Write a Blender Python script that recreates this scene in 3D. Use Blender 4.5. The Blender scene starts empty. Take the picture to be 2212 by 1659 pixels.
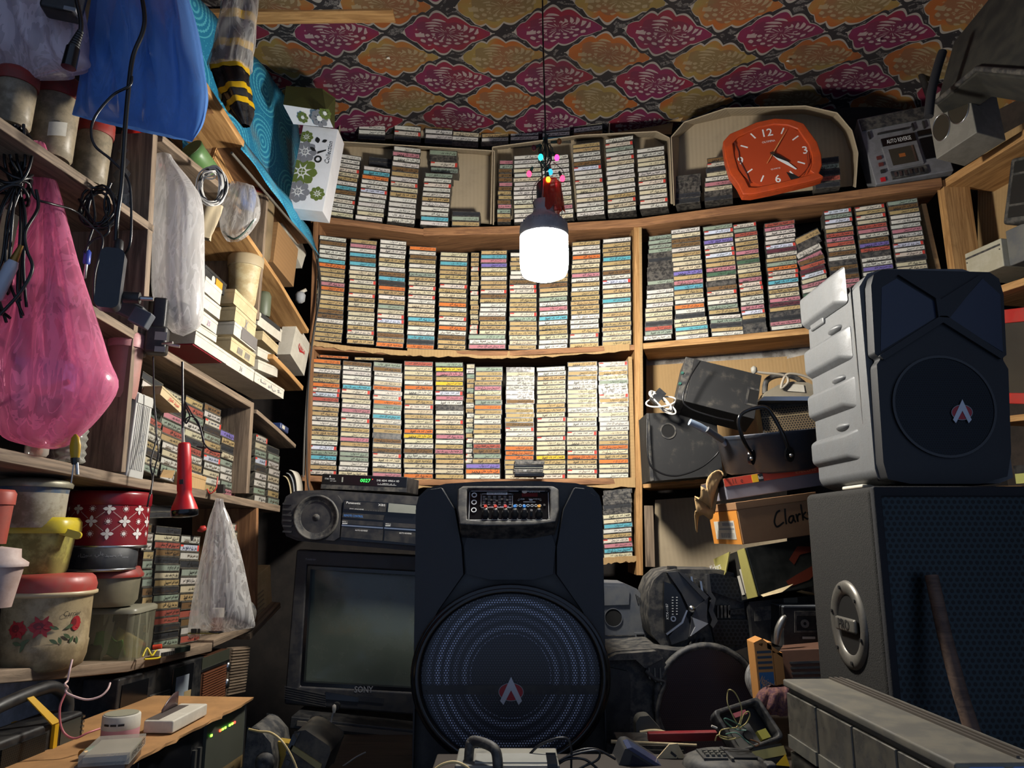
import bpy, math, random
from mathutils import Vector as V, Matrix as MX
sc=bpy.context.scene; COL=sc.collection
R=random.Random(7)
pi=math.pi; sin=math.sin; cos=math.cos
# ---------------------------------------------------------------- camera
F=1600.0; TH=math.atan((1150-829.5)/F); EYE=1.25; CT,ST=cos(TH),sin(TH)
cd=bpy.data.cameras.new('camera'); cam=bpy.data.objects.new('camera',cd); COL.objects.link(cam)
cd.sensor_fit='HORIZONTAL'; cd.sensor_width=36; cd.lens=36*F/2212; cd.clip_start=.02
cam.location=(0,0,EYE); cam.rotation_euler=(pi/2+TH,0,0); sc.camera=cam
# ---------------------------------------------------------------- world, exposure
wd=bpy.data.worlds.new('world'); sc.world=wd; wd.use_nodes=True
bg=wd.node_tree.nodes['Background']; bg.inputs[0].default_value=(.5,.66,1,1); bg.inputs[1].default_value=.2
sc.view_settings.view_transform='Standard'; sc.view_settings.look='None'
sc.view_settings.gamma=1; sc.view_settings.use_curve_mapping=False; sc.view_settings.exposure=1.2
BULB=172.0
sc.cycles.transparent_max_bounces=32
# ---------------------------------------------------------------- pixels to places
def ray(px,py):
    u=(px-1106)/F; v=(829.5-py)/F
    return V((u,CT-v*ST,ST+v*CT))
E0=V((0,0,EYE))
def at(px,py,Y):
    d=ray(px,py); return E0+d*(Y/d.y)
def atz(px,py,z):
    d=ray(px,py); return E0+d*((z-EYE)/d.z)
def atl(px,py,off=0.):            # left wall's shelf fronts; off<0 is deeper into the shelves
    d=ray(px,py); return E0+d*((-.9588+off)/(d.x-.088*d.y))
def atr(px,py,off=0.):
    d=ray(px,py); return E0+d*((2.0+off)/(d.x+.196*d.y))
CB=[(-2,2.45),(-.82,2.68),(-.35,2.8),(.08,2.79),(.49,2.70),(.79,2.60),(1.17,2.50),(1.52,2.42),(2.4,2.2)]
def yb(x):
    for (a,b),(c,d) in zip(CB,CB[1:]):
        if x<=c: return b+(d-b)*(x-a)/(c-a)
    return CB[-1][1]
def atb(px,py,off=0.):
    d=ray(px,py); Y=2.7
    for _ in range(8): Y=yb(d.x*Y/d.y)+off
    return E0+d*(Y/d.y)
def frame(bl,br,tl):
    ex=(br-bl); w=ex.length; ex=ex/w; up=tl-bl; ez=up-ex*up.dot(ex); h=ez.length; ez=ez/h; ey=ez.cross(ex)
    m=MX((ex,ey,ez)).transposed().to_4x4(); m.translation=bl
    return m,w,h
# ---------------------------------------------------------------- materials
def lin(h):
    if not isinstance(h,str): return tuple(h)
    h=h.lstrip('#'); r=[]
    for i in (0,2,4):
        c=int(h[i:i+2],16)/255; r.append(c/12.92 if c<=.04045 else ((c+.055)/1.055)**2.4)
    return tuple(r)
class NT:
    def __init__(s,name):
        s.m=bpy.data.materials.new(name); s.m.use_nodes=True; s.t=s.m.node_tree; s.N=s.t.nodes; s.L=s.t.links
        s.b=s.N['Principled BSDF']; s.out=s.N['Material Output']
    def n(s,ty,props=None,**ins):
        k=s.N.new(ty)
        for a,b in (props or {}).items(): setattr(k,a,b)
        for a,b in ins.items(): s.set(k.inputs[int(a[1:]) if a[0]=='i' and a[1:].isdigit() else a.replace('_',' ')],b)
        return k
    def set(s,inp,b):
        if isinstance(b,X): b=b.s
        if isinstance(b,bpy.types.NodeSocket): s.L.new(b,inp)
        else:
            try: inp.default_value=b
            except Exception: inp.default_value=tuple(b)+(1,)
    def mix(s,f,a,b,bt='MIX'):
        k=s.n('ShaderNodeMix',{'data_type':'RGBA','blend_type':bt})
        s.set(k.inputs[0],f); s.set(k.inputs[6],a if not isinstance(a,tuple) or len(a)==4 else a+(1,)); s.set(k.inputs[7],b if not isinstance(b,tuple) or len(b)==4 else b+(1,))
        return k.outputs[2]
    def sep(s,vec):
        k=s.n('ShaderNodeSeparateXYZ'); s.set(k.inputs[0],vec); return [X(s,o) for o in k.outputs]
    def vec(s,x,y,z=0.):
        k=s.n('ShaderNodeCombineXYZ'); s.set(k.inputs[0],x); s.set(k.inputs[1],y); s.set(k.inputs[2],z); return k.outputs[0]
class X:
    def __init__(s,t,so): s.t=t; s.s=so
    def o(s,op,b=None,c=None):
        k=s.t.n('ShaderNodeMath',{'operation':op}); s.t.set(k.inputs[0],s.s)
        if b is not None: s.t.set(k.inputs[1],b)
        if c is not None: s.t.set(k.inputs[2],c)
        return X(s.t,k.outputs[0])
    def __add__(s,b): return s.o('ADD',b)
    def __sub__(s,b): return s.o('SUBTRACT',b)
    def __mul__(s,b): return s.o('MULTIPLY',b)
    def __truediv__(s,b): return s.o('DIVIDE',b)
    def sin(s): return s.o('SINE')
    def cos(s): return s.o('COSINE')
    def abs(s): return s.o('ABSOLUTE')
    def fl(s): return s.o('FLOOR')
    def gt(s,b): return s.o('GREATER_THAN',b)
    def lt(s,b): return s.o('LESS_THAN',b)
    def mx(s,b): return s.o('MAXIMUM',b)
    def mn(s,b): return s.o('MINIMUM',b)
    def step(s,a,b):
        k=s.t.n('ShaderNodeMapRange',{'interpolation_type':'SMOOTHSTEP'}); s.t.set(k.inputs[0],s.s); k.inputs[1].default_value=a; k.inputs[2].default_value=b
        return X(s.t,k.outputs[0])
def mat(name,col,rough=.55,metal=0.,var=.12,vs=7.,dirt=None,da=.4,ds=5.,bump=0.,bs=90.,st=(1,1,1),trans=0.,alpha=1.,emit=0.,src=None,spec=.5,sss=0.,dr=.5):
    t=NT(name); c=lin(col) if col else (1,1,1)
    tc=t.n('ShaderNodeTexCoord'); mp=t.n('ShaderNodeMapping',Vector=tc.outputs['Object'],Scale=st)
    base=c
    if src=='obj': base=t.n('ShaderNodeObjectInfo').outputs['Color']
    elif src: base=t.n('ShaderNodeAttribute',{'attribute_name':src}).outputs['Color']
    if var:
        no=t.n('ShaderNodeTexNoise',Vector=mp.outputs[0],Scale=vs*2.2,Detail=6.,Roughness=.6)
        mr=t.n('ShaderNodeMapRange',Value=no.outputs[0]); mr.inputs[1].default_value=.25; mr.inputs[2].default_value=.75; mr.inputs[3].default_value=1-var; mr.inputs[4].default_value=1+var*.6
        cm=t.n('ShaderNodeCombineColor'); [t.L.new(mr.outputs[0],cm.inputs[i]) for i in range(3)]
        base=t.mix(1.,base,cm.outputs[0],'MULTIPLY')
    t.b.inputs['Roughness'].default_value=rough
    if dirt:
        n2=t.n('ShaderNodeTexNoise',Vector=mp.outputs[0],Scale=ds*3.,Detail=9.,Roughness=.68)
        f=X(t,n2.outputs[0]).step(dr-.1,dr+.11)*da
        base=t.mix(f.s,base,lin(dirt))
        t.set(t.b.inputs['Roughness'],(f*(.95-rough)+rough))
    t.set(t.b.inputs['Base Color'],base)
    t.b.inputs['Metallic'].default_value=metal; t.b.inputs['Specular IOR Level'].default_value=spec
    if trans: t.b.inputs['Transmission Weight'].default_value=trans; t.b.inputs['IOR'].default_value=1.25
    if alpha<1: t.b.inputs['Alpha'].default_value=alpha
    if emit: t.set(t.b.inputs['Emission Color'],base); t.b.inputs['Emission Strength'].default_value=emit
    if bump:
        n3=t.n('ShaderNodeTexNoise',Vector=mp.outputs[0],Scale=bs,Detail=3.)
        bp=t.n('ShaderNodeBump',Height=n3.outputs[0],Strength=bump,Distance=.002); t.L.new(bp.outputs[0],t.b.inputs['Normal'])
    return t.m
def film(name,col,dens=.45,rough=.2,tl=.4,fine=60.):  # thin plastic sheet: see-through, translucent and glossy
    t=NT(name); c=lin(col); t.N.remove(t.b)
    tc=t.n('ShaderNodeTexCoord'); no=t.n('ShaderNodeTexNoise',Vector=tc.outputs['Object'],Scale=fine,Detail=4.)
    m4=t.n('ShaderNodeMapping',Vector=tc.outputs['Object'],Scale=(1.,1.,.12)); n4=t.n('ShaderNodeTexNoise',Vector=m4.outputs[0],Scale=fine*.9,Detail=3.)
    mp=t.n('ShaderNodeMapping',Vector=tc.outputs['Object'],Scale=(1.,1.,.22),Rotation=(0,.5,0)); cr=t.n('ShaderNodeTexNoise',Vector=mp.outputs[0],Scale=fine*.55,Detail=3.,Distortion=1.5)
    hh=X(t,cr.outputs[0]).o('SUBTRACT',.5).abs()*1.4+X(t,no.outputs[0])*.35
    bp=t.n('ShaderNodeBump',Height=hh.s,Strength=.35,Distance=.004)
    d=t.n('ShaderNodeBsdfDiffuse',Color=c); tl_=t.n('ShaderNodeBsdfTranslucent',Color=c); g=t.n('ShaderNodeBsdfGlossy',Color=(.9,.9,.9),Roughness=rough)
    t.L.new(bp.outputs[0],g.inputs['Normal'])
    tp=t.n('ShaderNodeBsdfTransparent',Color=tuple(.45+.55*x for x in c))
    a=t.n('ShaderNodeMixShader',Fac=tl); t.L.new(d.outputs[0],a.inputs[1]); t.L.new(tl_.outputs[0],a.inputs[2])
    f=X(t,n4.outputs[0])*.5+(X(t,cr.outputs[0]).o('SUBTRACT',.5).abs().lt(.035)*.25)+(dens-.25)
    b=t.n('ShaderNodeMixShader',Fac=f); t.L.new(tp.outputs[0],b.inputs[1]); t.L.new(a.outputs[0],b.inputs[2])
    fr=t.n('ShaderNodeFresnel',IOR=1.35); t.L.new(bp.outputs[0],fr.inputs['Normal'])
    e=t.n('ShaderNodeMixShader',Fac=X(t,fr.outputs[0]).mn(.16)); t.L.new(b.outputs[0],e.inputs[1]); t.L.new(g.outputs[0],e.inputs[2])
    t.L.new(e.outputs[0],t.out.inputs[0]); return t.m
def wood(name,c1,c2,sc_=3.,rough=.75):
    t=NT(name); tc=t.n('ShaderNodeTexCoord'); mp=t.n('ShaderNodeMapping',Vector=tc.outputs['Object'],Scale=(1.2,14,22))
    oi=t.n('ShaderNodeObjectInfo'); a=t.n('ShaderNodeVectorMath',{'operation':'ADD'}); t.L.new(mp.outputs[0],a.inputs[0]); cm=t.vec((X(t,oi.outputs['Random'])*37),X(t,oi.outputs['Random'])*11,0.); t.L.new(cm,a.inputs[1])
    n1=t.n('ShaderNodeTexNoise',Vector=a.outputs[0],Scale=sc_,Detail=6.,Roughness=.65,Distortion=1.2)
    n2=t.n('ShaderNodeTexNoise',Vector=tc.outputs['Object'],Scale=5.,Detail=8.,Roughness=.7)
    base=t.mix(X(t,n1.outputs[0]).step(.3,.72).s,lin(c1),lin(c2))
    base=t.mix((X(t,n2.outputs[0]).step(.55,.72)*.45).s,base,tuple(x*.35 for x in lin(c1)))
    t.set(t.b.inputs['Base Color'],base); t.b.inputs['Roughness'].default_value=rough
    bp=t.n('ShaderNodeBump',Height=n1.outputs[0],Strength=.35,Distance=.002); t.L.new(bp.outputs[0],t.b.inputs['Normal']); return t.m
def board(name,c,rib=260.,axis=0):   # corrugated cardboard
    t=NT(name); tc=t.n('ShaderNodeTexCoord'); x=t.sep(tc.outputs['Object'])[axis]
    n2=t.n('ShaderNodeTexNoise',Vector=tc.outputs['Object'],Scale=9.,Detail=8.,Roughness=.7)
    n1=t.n('ShaderNodeTexNoise',Vector=tc.outputs['Object'],Scale=2.5,Detail=3.)
    w=(x*(rib*2)+X(t,n1.outputs[0])*6).sin()*.5+.5
    b=t.mix((w*.13).s,lin(c),tuple(v*.62 for v in lin(c)))
    b=t.mix((X(t,n2.outputs[0]).step(.5,.75)*.35).s,b,tuple(v*.5 for v in lin(c)))
    t.set(t.b.inputs['Base Color'],b); t.b.inputs['Roughness'].default_value=.9
    bp=t.n('ShaderNodeBump',Height=w.s,Strength=.25,Distance=.002); t.L.new(bp.outputs[0],t.b.inputs['Normal']); return t.m
_mc={}
def P(col,rough=.5,**k):     # plain cached material by colour
    key=(col,rough,tuple(sorted(k.items())))
    if key not in _mc: _mc[key]=mat('surface_'+col.strip('#'),col,rough,**k)
    return _mc[key]
# ---------------------------------------------------------------- mesh building
_tx={}
def textgeo(s,res=2,off=0.):
    k=(s,res,off)
    if k not in _tx:
        c=bpy.data.curves.new('t','FONT'); c.body=s; c.resolution_u=res; c.offset=off; c.fill_mode='FRONT'
        o=bpy.data.objects.new('t',c); COL.objects.link(o); bpy.context.view_layer.update()
        me=o.evaluated_get(bpy.context.evaluated_depsgraph_get()).to_mesh()
        v=[(a.co.x,a.co.y) for a in me.vertices]; f=[tuple(p.vertices) for p in me.polygons]
        bpy.data.objects.remove(o); bpy.data.curves.remove(c)
        x0=min(a for a,_ in v); x1=max(a for a,_ in v); y0=min(b for _,b in v); y1=max(b for _,b in v)
        _tx[k]=([(a-x0,b-y0) for a,b in v],f,x1-x0,y1-y0)
    return _tx[k]
class M:
    def __init__(s): s.v=[]; s.f=[]; s.mi=[]; s.sm=[]
    def add(s,vs,fs,mi=0,T=None,sm=False):
        b=len(s.v)
        s.v+=[tuple(T@V(p)) for p in vs] if T is not None else [tuple(p) for p in vs]
        for f in fs: s.f.append(tuple(i+b for i in f)); s.mi.append(mi); s.sm.append(sm)
        return s
    def box(s,x0,x1,y0,y1,z0,z1,mi=0,T=None):
        return s.add([(x0,y0,z0),(x1,y0,z0),(x1,y1,z0),(x0,y1,z0),(x0,y0,z1),(x1,y0,z1),(x1,y1,z1),(x0,y1,z1)],
            [(3,2,1,0),(4,5,6,7),(0,1,5,4),(1,2,6,5),(2,3,7,6),(3,0,4,7)],mi,T)
    def prism(s,poly,y0,y1,mi=0,T=None,poly2=None,sm=False):   # outline in x,z; front at y0
        n=len(poly); q=poly2 or poly
        if sum(poly[i][0]*poly[(i+1)%n][1]-poly[(i+1)%n][0]*poly[i][1] for i in range(n))<0: poly=poly[::-1]; q=q[::-1]
        s.add([(a,y0,b) for a,b in poly]+[(a,y1,b) for a,b in q],[tuple(range(n)),tuple(range(2*n-1,n-1,-1))],mi,T)
        s.add([(a,y0,b) for a,b in poly]+[(a,y1,b) for a,b in q],[(i,i+n,(i+1)%n+n,(i+1)%n) for i in range(n)],mi,T,sm); return s
    def ring(s,po,pin,y0,y1,mi=0,T=None,sm=False):   # frame between two outlines of equal count (ccw)
        n=len(po); vs=[(a,y0,b) for a,b in po]+[(a,y0,b) for a,b in pin]+[(a,y1,b) for a,b in po]+[(a,y1,b) for a,b in pin]; f=[]
        for i in range(n):
            j=(i+1)%n
            f+=[(i,j,n+j,n+i),(2*n+j,2*n+i,3*n+i,3*n+j),(j,i,2*n+i,2*n+j),(n+i,n+j,3*n+j,3*n+i)]
        return s.add(vs,f,mi,T,sm)
    def lathe(s,prof,n=24,mi=0,T=None,sm=True,sx=1.,sy=1.,sq=1.,cap=True):
        vs=[];fs=[]
        q=lambda c:(1 if c>=0 else -1)*abs(c)**sq
        for r,z in prof: vs+=[(r*q(cos(2*pi*i/n))*sx,r*q(sin(2*pi*i/n))*sy,z) for i in range(n)]
        for k in range(len(prof)-1):
            for i in range(n):
                a=k*n+i;b=k*n+(i+1)%n; fs.append((a,b,b+n,a+n))
        s.add(vs,fs,mi,T,sm)
        if cap and prof[0][0]>1e-5: s.add(vs[:n],[tuple(range(n-1,-1,-1))],mi,T)
        if cap and prof[-1][0]>1e-5: s.add(vs[-n:],[tuple(range(n))],mi,T)
        return s
    def cyl(s,p0,p1,r0,r1=None,n=16,mi=0,T=None,sm=True):
        p0,p1=V(p0),V(p1); d=p1-p0; q=d.to_track_quat('Z','Y').to_matrix().to_4x4(); q.translation=p0
        if T is not None: q=T@q
        return s.lathe([(r0,0),(r0 if r1 is None else r1,d.length)],n,mi,q,sm)
    def tube(s,pts,r,n=6,mi=0,T=None,cl=False):
        pts=[V(p) for p in pts]; m=len(pts); vs=[]; fs=[]; up=V((.13,.21,.97)).normalized()
        for i,p in enumerate(pts):
            d=(pts[(i+1)%m if cl else min(i+1,m-1)]-pts[(i-1)%m if cl else max(i-1,0)])
            d=d.normalized() if d.length>1e-9 else V((0,0,1))
            if abs(d.dot(up))>.98: up=V((1,.1,0)).normalized()
            a=(up-d*up.dot(d)).normalized(); b=d.cross(a); up=a
            rr=r(i/(m-1)) if callable(r) else r
            vs+=[p+(a*cos(2*pi*k/n)+b*sin(2*pi*k/n))*rr for k in range(n)]
        for i in range(m if cl else m-1):
            j=(i+1)%m
            for k in range(n): fs.append((i*n+k,i*n+(k+1)%n,j*n+(k+1)%n,j*n+k))
        s.add(vs,fs,mi,T,True)
        if not cl: s.add(vs[:n],[tuple(range(n-1,-1,-1))],mi,T); s.add(vs[-n:],[tuple(range(n))],mi,T)
        return s
    def grid(s,fn,nu,nv,mi=0,T=None,sm=True):
        vs=[fn(i/nu,j/nv) for j in range(nv+1) for i in range(nu+1)]
        return s.add(vs,[(j*(nu+1)+i,j*(nu+1)+i+1,(j+1)*(nu+1)+i+1,(j+1)*(nu+1)+i) for j in range(nv) for i in range(nu)],mi,T,sm)
    def disc(s,cx,cz,r,y,mi=0,n=20,T=None,rz=None,a0=0):
        return s.add([(cx+r*cos(2*pi*i/n+a0),y,cz+(rz or r)*sin(2*pi*i/n+a0)) for i in range(n)],[tuple(range(n))],mi,T)
    def text(s,t,h,x,z,y,mi=0,T=None,al=.5,w=None,sh=0.,res=2,off=0.,rot=0.):  # facing -y; h is the height of the line
        v,f,tw,th=textgeo(t,res,off); k=h/th; kx=w/tw if w else k
        c,sn=cos(rot),sin(rot); o=[]
        for a,b in v:
            X0=a*kx-tw*kx*al+b*k*sh; Z0=b*k-h/2; o.append((x+X0*c-Z0*sn,y,z+X0*sn+Z0*c))
        return s.add(o,f,mi,T)
    def mesh(s,name,mats):
        me=bpy.data.meshes.new(name); me.from_pydata(s.v,[],s.f)
        for m in mats: me.materials.append(m)
        me.polygons.foreach_set('material_index',s.mi); me.polygons.foreach_set('use_smooth',s.sm); me.update(); return me
    def obj(s,name,mats,parent=None,bev=0.,seg=2,sub=0,solid=0.):
        if not isinstance(mats,(list,tuple)): mats=[mats]
        o=bpy.data.objects.new(name,s.mesh(name,mats)); COL.objects.link(o)
        if parent: o.parent=parent
        if solid: q=o.modifiers.new('s','SOLIDIFY'); q.thickness=solid; q.offset=0
        if bev:
            q=o.modifiers.new('b','BEVEL'); q.width=bev; q.segments=seg; q.limit_method='ANGLE'; q.angle_limit=.6; q.harden_normals=False
            o.data.polygons.foreach_set('use_smooth',[True]*len(o.data.polygons))
            q2=o.modifiers.new('w','WEIGHTED_NORMAL'); q2.keep_sharp=False
        if sub: q=o.modifiers.new('d','SUBSURF'); q.levels=sub; q.render_levels=sub
        return o
def tag(o,label,cat,group=None):
    o['label']=label; o['category']=cat
    if group: o['group']=group
    return o
def thing(name,label,cat,m=None,group=None,loc=None):
    o=bpy.data.objects.new(name,None); COL.objects.link(o); o.empty_display_size=.05
    if m is not None: o.matrix_world=m
    if loc is not None: o.location=loc
    return tag(o,label,cat,group)
def struct(o): o['kind']='structure'; return o
def pose(loc,yaw=0.,lean=0.,roll=0.,s=1.):
    return MX.Translation(V(loc))@MX.Rotation(yaw,4,'Z')@MX.Rotation(lean,4,'X')@MX.Rotation(roll,4,'Y')@MX.Scale(s,4)
def rrect(x0,x1,z0,z1,r,k=4):
    o=[]
    for cx,cz,a in ((x1-r,z1-r,0),(x0+r,z1-r,pi/2),(x0+r,z0+r,pi),(x1-r,z0+r,1.5*pi)):
        o+=[(cx+r*cos(a+pi/2*i/k),cz+r*sin(a+pi/2*i/k)) for i in range(k+1)]
    return o
def circ(cx,cz,r,n=24,rz=None): return [(cx+r*cos(2*pi*i/n),cz+(rz or r)*sin(2*pi*i/n)) for i in range(n)]
def smooth(pts,k=6):
    pts=[V(p) for p in pts]; o=[]
    for i in range(len(pts)-1):
        a,b,c,d=pts[max(i-1,0)],pts[i],pts[i+1],pts[min(i+2,len(pts)-1)]
        for j in range(k):
            t=j/k; o.append(.5*((2*b)+(c-a)*t+(2*a-5*b+4*c-d)*t*t+(3*b-a-3*c+d)*t**3))
    return o+[pts[-1]]
def cord(name,label,pts,r,m,cat='cable',group=None,k=6,parent=None,n=6):
    g=M().tube(smooth(pts,k),r,n); o=g.obj(name,m,parent)
    return o if parent else tag(o,label,cat,group)
# shared materials
K=mat('black_plastic','#17181b',.42,var=.15,dirt='#57534b',da=.22,ds=9)
KD=mat('dusty_black_plastic','#222326',.6,var=.2,dirt='#7d776b',da=.35,ds=14,bump=.1)
KG=mat('gloss_black','#0c0d10',.2,var=.05)
CABLE=mat('black_cable','#111113',.35,var=.05)
GREY=mat('grey_plastic','#8d8f92',.5,var=.1,dirt='#5a5853',da=.3)
SILV=mat('silver_paint','#8b8c8c',.4,metal=.25,var=.1,dirt='#4c4a46',da=.4,ds=10)
STEEL=mat('steel','#b4b5b6',.28,metal=1.,var=.1)
WHITE=mat('white_card','#c2bcae',.7,var=.06,dirt='#8f8878',da=.25,ds=8)
CREAM=mat('cream_card','#bba984',.8,var=.1,dirt='#8d7a55',da=.3,ds=7)
KRAFT=board('kraft_cardboard','#a98a5e')
KRAFT2=board('grey_cardboard','#a4947a',200)
KRAFTV=board('kraft_cardboard_dark','#8d6a43',220,2)
WOODB=wood('brown_wood','#6e4a2e','#a0724a')
WOODP=wood('pine_wood','#8d6437','#c79a62')
WOODD=wood('dusty_wood','#55473a','#94806a')
RED=mat('red_plastic','#b32a25',.4,var=.1,dirt='#7d4a3c',da=.3)
INK=mat('black_ink','#14120f',.7,var=0)
INKW=mat('white_print','#d9d9d6',.6,var=0)
INKD=mat('grey_print','#7f8186',.6,var=0)
INKR=mat('red_print','#b3161f',.6,var=0)
INKB=mat('blue_print','#2b4da0',.6,var=0)
# ================================================================ room
def fabric_ceiling():  # fabric colours darkened and greyed to stand in for weak light up here
    t=NT('patterned_ceiling_fabric'); tc=t.n('ShaderNodeTexCoord')
    nz=t.n('ShaderNodeTexNoise',Vector=tc.outputs['Object'],Scale=9.,Detail=2.)
    x,y,z=t.sep(tc.outputs['Object']); PX,PY=.385,.275
    wob=(X(t,nz.outputs[0])-.5)*.02
    def cell(ox,oy):
        a=(x+wob+ox)/PX; b=(y+wob+oy)/PY
        return (a-a.fl()-.5)*(PX/.158), (b-b.fl()-.5)*(PY/.118), a.fl()
    def med(ox,oy):
        u,v,i=cell(ox,oy); r=(u*u+v*v).o('SQRT'); th=v.o('ARCTAN2',u)   # tip at the left, lobes at the right
        us=u+(u*u*-.18+.18); hh=(us*1.5708).cos().mx(.02)*((us*7.2).cos().abs()*.24+.80); d=(v.abs()/hh).mx(u.abs()/1.03)
        leaf=(th*9+r*14).sin()*(r*22-th.abs()*5).sin(); leaf2=((th*16).sin()*(r*9+th*2).cos())
        core=((leaf.gt(.28))*(d.lt(.66))*(d.gt(.26))).mx(leaf2.gt(.45)*d.lt(.34)*d.gt(.06)).mx((u+.62).abs().lt(.1)*((v*20).sin().gt(0.))*(v.abs().lt(.16)))
        return d,core,i
    d1,c1,i1=med(.03,.06); d2,c2,i2=med(.03+PX/2,.06+PY/2)
    v1=t.n('ShaderNodeTexVoronoi',{'feature':'DISTANCE_TO_EDGE'},Vector=tc.outputs['Object'],Scale=95.)
    w1=t.n('ShaderNodeTexWave',{'wave_type':'RINGS'},Vector=tc.outputs['Object'],Scale=9.,Distortion=22.,Detail=3.)
    sw=(X(t,w1.outputs[1]).gt(.62)*X(t,v1.outputs[0]).gt(.05))
    base=t.mix(sw.s,lin('#171317'),lin('#5d5957'))
    n2=t.n('ShaderNodeTexNoise',Vector=tc.outputs['Object'],Scale=4.,Detail=3.)
    yel=t.mix(X(t,n2.outputs[0]).step(.42,.6).s,lin('#8a4a18'),lin('#7d6834'))
    yel=t.mix((d2.lt(.62)*.55).s,yel,lin('#5a4a3a'))
    mag=t.mix(X(t,n2.outputs[0]).step(.38,.62).s,lin('#62143c'),lin('#701426'))
    mag=t.mix((d1.lt(.62)*.5).s,mag,lin('#451a30'))
    def lay(b,d,c,fill,line):
        b=t.mix(d.lt(1.14).s,b,lin('#1c171a')); b=t.mix(d.lt(1.0).s,b,lin('#8a837c')); b=t.mix(d.lt(.9).s,b,fill)
        return t.mix((c*d.lt(.9)*.8).s,b,lin(line))
    base=lay(base,d2,c2,yel,'#8a7a5e'); base=lay(base,d1,c1,mag,'#9a8c88')
    n3=t.n('ShaderNodeTexNoise',Vector=tc.outputs['Object'],Scale=3.,Detail=6.)
    base=t.mix((X(t,n3.outputs[0]).step(.45,.75)*.45).s,base,lin('#2a211d'))
    t.set(t.b.inputs['Base Color'],base); t.b.inputs['Roughness'].default_value=.85
    wv=t.n('ShaderNodeBump',Height=nz.outputs[0],Strength=.4,Distance=.01); t.L.new(wv.outputs[0],t.b.inputs['Normal'])
    return t.m
CZ=EYE+1.70
def ceil_pt(u,v):
    x=-1.75+3.9*u; y=.2+2.95*v
    z=CZ+.012*sin(x*5+y*3)+.012*sin(x*9-1)*v
    e=max(0.,y-2.45); z-=e*e*.12*(1+.5*sin(x*6.3+.5))
    rt=max(0.,x-1.3); z-=rt*rt*.8
    return (x,y,z)
M().grid(ceil_pt,78,60).obj('ceiling',fabric_ceiling()); struct(bpy.data.objects['ceiling'])
PLAST=mat('stained_plaster','#b9b4ac',.9,var=.2,vs=3,dirt='#4a3c30',da=.7,ds=6,bump=.3,bs=30)
WALLD=mat('dark_wall','#3a3029',.9,var=.25,vs=3,dirt='#1d1a17',da=.6)
FLOOR=mat('dusty_floor','#4a443d',.9,var=.25,vs=4)
struct(M().grid(lambda u,v:(-1.9+4.2*u,-.3+3.5*v,0),6,6).obj('floor',FLOOR))
def wallstrip(fn,z0,z1): return M().add([p for q in fn for p in ((q[0],q[1],z0),(q[0],q[1],z1))],[(2*i,2*i+2,2*i+3,2*i+1) for i in range(len(fn)-1)])
struct(wallstrip([(-1.16-.088*(2.6-y),y) for y in (-.3,1,2,3.1)],0,3.1).obj('wall_left',WALLD))
struct(wallstrip([(x,yb(x)+.262) for x in (-1.25,-.82,-.35,.08,.49,.79,1.17,1.52,2.2)],0,3.1).obj('wall_back',mat('gap_shade_plaster','#241e1a',.9,var=.25,vs=3,dirt='#141110',da=.6,ds=5)))  # plaster colour darkened to stand in for the unlit gap behind the shelves
struct(wallstrip([(2.0-.196*(y)+.26,y) for y in (3.,2,1,-.3)],0,3.1).obj('wall_right',WALLD))
# ---------------------------------------------------------------- planks
def plank(name,label,pts,fn,thick,depth,m,cat='shelf',group=None,drop=True):
    """shelf board along pts (pixels of its top front edge, on surface fn)"""
    q=[fn(*p) for p in pts]; ex=(q[-1]-q[0]).normalized(); back=V((-ex.y,ex.x,0)).normalized()
    if back.y<0 and fn is atb: back=-back
    loc=q[0]; ez=V((0,0,1)); ez=(ez-ex*ez.dot(ex)).normalized(); ey=ez.cross(ex)
    fr=MX((ex,ey,ez)).transposed().to_4x4(); fr.translation=loc; inv=fr.inverted()
    L=[inv@p for p in q]; vs=[]; fs=[]; n=len(L)
    for p in L:
        j=R.uniform(-.0012,.0012)
        vs+=[(p.x,p.y,p.z),(p.x,p.y+depth,p.z),(p.x,p.y+depth,p.z-thick),(p.x,p.y+j,p.z-thick)]
    for i in range(n-1):
        for k in range(4): fs.append((4*i+k,4*i+4+k,4*i+4+(k+1)%4,4*i+(k+1)%4))
    fs=[f[::-1] for f in fs]; fs+=[(0,1,2,3)[::-1],(4*n-4,4*n-3,4*n-2,4*n-1)]
    o=M().add(vs,fs).obj(name,m,bev=.002,seg=1); o.matrix_world=fr
    return tag(o,label,cat,group) if label else o
SG='wooden shelf boards of the rear wall'
def raw(p): return p
plank('shelf_board','short brown top shelf board under the open carton of cassette stacks',[(672,464),(790,478),(950,499)],atb,.026,.2,WOODB,group=SG)
plank('shelf_board','long reddish brown top shelf board running from behind the bulb to under the clock',[(914,492),(1100,488),(1375,472),(1560,447),(1800,417),(2034,383)],lambda a,b:atb(a,b,-.012),.034,.03,WOODB,group=SG)
plank('shelf_board','brown board under the clock carton and the silver boombox',[(905,500),(960,497),(1100,489),(1375,473),(1560,448),(1800,418),(2034,384)],lambda a,b:atb(a,b,.035),.03,.18,WOODB,group=SG)
plank('shelf_board','thin middle shelf board under the upper block of cassettes behind the bulb',[(668,742),(880,757),(1100,757),(1372,744)],atb,.022,.2,WOODB,group=SG)
plank('shelf_board','orange brown shelf board above the black subwoofer box and frying pan',[(1388,741),(1580,724),(1800,702),(2030,672)],atb,.024,.2,WOODP,group=SG)
plank('shelf_board','brown shelf board under the lower block of cassettes',[(650,1026),(880,1036),(1372,1033)],atb,.022,.2,WOODB,group=SG)
plank('shelf_board','orange brown shelf board under the black box with a round port',[(1388,1043),(1580,1032),(1800,1015)],atb,.02,.2,WOODP,group=SG)
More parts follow.
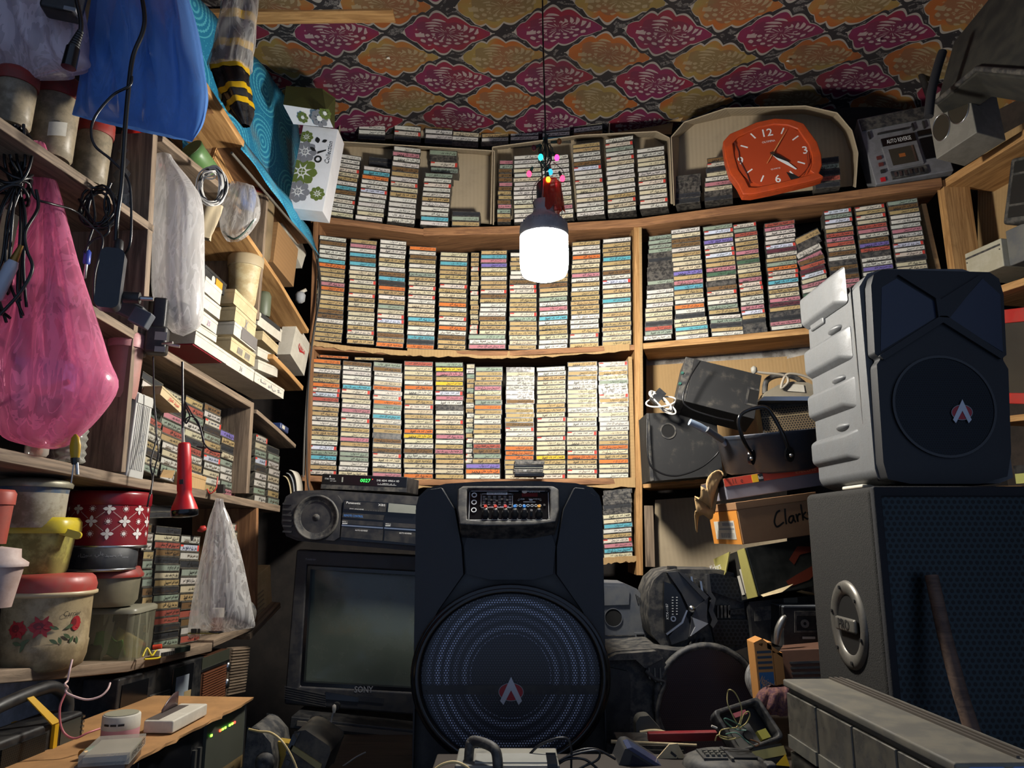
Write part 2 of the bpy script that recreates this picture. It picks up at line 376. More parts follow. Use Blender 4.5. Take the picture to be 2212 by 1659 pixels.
plank('shelf_board','narrow board under the lowest short stack of cassettes beside the big speaker',[(1120,1212),(1382,1206)],atb,.014,.17,WOODP,group=SG)
# cardboard edging on the shelves: torn strips
def strip(label,pts,hpx,fn,m=KRAFT,jag=.004,th=.004,name='cardboard_strip',group='torn cardboard strips edging the rear shelves'):
    q=[V(p) for p in smooth([fn(*p) for p in pts],14)]; vs=[];fs=[]; n=len(q); h=hpx*2.75/F; o=q[0].copy()
    for i,p in enumerate(q):
        p=p-o; j=R.uniform(-jag,jag); k=R.uniform(-jag*.3,jag*.3)
        vs+=[p+V((0,0,k)),p+V((0,th,k)),p+V((0,th,-h+j)),p+V((0,0,-h+j))]
    for i in range(n-1):
        for k in range(4): fs.append((4*i+(k+1)%4,4*i+4+(k+1)%4,4*i+4+k,4*i+k))
    fs+=[(0,1,2,3),(4*n-1,4*n-2,4*n-3,4*n-4)]
    ob=M().add(vs,fs).obj(name,m); ob.location=o; return tag(ob,label,'cardboard',group)
f1=lambda a,b:atb(a,b,-.006)
strip('torn cardboard strip below the first three upper stacks',[(672,736),(760,748),(880,758)],10,f1)
strip('long ragged cardboard strip under the upper stacks beneath the bulb',[(880,753),(1010,757),(1150,757),(1360,743)],16,f1)
strip('pale cardboard strip along the lower shelf behind the big speaker',[(880,1034),(1060,1036),(1372,1032)],20,f1)
strip('torn cardboard lining in front of the black box with port',[(1412,1030),(1480,1026),(1570,1018)],11,lambda a,b:atb(a,b,-.02),jag=.007)
strip('cardboard strip below the lowest short cassette stack',[(1302,1205),(1376,1200)],12,f1)
# posts
def post(name,label,p0,p1,wpx,depth,m,fn=atb,off=0.,cat='post'):
    a=fn(p0[0],p0[1],off); b=fn(p1[0],p1[1],off); w=wpx*(a.y+b.y)/2/F
    ez=(b-a); L=ez.length; ez/=L; ex=V((1,0,0)); ex=(ex-ez*ez.x).normalized(); ey=ez.cross(ex)
    # wood grain runs along local x, so local x is the post's length
    fr=MX((ez,ey,-ex)).transposed().to_4x4(); fr.translation=a
    g=M().box(0,L,0,depth,-w,0); o=g.obj(name,m,bev=.0015,seg=1)
    o.matrix_world=fr; return tag(o,label,cat)
post('shelf_post','brown upright board at the cable end of the rear shelves',(655,1130),(677,468),11,.2,WOODB)
post('shelf_post','orange brown upright between the cassette blocks and the right bay',(1375,1243),(1369,484),14,.2,WOODP,off=-.008)
post('shelf_post','pine upright board joining the rear shelf to the side shelf',(2078,700),(2036,388),62,.04,WOODP)
post('cardboard_liner','cardboard liner standing against the upright beside the tilted cassettes',(1384,1030),(1380,490),7,.16,KRAFT,off=-.004,cat='cardboard')
post('cardboard_liner','folded cardboard liner left of the upright in the lower block',(1364,1032),(1357,770),9,.16,KRAFT,off=-.004,cat='cardboard')
post('cardboard_liner','ragged cardboard liner hanging at the pine upright',(2046,690),(1990,440),12,.12,KRAFT,cat='cardboard',off=.03)
post('shelf_post','dusty short wood stub beside the bare cardboard sheet',(1395,1225),(1391,1092),20,.03,WOODD,off=.02)
# bare cardboard back sheets in the right bay
def sheet(name,label,quad,fn,m,th=.004,cat='cardboard'):
    a,b,c,d=[fn(*p) for p in quad]; fr,w,h=frame(a,b,d); inv=fr.inverted(); pl=[inv@p for p in (a,b,c,d)]
    o=M().prism([(p.x,p.z) for p in pl],0,th).obj(name,m); o.matrix_world=fr; return tag(o,label,cat)
bk=lambda a,b:atb(a,b,.19)
sheet('cardboard_sheet','upright kraft cardboard sheet behind the black subwoofer box',[(1396,1030),(1700,1010),(1700,770),(1396,790)],bk,KRAFT)
sheet('cardboard_sheet','creased cardboard flap behind the iron and the grey speaker',[(1690,1000),(1900,980),(1830,745),(1700,775)],lambda a,b:atb(a,b,.17),KRAFT)
sheet('cardboard_sheet','large corrugated cardboard sheet behind the black speaker with model code',[(1410,1275),(1700,1255),(1700,1060),(1415,1080)],lambda a,b:atb(a,b,.1),KRAFT2)
# ceiling lath at the front
a=atz(548,27,CZ-.012); b=atz(848,23,CZ-.012); fr,w,h=frame(a,b,a+V((0,0,1)))
o=M().box(-.3,w,0,.06,0,.018).obj('ceiling_lath',WOODP,bev=.002); o.matrix_world=fr; tag(o,'pale wooden lath nailed across the patterned ceiling fabric','lath')
for i,(px,py) in enumerate(((836,122),(1897,83),(1700,128),(1478,136))):
    p=atz(px,py,CZ-.006); o=M().add([(0,0,0),(.012,.003,.003),(.016,.012,-.002),(.004,.014,.004),(-.004,.006,-.003)],[(0,1,2,3,4),(4,3,2,1,0)]).obj('paper_scrap',WHITE,solid=.001); o.location=p+V((0,0,-.004)); o.scale=(.7,.7,1)
    tag(o,['tiny white scrap stuck on the ceiling above the flowered carton','bright torn scrap on the ceiling near the dark corner','small pale scrap on the ceiling above the clock','pale fleck on the ceiling between bulb cord and clock'][i],'scrap')
# ================================================================ bulb, cord, fairy lights
def bulb():
    T0=at(1175,512,1.85); s=.104/100*1.0; k=1.85/ (F*.94)   # metres per pixel there
    t=thing('light_bulb','lit white T-shaped bulb hanging on a cord in mid air','bulb',loc=T0)
    mb=mat('lit_diffuser','#ffffff',.4,var=0); mb.node_tree.nodes['Principled BSDF'].inputs['Emission Color'].default_value=(1,.95,.86,1)
    mb.node_tree.nodes['Principled BSDF'].inputs['Emission Strength'].default_value=BULB
    r=52*k
    M().lathe([(r*.99,0),(r,-.015),(r,-.07),(r*.97,-.092),(r*.88,-.106),(r*.6,-.114),(0.0005,-.117)],36).obj('diffuser',mb,t)
    M().lathe([(r*1.0,.0),(r*1.02,.012),(r*.99,.03),(r*.8,.048),(r*.5,.062),(r*.44,.075),(r*.44,.1),(.0005,.1)],36).obj('housing',mat('bulb_housing','#9a9a9c',.5,var=.1,dirt='#55514c'),t)
    g=M()
    for i in range(24):
        a=2*pi*i/24; g.box(-.0015,.0015,r*.86,r*.99,.012,.036,T=MX.Rotation(a,4,'Z'))
    g.obj('cooling_rib',mat('bulb_fin','#85868a',.5),t)
    M().lathe([(.017,.098),(.019,.105),(.019,.15),(.013,.158),(.0005,.158)],20).obj('lamp_holder',K,t)
bulb()
CY=1.85
wp=lambda *q,Y=CY:[at(a,b,Y) for a,b in q]
top=at(1174,-150,CY); top.z=CZ
tag(M().tube(smooth([top]+wp((1172,0),(1174,120),(1177,230),(1178,300),(1178,395)),6),.0022).obj('hanging_flex',CABLE),'long dark flex from ceiling down to the lit bulb','cord')
def fairy():
    t=thing('fairy_light_string','bundle of small coloured fairy lights tied around the bulb flex','lights',loc=at(1178,330,CY)); o=t.location
    gm=mat('green_wire','#16362e',.5)
    for i,(px,py,c,on) in enumerate(((1168,340,'#18c8c0',1),(1203,341,'#ff2a62',1),(1143,376,'#ff2a48',1),(1184,389,'#ff9a1c',1),(1215,386,'#ff2a48',1),(1189,372,'#2aa0d8',.3),(1208,306,'#8a5a2a',0),(1153,320,'#5a1a24',0))):
        p=at(px,py,CY-.02+R.uniform(-.015,.01))-o
        m=mat('fairy_bulb',c,.2,var=0,emit=3.*on if on else 0.)
        h=M().lathe([(.0003,-.008),(.005,-.006),(.0068,-.001),(.0062,.004),(.004,.008),(.0003,.009)],14,T=MX.Translation(p)).obj('bulb',m,t)
        q=V((0,0,.03)) ; d=(q-p).normalized()
        M().cyl(p+d*.006,p+d*.024,.0045,.0035,10).obj('socket',gm,t)
    for k in range(14):
        a=R.uniform(0,6.3); pts=[V((R.gauss(0,.004),R.gauss(0,.004),.055)),V((.008*cos(a),.008*sin(a),.025)),V((.02*cos(a+.4),.014*sin(a+.4),-.005+R.gauss(0,.012))),V((.014*cos(a+1),.01*sin(a+1),-.035+R.gauss(0,.012))),V((R.gauss(0,.006),R.gauss(0,.006),-.05))]
        M().tube(smooth(pts,4),.0012,5).obj('wire',gm if k%3 else CABLE,t)
    for q in (((1195,350),(1218,372),(1212,395),(1214,440),(1212,468),(1196,475)),((1180,372),(1155,400),(1150,430),(1160,455),(1185,470))):
        M().tube(smooth([at(a,b,CY-.015)-o for a,b in q],6),.001,5).obj('wire',CABLE,t)
fairy()
o=M().grid(lambda u,v:V(((.028+.008*v)*cos(2*pi*u+.3*v)*(1+.16*sin(3*2*pi*u+2*v)),(.026+.006*v)*sin(2*pi*u)*(1+.12*sin(5*2*pi*u)),-.088*v+.008*sin(7*2*pi*u)*v)),36,10).obj('plastic_wrap',film('red_film','#b0301c',.75,.25,.3)); o.location=at(1187,392,CY)
tag(o,'crumpled translucent red plastic wrapped around the flex above the bulb','wrapping')

sheet('stained_paper','stained whitewashed strip of wall showing above the cardboard sheet',[(1396,800),(1780,770),(1780,742),(1396,762)],lambda a,b:atb(a,b,.222),PLAST,cat='paper')
# ================================================================ cassettes
PAL={'w':'#cdc9be','c':'#c6bb9c','b':'#ae9565','n':'#73552f','t':'#58a3b2','o':'#c96d2c','p':'#b5757e','k':'#24262b','r':'#cdc3b2','y':'#d3b02c','g':'#8c9a88','u':'#c4c9d6','v':'#7769ad','R':'#a8503f','G':'#46664c','m':'#5b2733'}
NAMES={'w':'white','c':'cream','b':'tan','n':'brown','t':'turquoise','o':'orange','p':'pink','k':'black','r':'red-ended white','y':'yellow','g':'grey-green','u':'blue-ended white','v':'violet','R':'rust red','G':'dark green','m':'maroon'}
AR=['\uFEE3\uFEE8\uFEEE\uFEAD','\uFEED\uFEDF\uFEF2','\uFEB3\uFEF4\uFEAA','\uFEED\uFE8D\uFE8F','\uFEE3\uFEA4\uFEE4\uFEAA','\uFEB7\uFE8E\uFEE9','\uFED7\uFE8E\uFEAD\uFEF1','\uFEE3\uFEF4\uFEAA\uFE8D\uFEE5','\uFEE7\uFEEE\uFE8D\uFE8F','\uFECF\uFEAE\uFEDD','\uFEA7\uFE8E\uFEE5','\uFED7\uFEB4\uFEE2','\uFE97\uFE8E\uFE9D','\uFEDF\uFEF4\uFEE0\uFEF2','\uFE91\uFE92\uFEE4\uFEDE','\uFEA3\uFEB4\uFEE6']
CASE=mat('cassette_case','#2b2a2a',.28,var=.1,dirt='#8a8376',da=.35,ds=30)
CASEL=mat('dusty_clear_case','#3d3b38',.3,var=.15,dirt='#77715f',da=.4,ds=30)
PAPER=mat('label_paper',None,.75,var=.12,vs=40,src='obj')
PAPERS=mat('label_paper_mass',None,.75,var=.12,vs=60,src='Col')
CW,CD,CH=.109,.07,.0168
case_g=M().box(-CW/2,CW/2,.001,CD,0,CH).box(-CW/2,CW/2,0,.001,0,.0016).box(-CW/2,CW/2,0,.001,CH-.0016,CH).box(-CW/2,-CW/2+.0016,0,.001,.0016,CH-.0016).box(CW/2-.0016,CW/2,0,.001,.0016,CH-.0016)
def label_geo(k,pen=1):
    r=random.Random(k); g=M(); x0,x1,z0,z1=-CW/2+.0022,CW/2-.0022,.0024,CH-.0024
    g.add([(x0,.0006,z0),(x1,.0006,z0),(x1,.0006,z1),(x0,.0006,z1)],[(0,1,2,3)],0)
    if k%4==3:
        g.add([(x1-.009,.0004,z0),(x1,.0004,z0),(x1,.0004,z1),(x1-.009,.0004,z1)],[(0,1,2,3)],2)
        g.add([(x0,.0004,z1-.004),(x0+.016,.0004,z1-.004),(x0+.016,.0004,z1),(x0,.0004,z1)],[(0,1,2,3)],2)
    x=x1-.004-(.009 if k%4==3 else 0); big=r.choice((.0095,.0105,.0115))
    for i in range(r.choice((4,4,5,6))):
        s=r.choice(AR)[::-1]; v,f,tw,th=textgeo(s,1,.034 if k%3==0 else .02); h=big*r.uniform(.75,1.1); w=tw*h/th*r.uniform(.7,.9)
        w=min(w,.029)
        if x-w<x0+.003: break
        g.text(s,h,x,(z0+z1)/2+r.uniform(-.0008,.0008),.0002,1,al=1.,w=w,res=1,off=.034 if k%3==0 else .02,rot=r.uniform(-.05,.05)); x-=w+r.uniform(.001,.005)
    return g
NV=20
LG=[label_geo(i) for i in range(NV)]
REDM=mat('label_red','#c23a2c',.7,var=.1)
LM=[g.mesh('label_card',[PAPER,[INK,mat('brown_ink','#3d2c18',.8,var=0),INK,mat('navy_ink','#1d2440',.8,var=0)][i%4],REDM]) for i,g in enumerate(LG)]
CMESH=case_g.mesh('cassette',[CASE]); CMESHL=case_g.mesh('cassette',[CASEL])
MASS=M(); MASSC=[]
ORD=lambda i:['lowest','second','third','fourth','fifth','sixth','seventh','eighth','ninth','tenth'][i] if i<10 else '%dth'%(i+1)+'' if (i+1)%10 not in(1,2,3) or 10<i+1<14 else '%d'%(i+1)+{1:'st',2:'nd',3:'rd'}[(i+1)%10]
def column(bl,br,tl,cols,fn=atb,off=0.,where=None,group=None,tw=None,dx=0.002,light=False,gap=1.0,dim=1.):
    a=fn(*bl); b=fn(*br); c=fn(*tl)
    if fn is atb: 
        c.y=a.y+(c.y-a.y)*.0
    if off:
        a=fn(bl[0],bl[1],off); b=fn(br[0],br[1],off); c=fn(tl[0],tl[1],off); c.y=a.y if fn is atb else c.y
    n=len(cols); x=b-a; w=x.length; up=(c-a)/n; ex=x/w; ez=(up-ex*up.dot(ex)).normalized(); ey=ez.cross(ex)
    rot=MX((ex,ey,ez)).transposed().to_4x4(); sx=w*.965/CW; sz=up.length/CH*.975*gap
    for i in range(n):
        ch=cols[n-1-i]; p=a+x*.5+up*i+ex*R.uniform(-dx,dx)+ey*R.uniform(-.001,.0025)
        t=rot.copy()
        if tw: t=t@MX.Rotation(tw(i),4,'Y')
        t=t@MX.Rotation(R.uniform(-.012,.012),4,'Z'); t.translation=p; t=t@MX.Diagonal((sx,1,sz,1))
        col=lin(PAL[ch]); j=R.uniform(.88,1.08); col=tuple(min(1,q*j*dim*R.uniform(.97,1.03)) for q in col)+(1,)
        k=R.randrange(NV)
        if ch in 'ru': k=k//4*4+3
        elif k%4==3: k-=1
        blank=ch=='k'
        if where:
            o=bpy.data.objects.new('cassette',CMESHL if light else CMESH); COL.objects.link(o); o.matrix_world=t
            oo='topmost' if i==n-1 else ORD(i)+(' up' if i else '')
            tag(o,'%s-labelled cassette, %s %s'%(NAMES[ch],oo,where),'cassette',group)
            l=bpy.data.objects.new('label_card',LM[k]); COL.objects.link(l); l.parent=o; l.color=col
        else:
            n0=len(MASS.f); MASS.add(case_g.v,case_g.f,3 if light else 0,t); g=LG[k]
            if not blank or R.random()<.4:
                b0=len(MASS.v); MASS.v+=[tuple(t@V(q)) for q in g.v]
                for f,m in zip(g.f,g.mi): MASS.f.append(tuple(q+b0 for q in f)); MASS.mi.append([1,2,4][m]); MASS.sm.append(False)
            MASSC.extend([col]*(len(MASS.f)-n0))
def rnd(n,s='wwwbbbcccnrrgtpo'): return ''.join(R.choice(s) for _ in range(n))
U='upper rear block, %s stack'; GU='cassettes stacked in the upper block behind the bulb'
st=lambda s:('of the %s above the middle shelf' if 'stack' in s else 'of the %s stack from left above the middle shelf')%s
column((678,731+4),(740,737+4),(689,507),'wnwwwtobbcpobcbbnnwbbbb',where=st('first'),group=GU)
column((747,741),(808,745),(756,514),'bpwtntwccrcbrbcbccwbrcb',where=st('second'),group=GU)
column((812,748),(873,752),(819,515),'wwwwbcwntkobwbgcrubcnbo',where=st('third'),group=GU)
column((877,752),(939,755),(884,530),'ownbwcgbcrcrwccctbwwtko',where=st('fourth'),group=GU)
column((944,753),(1007,756),(949,543),'cctbbbcrbcbowbrwownbb',where=st('fifth'),group=GU)
column((1015,722),(1033,722),(1017,545),rnd(17,'bbcrw'),off=.02)
column((1011,754),(1094,754),(1011,722),'gwp')
column((1034,722),(1094,722),(1038,540),'btpvcbwbbrnbwwwnbbc',where=st('sixth'),group=GU)
column((1098,755),(1160,755),(1101,545),'wbbbwwnrrcbbbrgbbbccb')
column((1162,755),(1227,752),(1165,533),'bbcwwbbbnbcgwpwtwbbcww')
column((1230,752),(1295,749),(1235,522),'bwwoccbpwbwbbbbbwwwbrcb',where=st('stack next to last'),group=GU)
column((1300,748),(1365,744),(1301,516),'wbbbtbcnwuwbctwcbcbbccb',where=st('last stack before the upright'),group=GU)
# lower block
for q,s in ((((661,1024),(727,1027),(674,773)),'obwnboruRwbbwwbbcwugtwbr'),(((730,1027),(796,1030),(740,778)),'nwwwwtrccwpwrwbcpbwggwwc'),
    (((802,1030),(867,1033),(806,780)),'gnwwcowrogwtwbbkncnrcwbp'),(((871,1033),(937,1034),(872,779)),'Rccbwowcbrcbccoycwnwbcco'),
    (((939,1034),(1003,1035),(939,782)),'gypbybupwkwcrbcpwbpbbccb'),(((1020,1001),(1082,1001),(1026,792)),'gbbbpcbgobcwbbccRngb'),
    (((1005,1035),(1083,1035),(1005,1001)),'vow'),(((1089,1035),(1154,1035),(1092,793)),'kcwwwwwncbbbnrwccooobbcc'),
    (((1156,1035),(1222,1034),(1159,793)),'wwbcccccbbcrcccrcccybccr'),(((1223,1034),(1291,1034),(1226,782)),'bwbbwwccccwccwcrcccrobcrc'),
    (((1293,1033),(1360,1032),(1293,782)),'rcbcgwkrbcwcwwwccbocboccw')): column(*q,s)
column((1006,1001),(1024,1001),(1008,786),rnd(20,'bcwgr'),off=.02)
column((690,772),(755,776),(690,766),'o',off=.02); column((765,777),(830,779),(765,771),'b',off=.02)
# right bay
column((1391,736),(1453,731),(1402,508),rnd(4,'g')+'kkkkkkkgkwwcwccckRgw'[-19:],off=.01)
column((1457,690),(1524,684),(1447,497),'wcnnwbcccvbptbcwowk'); column((1458,735),(1532,728),(1455,690),'cctcw')
column((1529,681),(1597,674),(1517,490),'gucvwrubbpGcknrcwgb'); column((1535,727),(1607,722),(1530,682),'wgkbw')
column((1605,722),(1658,716),(1583,486),'rgRcbbpbGccbprrbwwpubkkk')
column((1664,715),(1734,707),(1650,483),'RpwwwumwbgorrtwbcpmbkkpwR'[:24])
column((1741,706),(1800,700),(1725,560),'nRmucpwGonRkww',tw=lambda i:-.06-.012*i)
column((1724,572),(1783,556),(1718,510),'bkwp',tw=lambda i:-.2)
column((1806,699),(1870,692),(1776,457),rnd(4,'wgu')+rnd(20,'bcwpRgkn'))
column((1876,692),(1945,684),(1845,448),rnd(4,'bcr')+rnd(20,'bcwpRkvn'))
column((1950,682),(2020,674),(1915,437),'gnbwwwpwcuwrkcc'+rnd(9))
# cartons above
column((701,463),(763,472),(722,330),'wwwrcbwtnwrwwc'); column((767,473),(828,480),(787,358),'wtowwuwwwwcw'); column((796,356),(847,362),(797,337),'kk',off=.05)
column((836,479),(898,485),(850,315),'wpwwnbwrcbwwwww'); column((905,486),(968,490),(917,373),'gwrwwbwwwtw'); column((928,372),(990,376),(925,322),'gkrg',off=.05)
column((974,487),(1036,489),(975,455),'kgb')
UB=.1
for q,s in ((((773,300),(833,303),(775,268)),'wwk'),(((850,303),(910,308),(852,211)),'bwrwwwrk'),(((916,309),(978,313),(918,245)),'bbnwwk'),(((975,314),(1034,318),(977,282)),'cwk'),
    (((1038,316),(1099,314),(1040,288)),'bwk'),(((1101,314),(1165,311),(1103,276)),'bwwk'),(((1170,306),(1232,302),(1170,258)),'btwwt'),(((1238,298),(1303,291),(1237,221)),'bcrwcwn')): column(*q,s,off=UB)
column((1073,480),(1103,480),(1079,345),rnd(14,'bgpn'),off=.02); column((1109,481),(1172,478),(1108,336),'ww'+rnd(13,'wwcw'))
column((1178,476),(1240,470),(1168,340),rnd(14,'wwcpw')); column((1245,469),(1308,463),(1235,313),'bbwwnuwwrwcwcwww'); column((1312,462),(1376,454),(1306,301),'wrgwrcwwwcwwbrcw'); column((1381,453),(1444,446),(1373,323),'wwccwwcrwcwrw')
column((1458,442),(1513,436),(1460,380),'kkkkk',off=.03); column((1520,436),(1583,428),(1528,340),'nrkcwpckk',off=.02); column((1762,408),(1818,402),(1757,343),'kgkRk',off=.02)
column((1303,1207),(1368,1202),(1302,1060),'kkkkkcctwbrptc')
# left wall
GL='cassettes stacked on the side shelf by the red torch'; GM_='cassettes stacked on the low side shelf behind the red tin'
sl=lambda s:'in the %s stack behind the red torch'%s; sm_=lambda s:'in the %s stack beside the red tin'%s
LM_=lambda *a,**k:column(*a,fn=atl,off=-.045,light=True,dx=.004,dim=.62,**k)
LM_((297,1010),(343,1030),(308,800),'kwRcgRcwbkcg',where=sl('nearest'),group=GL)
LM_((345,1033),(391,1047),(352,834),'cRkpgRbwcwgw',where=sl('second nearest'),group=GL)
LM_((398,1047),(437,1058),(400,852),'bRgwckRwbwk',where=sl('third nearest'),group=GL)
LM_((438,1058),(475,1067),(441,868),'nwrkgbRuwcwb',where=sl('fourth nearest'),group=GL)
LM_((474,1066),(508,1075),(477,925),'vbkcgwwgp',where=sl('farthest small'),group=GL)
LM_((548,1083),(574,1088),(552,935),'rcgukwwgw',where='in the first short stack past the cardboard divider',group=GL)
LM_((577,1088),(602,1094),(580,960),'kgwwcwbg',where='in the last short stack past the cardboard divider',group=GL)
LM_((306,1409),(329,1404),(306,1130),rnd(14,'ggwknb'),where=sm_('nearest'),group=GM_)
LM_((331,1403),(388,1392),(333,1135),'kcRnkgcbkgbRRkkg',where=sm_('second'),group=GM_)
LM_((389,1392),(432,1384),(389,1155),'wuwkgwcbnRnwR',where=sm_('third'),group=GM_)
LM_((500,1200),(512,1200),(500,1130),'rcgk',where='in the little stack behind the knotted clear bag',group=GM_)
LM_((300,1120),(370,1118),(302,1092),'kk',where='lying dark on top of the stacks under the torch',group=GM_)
MO=MASS.mesh('cassette_mass',[CASE,PAPERS,INK,CASEL,REDM]); ca=MO.color_attributes.new('Col','FLOAT_COLOR','CORNER')
buf=[]
for p,c in zip(MO.polygons,MASSC): buf.extend(list(c)*p.loop_total)
ca.data.foreach_set('color',buf)
mo=bpy.data.objects.new('cassette_mass',MO); COL.objects.link(mo); mo['kind']='stuff'; tag(mo,'hundreds more handwritten cassettes packed in stacks across the rear shelves','cassettes')
# ================================================================ left wall: shelves
def lplank(label,pts,thick=.022,depth=.24,m=WOODD,off=0.):
    q=[atl(x,y,off) for x,y in pts]; a,b=q[0],q[-1]; ex=(b-a).normalized(); ez=V((0,0,1)); ez=(ez-ex*ez.dot(ex)).normalized(); ey=ez.cross(ex)
    fr=MX((ex,ey,ez)).transposed().to_4x4(); fr.translation=a; inv=fr.inverted(); L=[inv@p for p in q]; vs=[];fs=[];n=len(L)
    for p in L: vs+=[(p.x,p.y,p.z),(p.x,p.y+depth,p.z),(p.x,p.y+depth,p.z-thick),(p.x,p.y,p.z-thick)]
    for i in range(n-1):
        for k in range(4): fs.append((4*i+(k+1)%4,4*i+4+(k+1)%4,4*i+4+k,4*i+k))
    fs+=[(3,2,1,0),(4*n-4,4*n-3,4*n-2,4*n-1)]
    o=M().add(vs,fs).obj('shelf_board',m,bev=.002,seg=1); o.matrix_world=fr; return tag(o,label,'shelf','wooden shelf boards of the side wall')
lplank('dusty side shelf board carrying the ribbed jars and the silver device',[(-90,948),(0,967),(304,1033),(430,1056),(606,1092)])
lplank('side shelf board under the row of red-lidded jars',[(-90,188),(58,292),(220,404),(334,487)],.02)
lplank('side shelf board under the white card boxes',[(120,612),(208,663),(380,768),(545,868)],.02)
lplank('short side shelf board with pale edge behind the white wire coil',[(352,290),(425,352),(520,430)],.018)
lplank('steep pine shelf board under the folded brown carton',[(525,488),(603,602),(668,712)],.016,m=WOODP)
lplank('short pine shelf board below the tall white shoe box',[(592,764),(624,797),(656,834)],.018,m=WOODP)
lplank('side shelf board behind the stacks past the cardboard divider',[(556,884),(600,922),(640,960)],.014)
lplank('high pine shelf board below the turquoise cloth',[(420,136),(485,236),(529,305)],.022,.2,m=WOODP)
lplank('long brown board under the turquoise cloth hem',[(440,205),(560,360),(672,520)],.012,.16,m=WOODB,off=-.02)
lplank('curving low side shelf board under the flowered tub and clear container',[(-80,1451),(0,1447),(139,1439),(280,1428),(460,1388)])
lplank('stub of low shelf board under the knotted clear bag',[(462,1382),(548,1345)],.02,.16)
lplank('pale plank end below the yellowed papers past the brown upright panel',[(540,1368),(606,1300)],.02,.14)
def lpost(label,p0,p1,w,depth,m,off=0.,name='shelf_post'):
    a=atl(p0[0],p0[1],off); b=atl(p1[0],p1[1],off); ez=(b-a); L=ez.length; ez/=L; ex=V((.088,1,0)).normalized(); ex=(ex-ez*ex.dot(ez)).normalized(); ey=ez.cross(ex)
    fr=MX((ez,ey,-ex)).transposed().to_4x4(); fr.translation=a
    o=M().box(0,L,0,depth,-w,0).obj(name,m,bev=.0015,seg=1); o.matrix_world=fr; return tag(o,label,'post')
lpost('rough upright board beside the long clear hanging bag',(304,770),(331,285),.02,.22,WOODD)
lpost('thin chipboard upright left of the folded brown carton',(556,690),(577,420),.014,.22,WOODD)
lpost('cardboard-lined divider at the end of the torch shelf',(532,1066),(543,868),.02,.2,WOODD)
lpost('brown upright panel behind the knotted clear bag',(551,1345),(554,1098),.016,.2,WOODB)
lpost('short upright behind the pink tub and silver device',(262,1020),(290,700),.016,.2,WOODD)
def wallpanel(name,label,quad,off,m,cat='cloth',bulge=.02,nu=16,nv=12):
    a,b,c,d=[atl(x,y,o) for (x,y),o in zip(quad,off)]; o0=a.copy()
    def f(u,v):
        p=(a*(1-u)+b*u)*(1-v)+(d*(1-u)+c*u)*v-o0
        return p+V((1,0,0))*(bulge*sin(u*17+v*4)*.3+bulge*.4*sin(u*7-v*3))
    o=M().grid(f,nu,nv).obj(name,m,solid=.001); o.location=o0; return tag(o,label,cat)
def clothmat():
    t=NT('turquoise_printed_cloth'); tc=t.n('ShaderNodeTexCoord'); x,y,z=t.sep(tc.outputs['Generated'])
    u=y*4.2; v=z*3.2+ (u.fl()*.5); cu=(u-u.fl()-.5); cv=(v-v.fl()-.5); r=(cu*cu+cv*cv).o('SQRT'); th=cv.o('ARCTAN2',cu)
    ring=((r*75).sin().gt(.1)*(th*30).sin().gt(-.2)*r.lt(.4)).mx((r*75).sin().gt(.75)*r.lt(.45))
    vv=t.n('ShaderNodeTexVoronoi',Vector=tc.outputs['Object'],Scale=120.)
    dots=X(t,vv.outputs[0]).lt(.25)*r.gt(.42)*.6
    b=t.mix((ring*.75).mx(dots).s,lin('#1a7fa8'),lin('#5fc4d6'))
    n=t.n('ShaderNodeTexNoise',Vector=tc.outputs['Object'],Scale=6.,Detail=7.)
    b=t.mix((X(t,n.outputs[0]).step(.52,.7)*.5).s,b,lin('#7d7363')); t.set(t.b.inputs['Base Color'],b); t.b.inputs['Roughness'].default_value=.8; return t.m
CLOTH=clothmat()
wallpanel('hanging_cloth','turquoise printed cloth hung over the side wall below the ceiling',[(395,330),(672,470),(640,232),(385,-60)],(-.16,-.1,-.17,-.17),CLOTH)
wallpanel('hanging_cloth','dusty turquoise cloth hem folded over the sloping board',[(520,322),(692,556),(672,500),(528,300)],(.01,.0,-.03,-.02),CLOTH,bulge=.012,nv=4)
cord('power_cable','grey cable running along the cloth hem and down the rear upright',[atl(500,330,.02),atl(560,400,.02),atl(620,470,.02),atl(668,525,.01)]+[atb(x,y,-.03) for x,y in ((684,560),(688,640),(672,760),(660,900),(655,1030))],.004,mat('grey_cable','#5b5750',.6),n=8)
cord('power_cable','second dark cable bowed beside the rear upright',[atb(x,y,-.035) for x,y in ((684,548),(692,600),(690,650),(674,742),(664,880),(663,1020),(668,1060))],.003,mat('dark_cable','#2c2b2a',.6),n=8)
# ---------------------------------------------------------------- px lathe helper
def kpx(px,py,off=None,Y=None):
    d=ray(px,py); t=(Y/d.y) if Y else (-.9588+off)/(d.x-.088*d.y); return t/F
def klat(px,py,Y): return kpx(px,py,Y=Y)/math.sqrt(1+((px-1106)/1632)**2)
def base(px,py,off=None,Y=None): return at(px,py,Y) if Y else atl(px,py,off)
def lat(nm,m,t,px,prof,off=None,Y=None,n=28,**k):
    """lathe part: prof is (radius px, row px), relative to thing t standing at its base"""
    o=t.location; z=[]
    for r,y in prof:
        p=at(px,y,o.y); z.append((max(r,.01)*klat(px,prof[0][1],o.y),p.z-o.z))
    yaw=k.pop('yaw',0.); ob=M().lathe(z,n,**k).obj(nm,m,t); ob.rotation_euler[2]=yaw; return ob
def stand(name,label,cat,px,py,off=None,Y=None,group=None): return thing(name,label,cat,loc=base(px,py,off,Y),group=group)
HAZY=mat('hazy_jar_plastic','#93866f',.35,var=.2,vs=12,dirt='#544937',da=.55,ds=12,alpha=.93)
CLEAR=film('clear_plastic','#d6d6cc',.38,.08,.5,25.)
LIDR=mat('red_lid','#8c2a22',.45,var=.15,dirt='#5d4038',da=.45,ds=12)
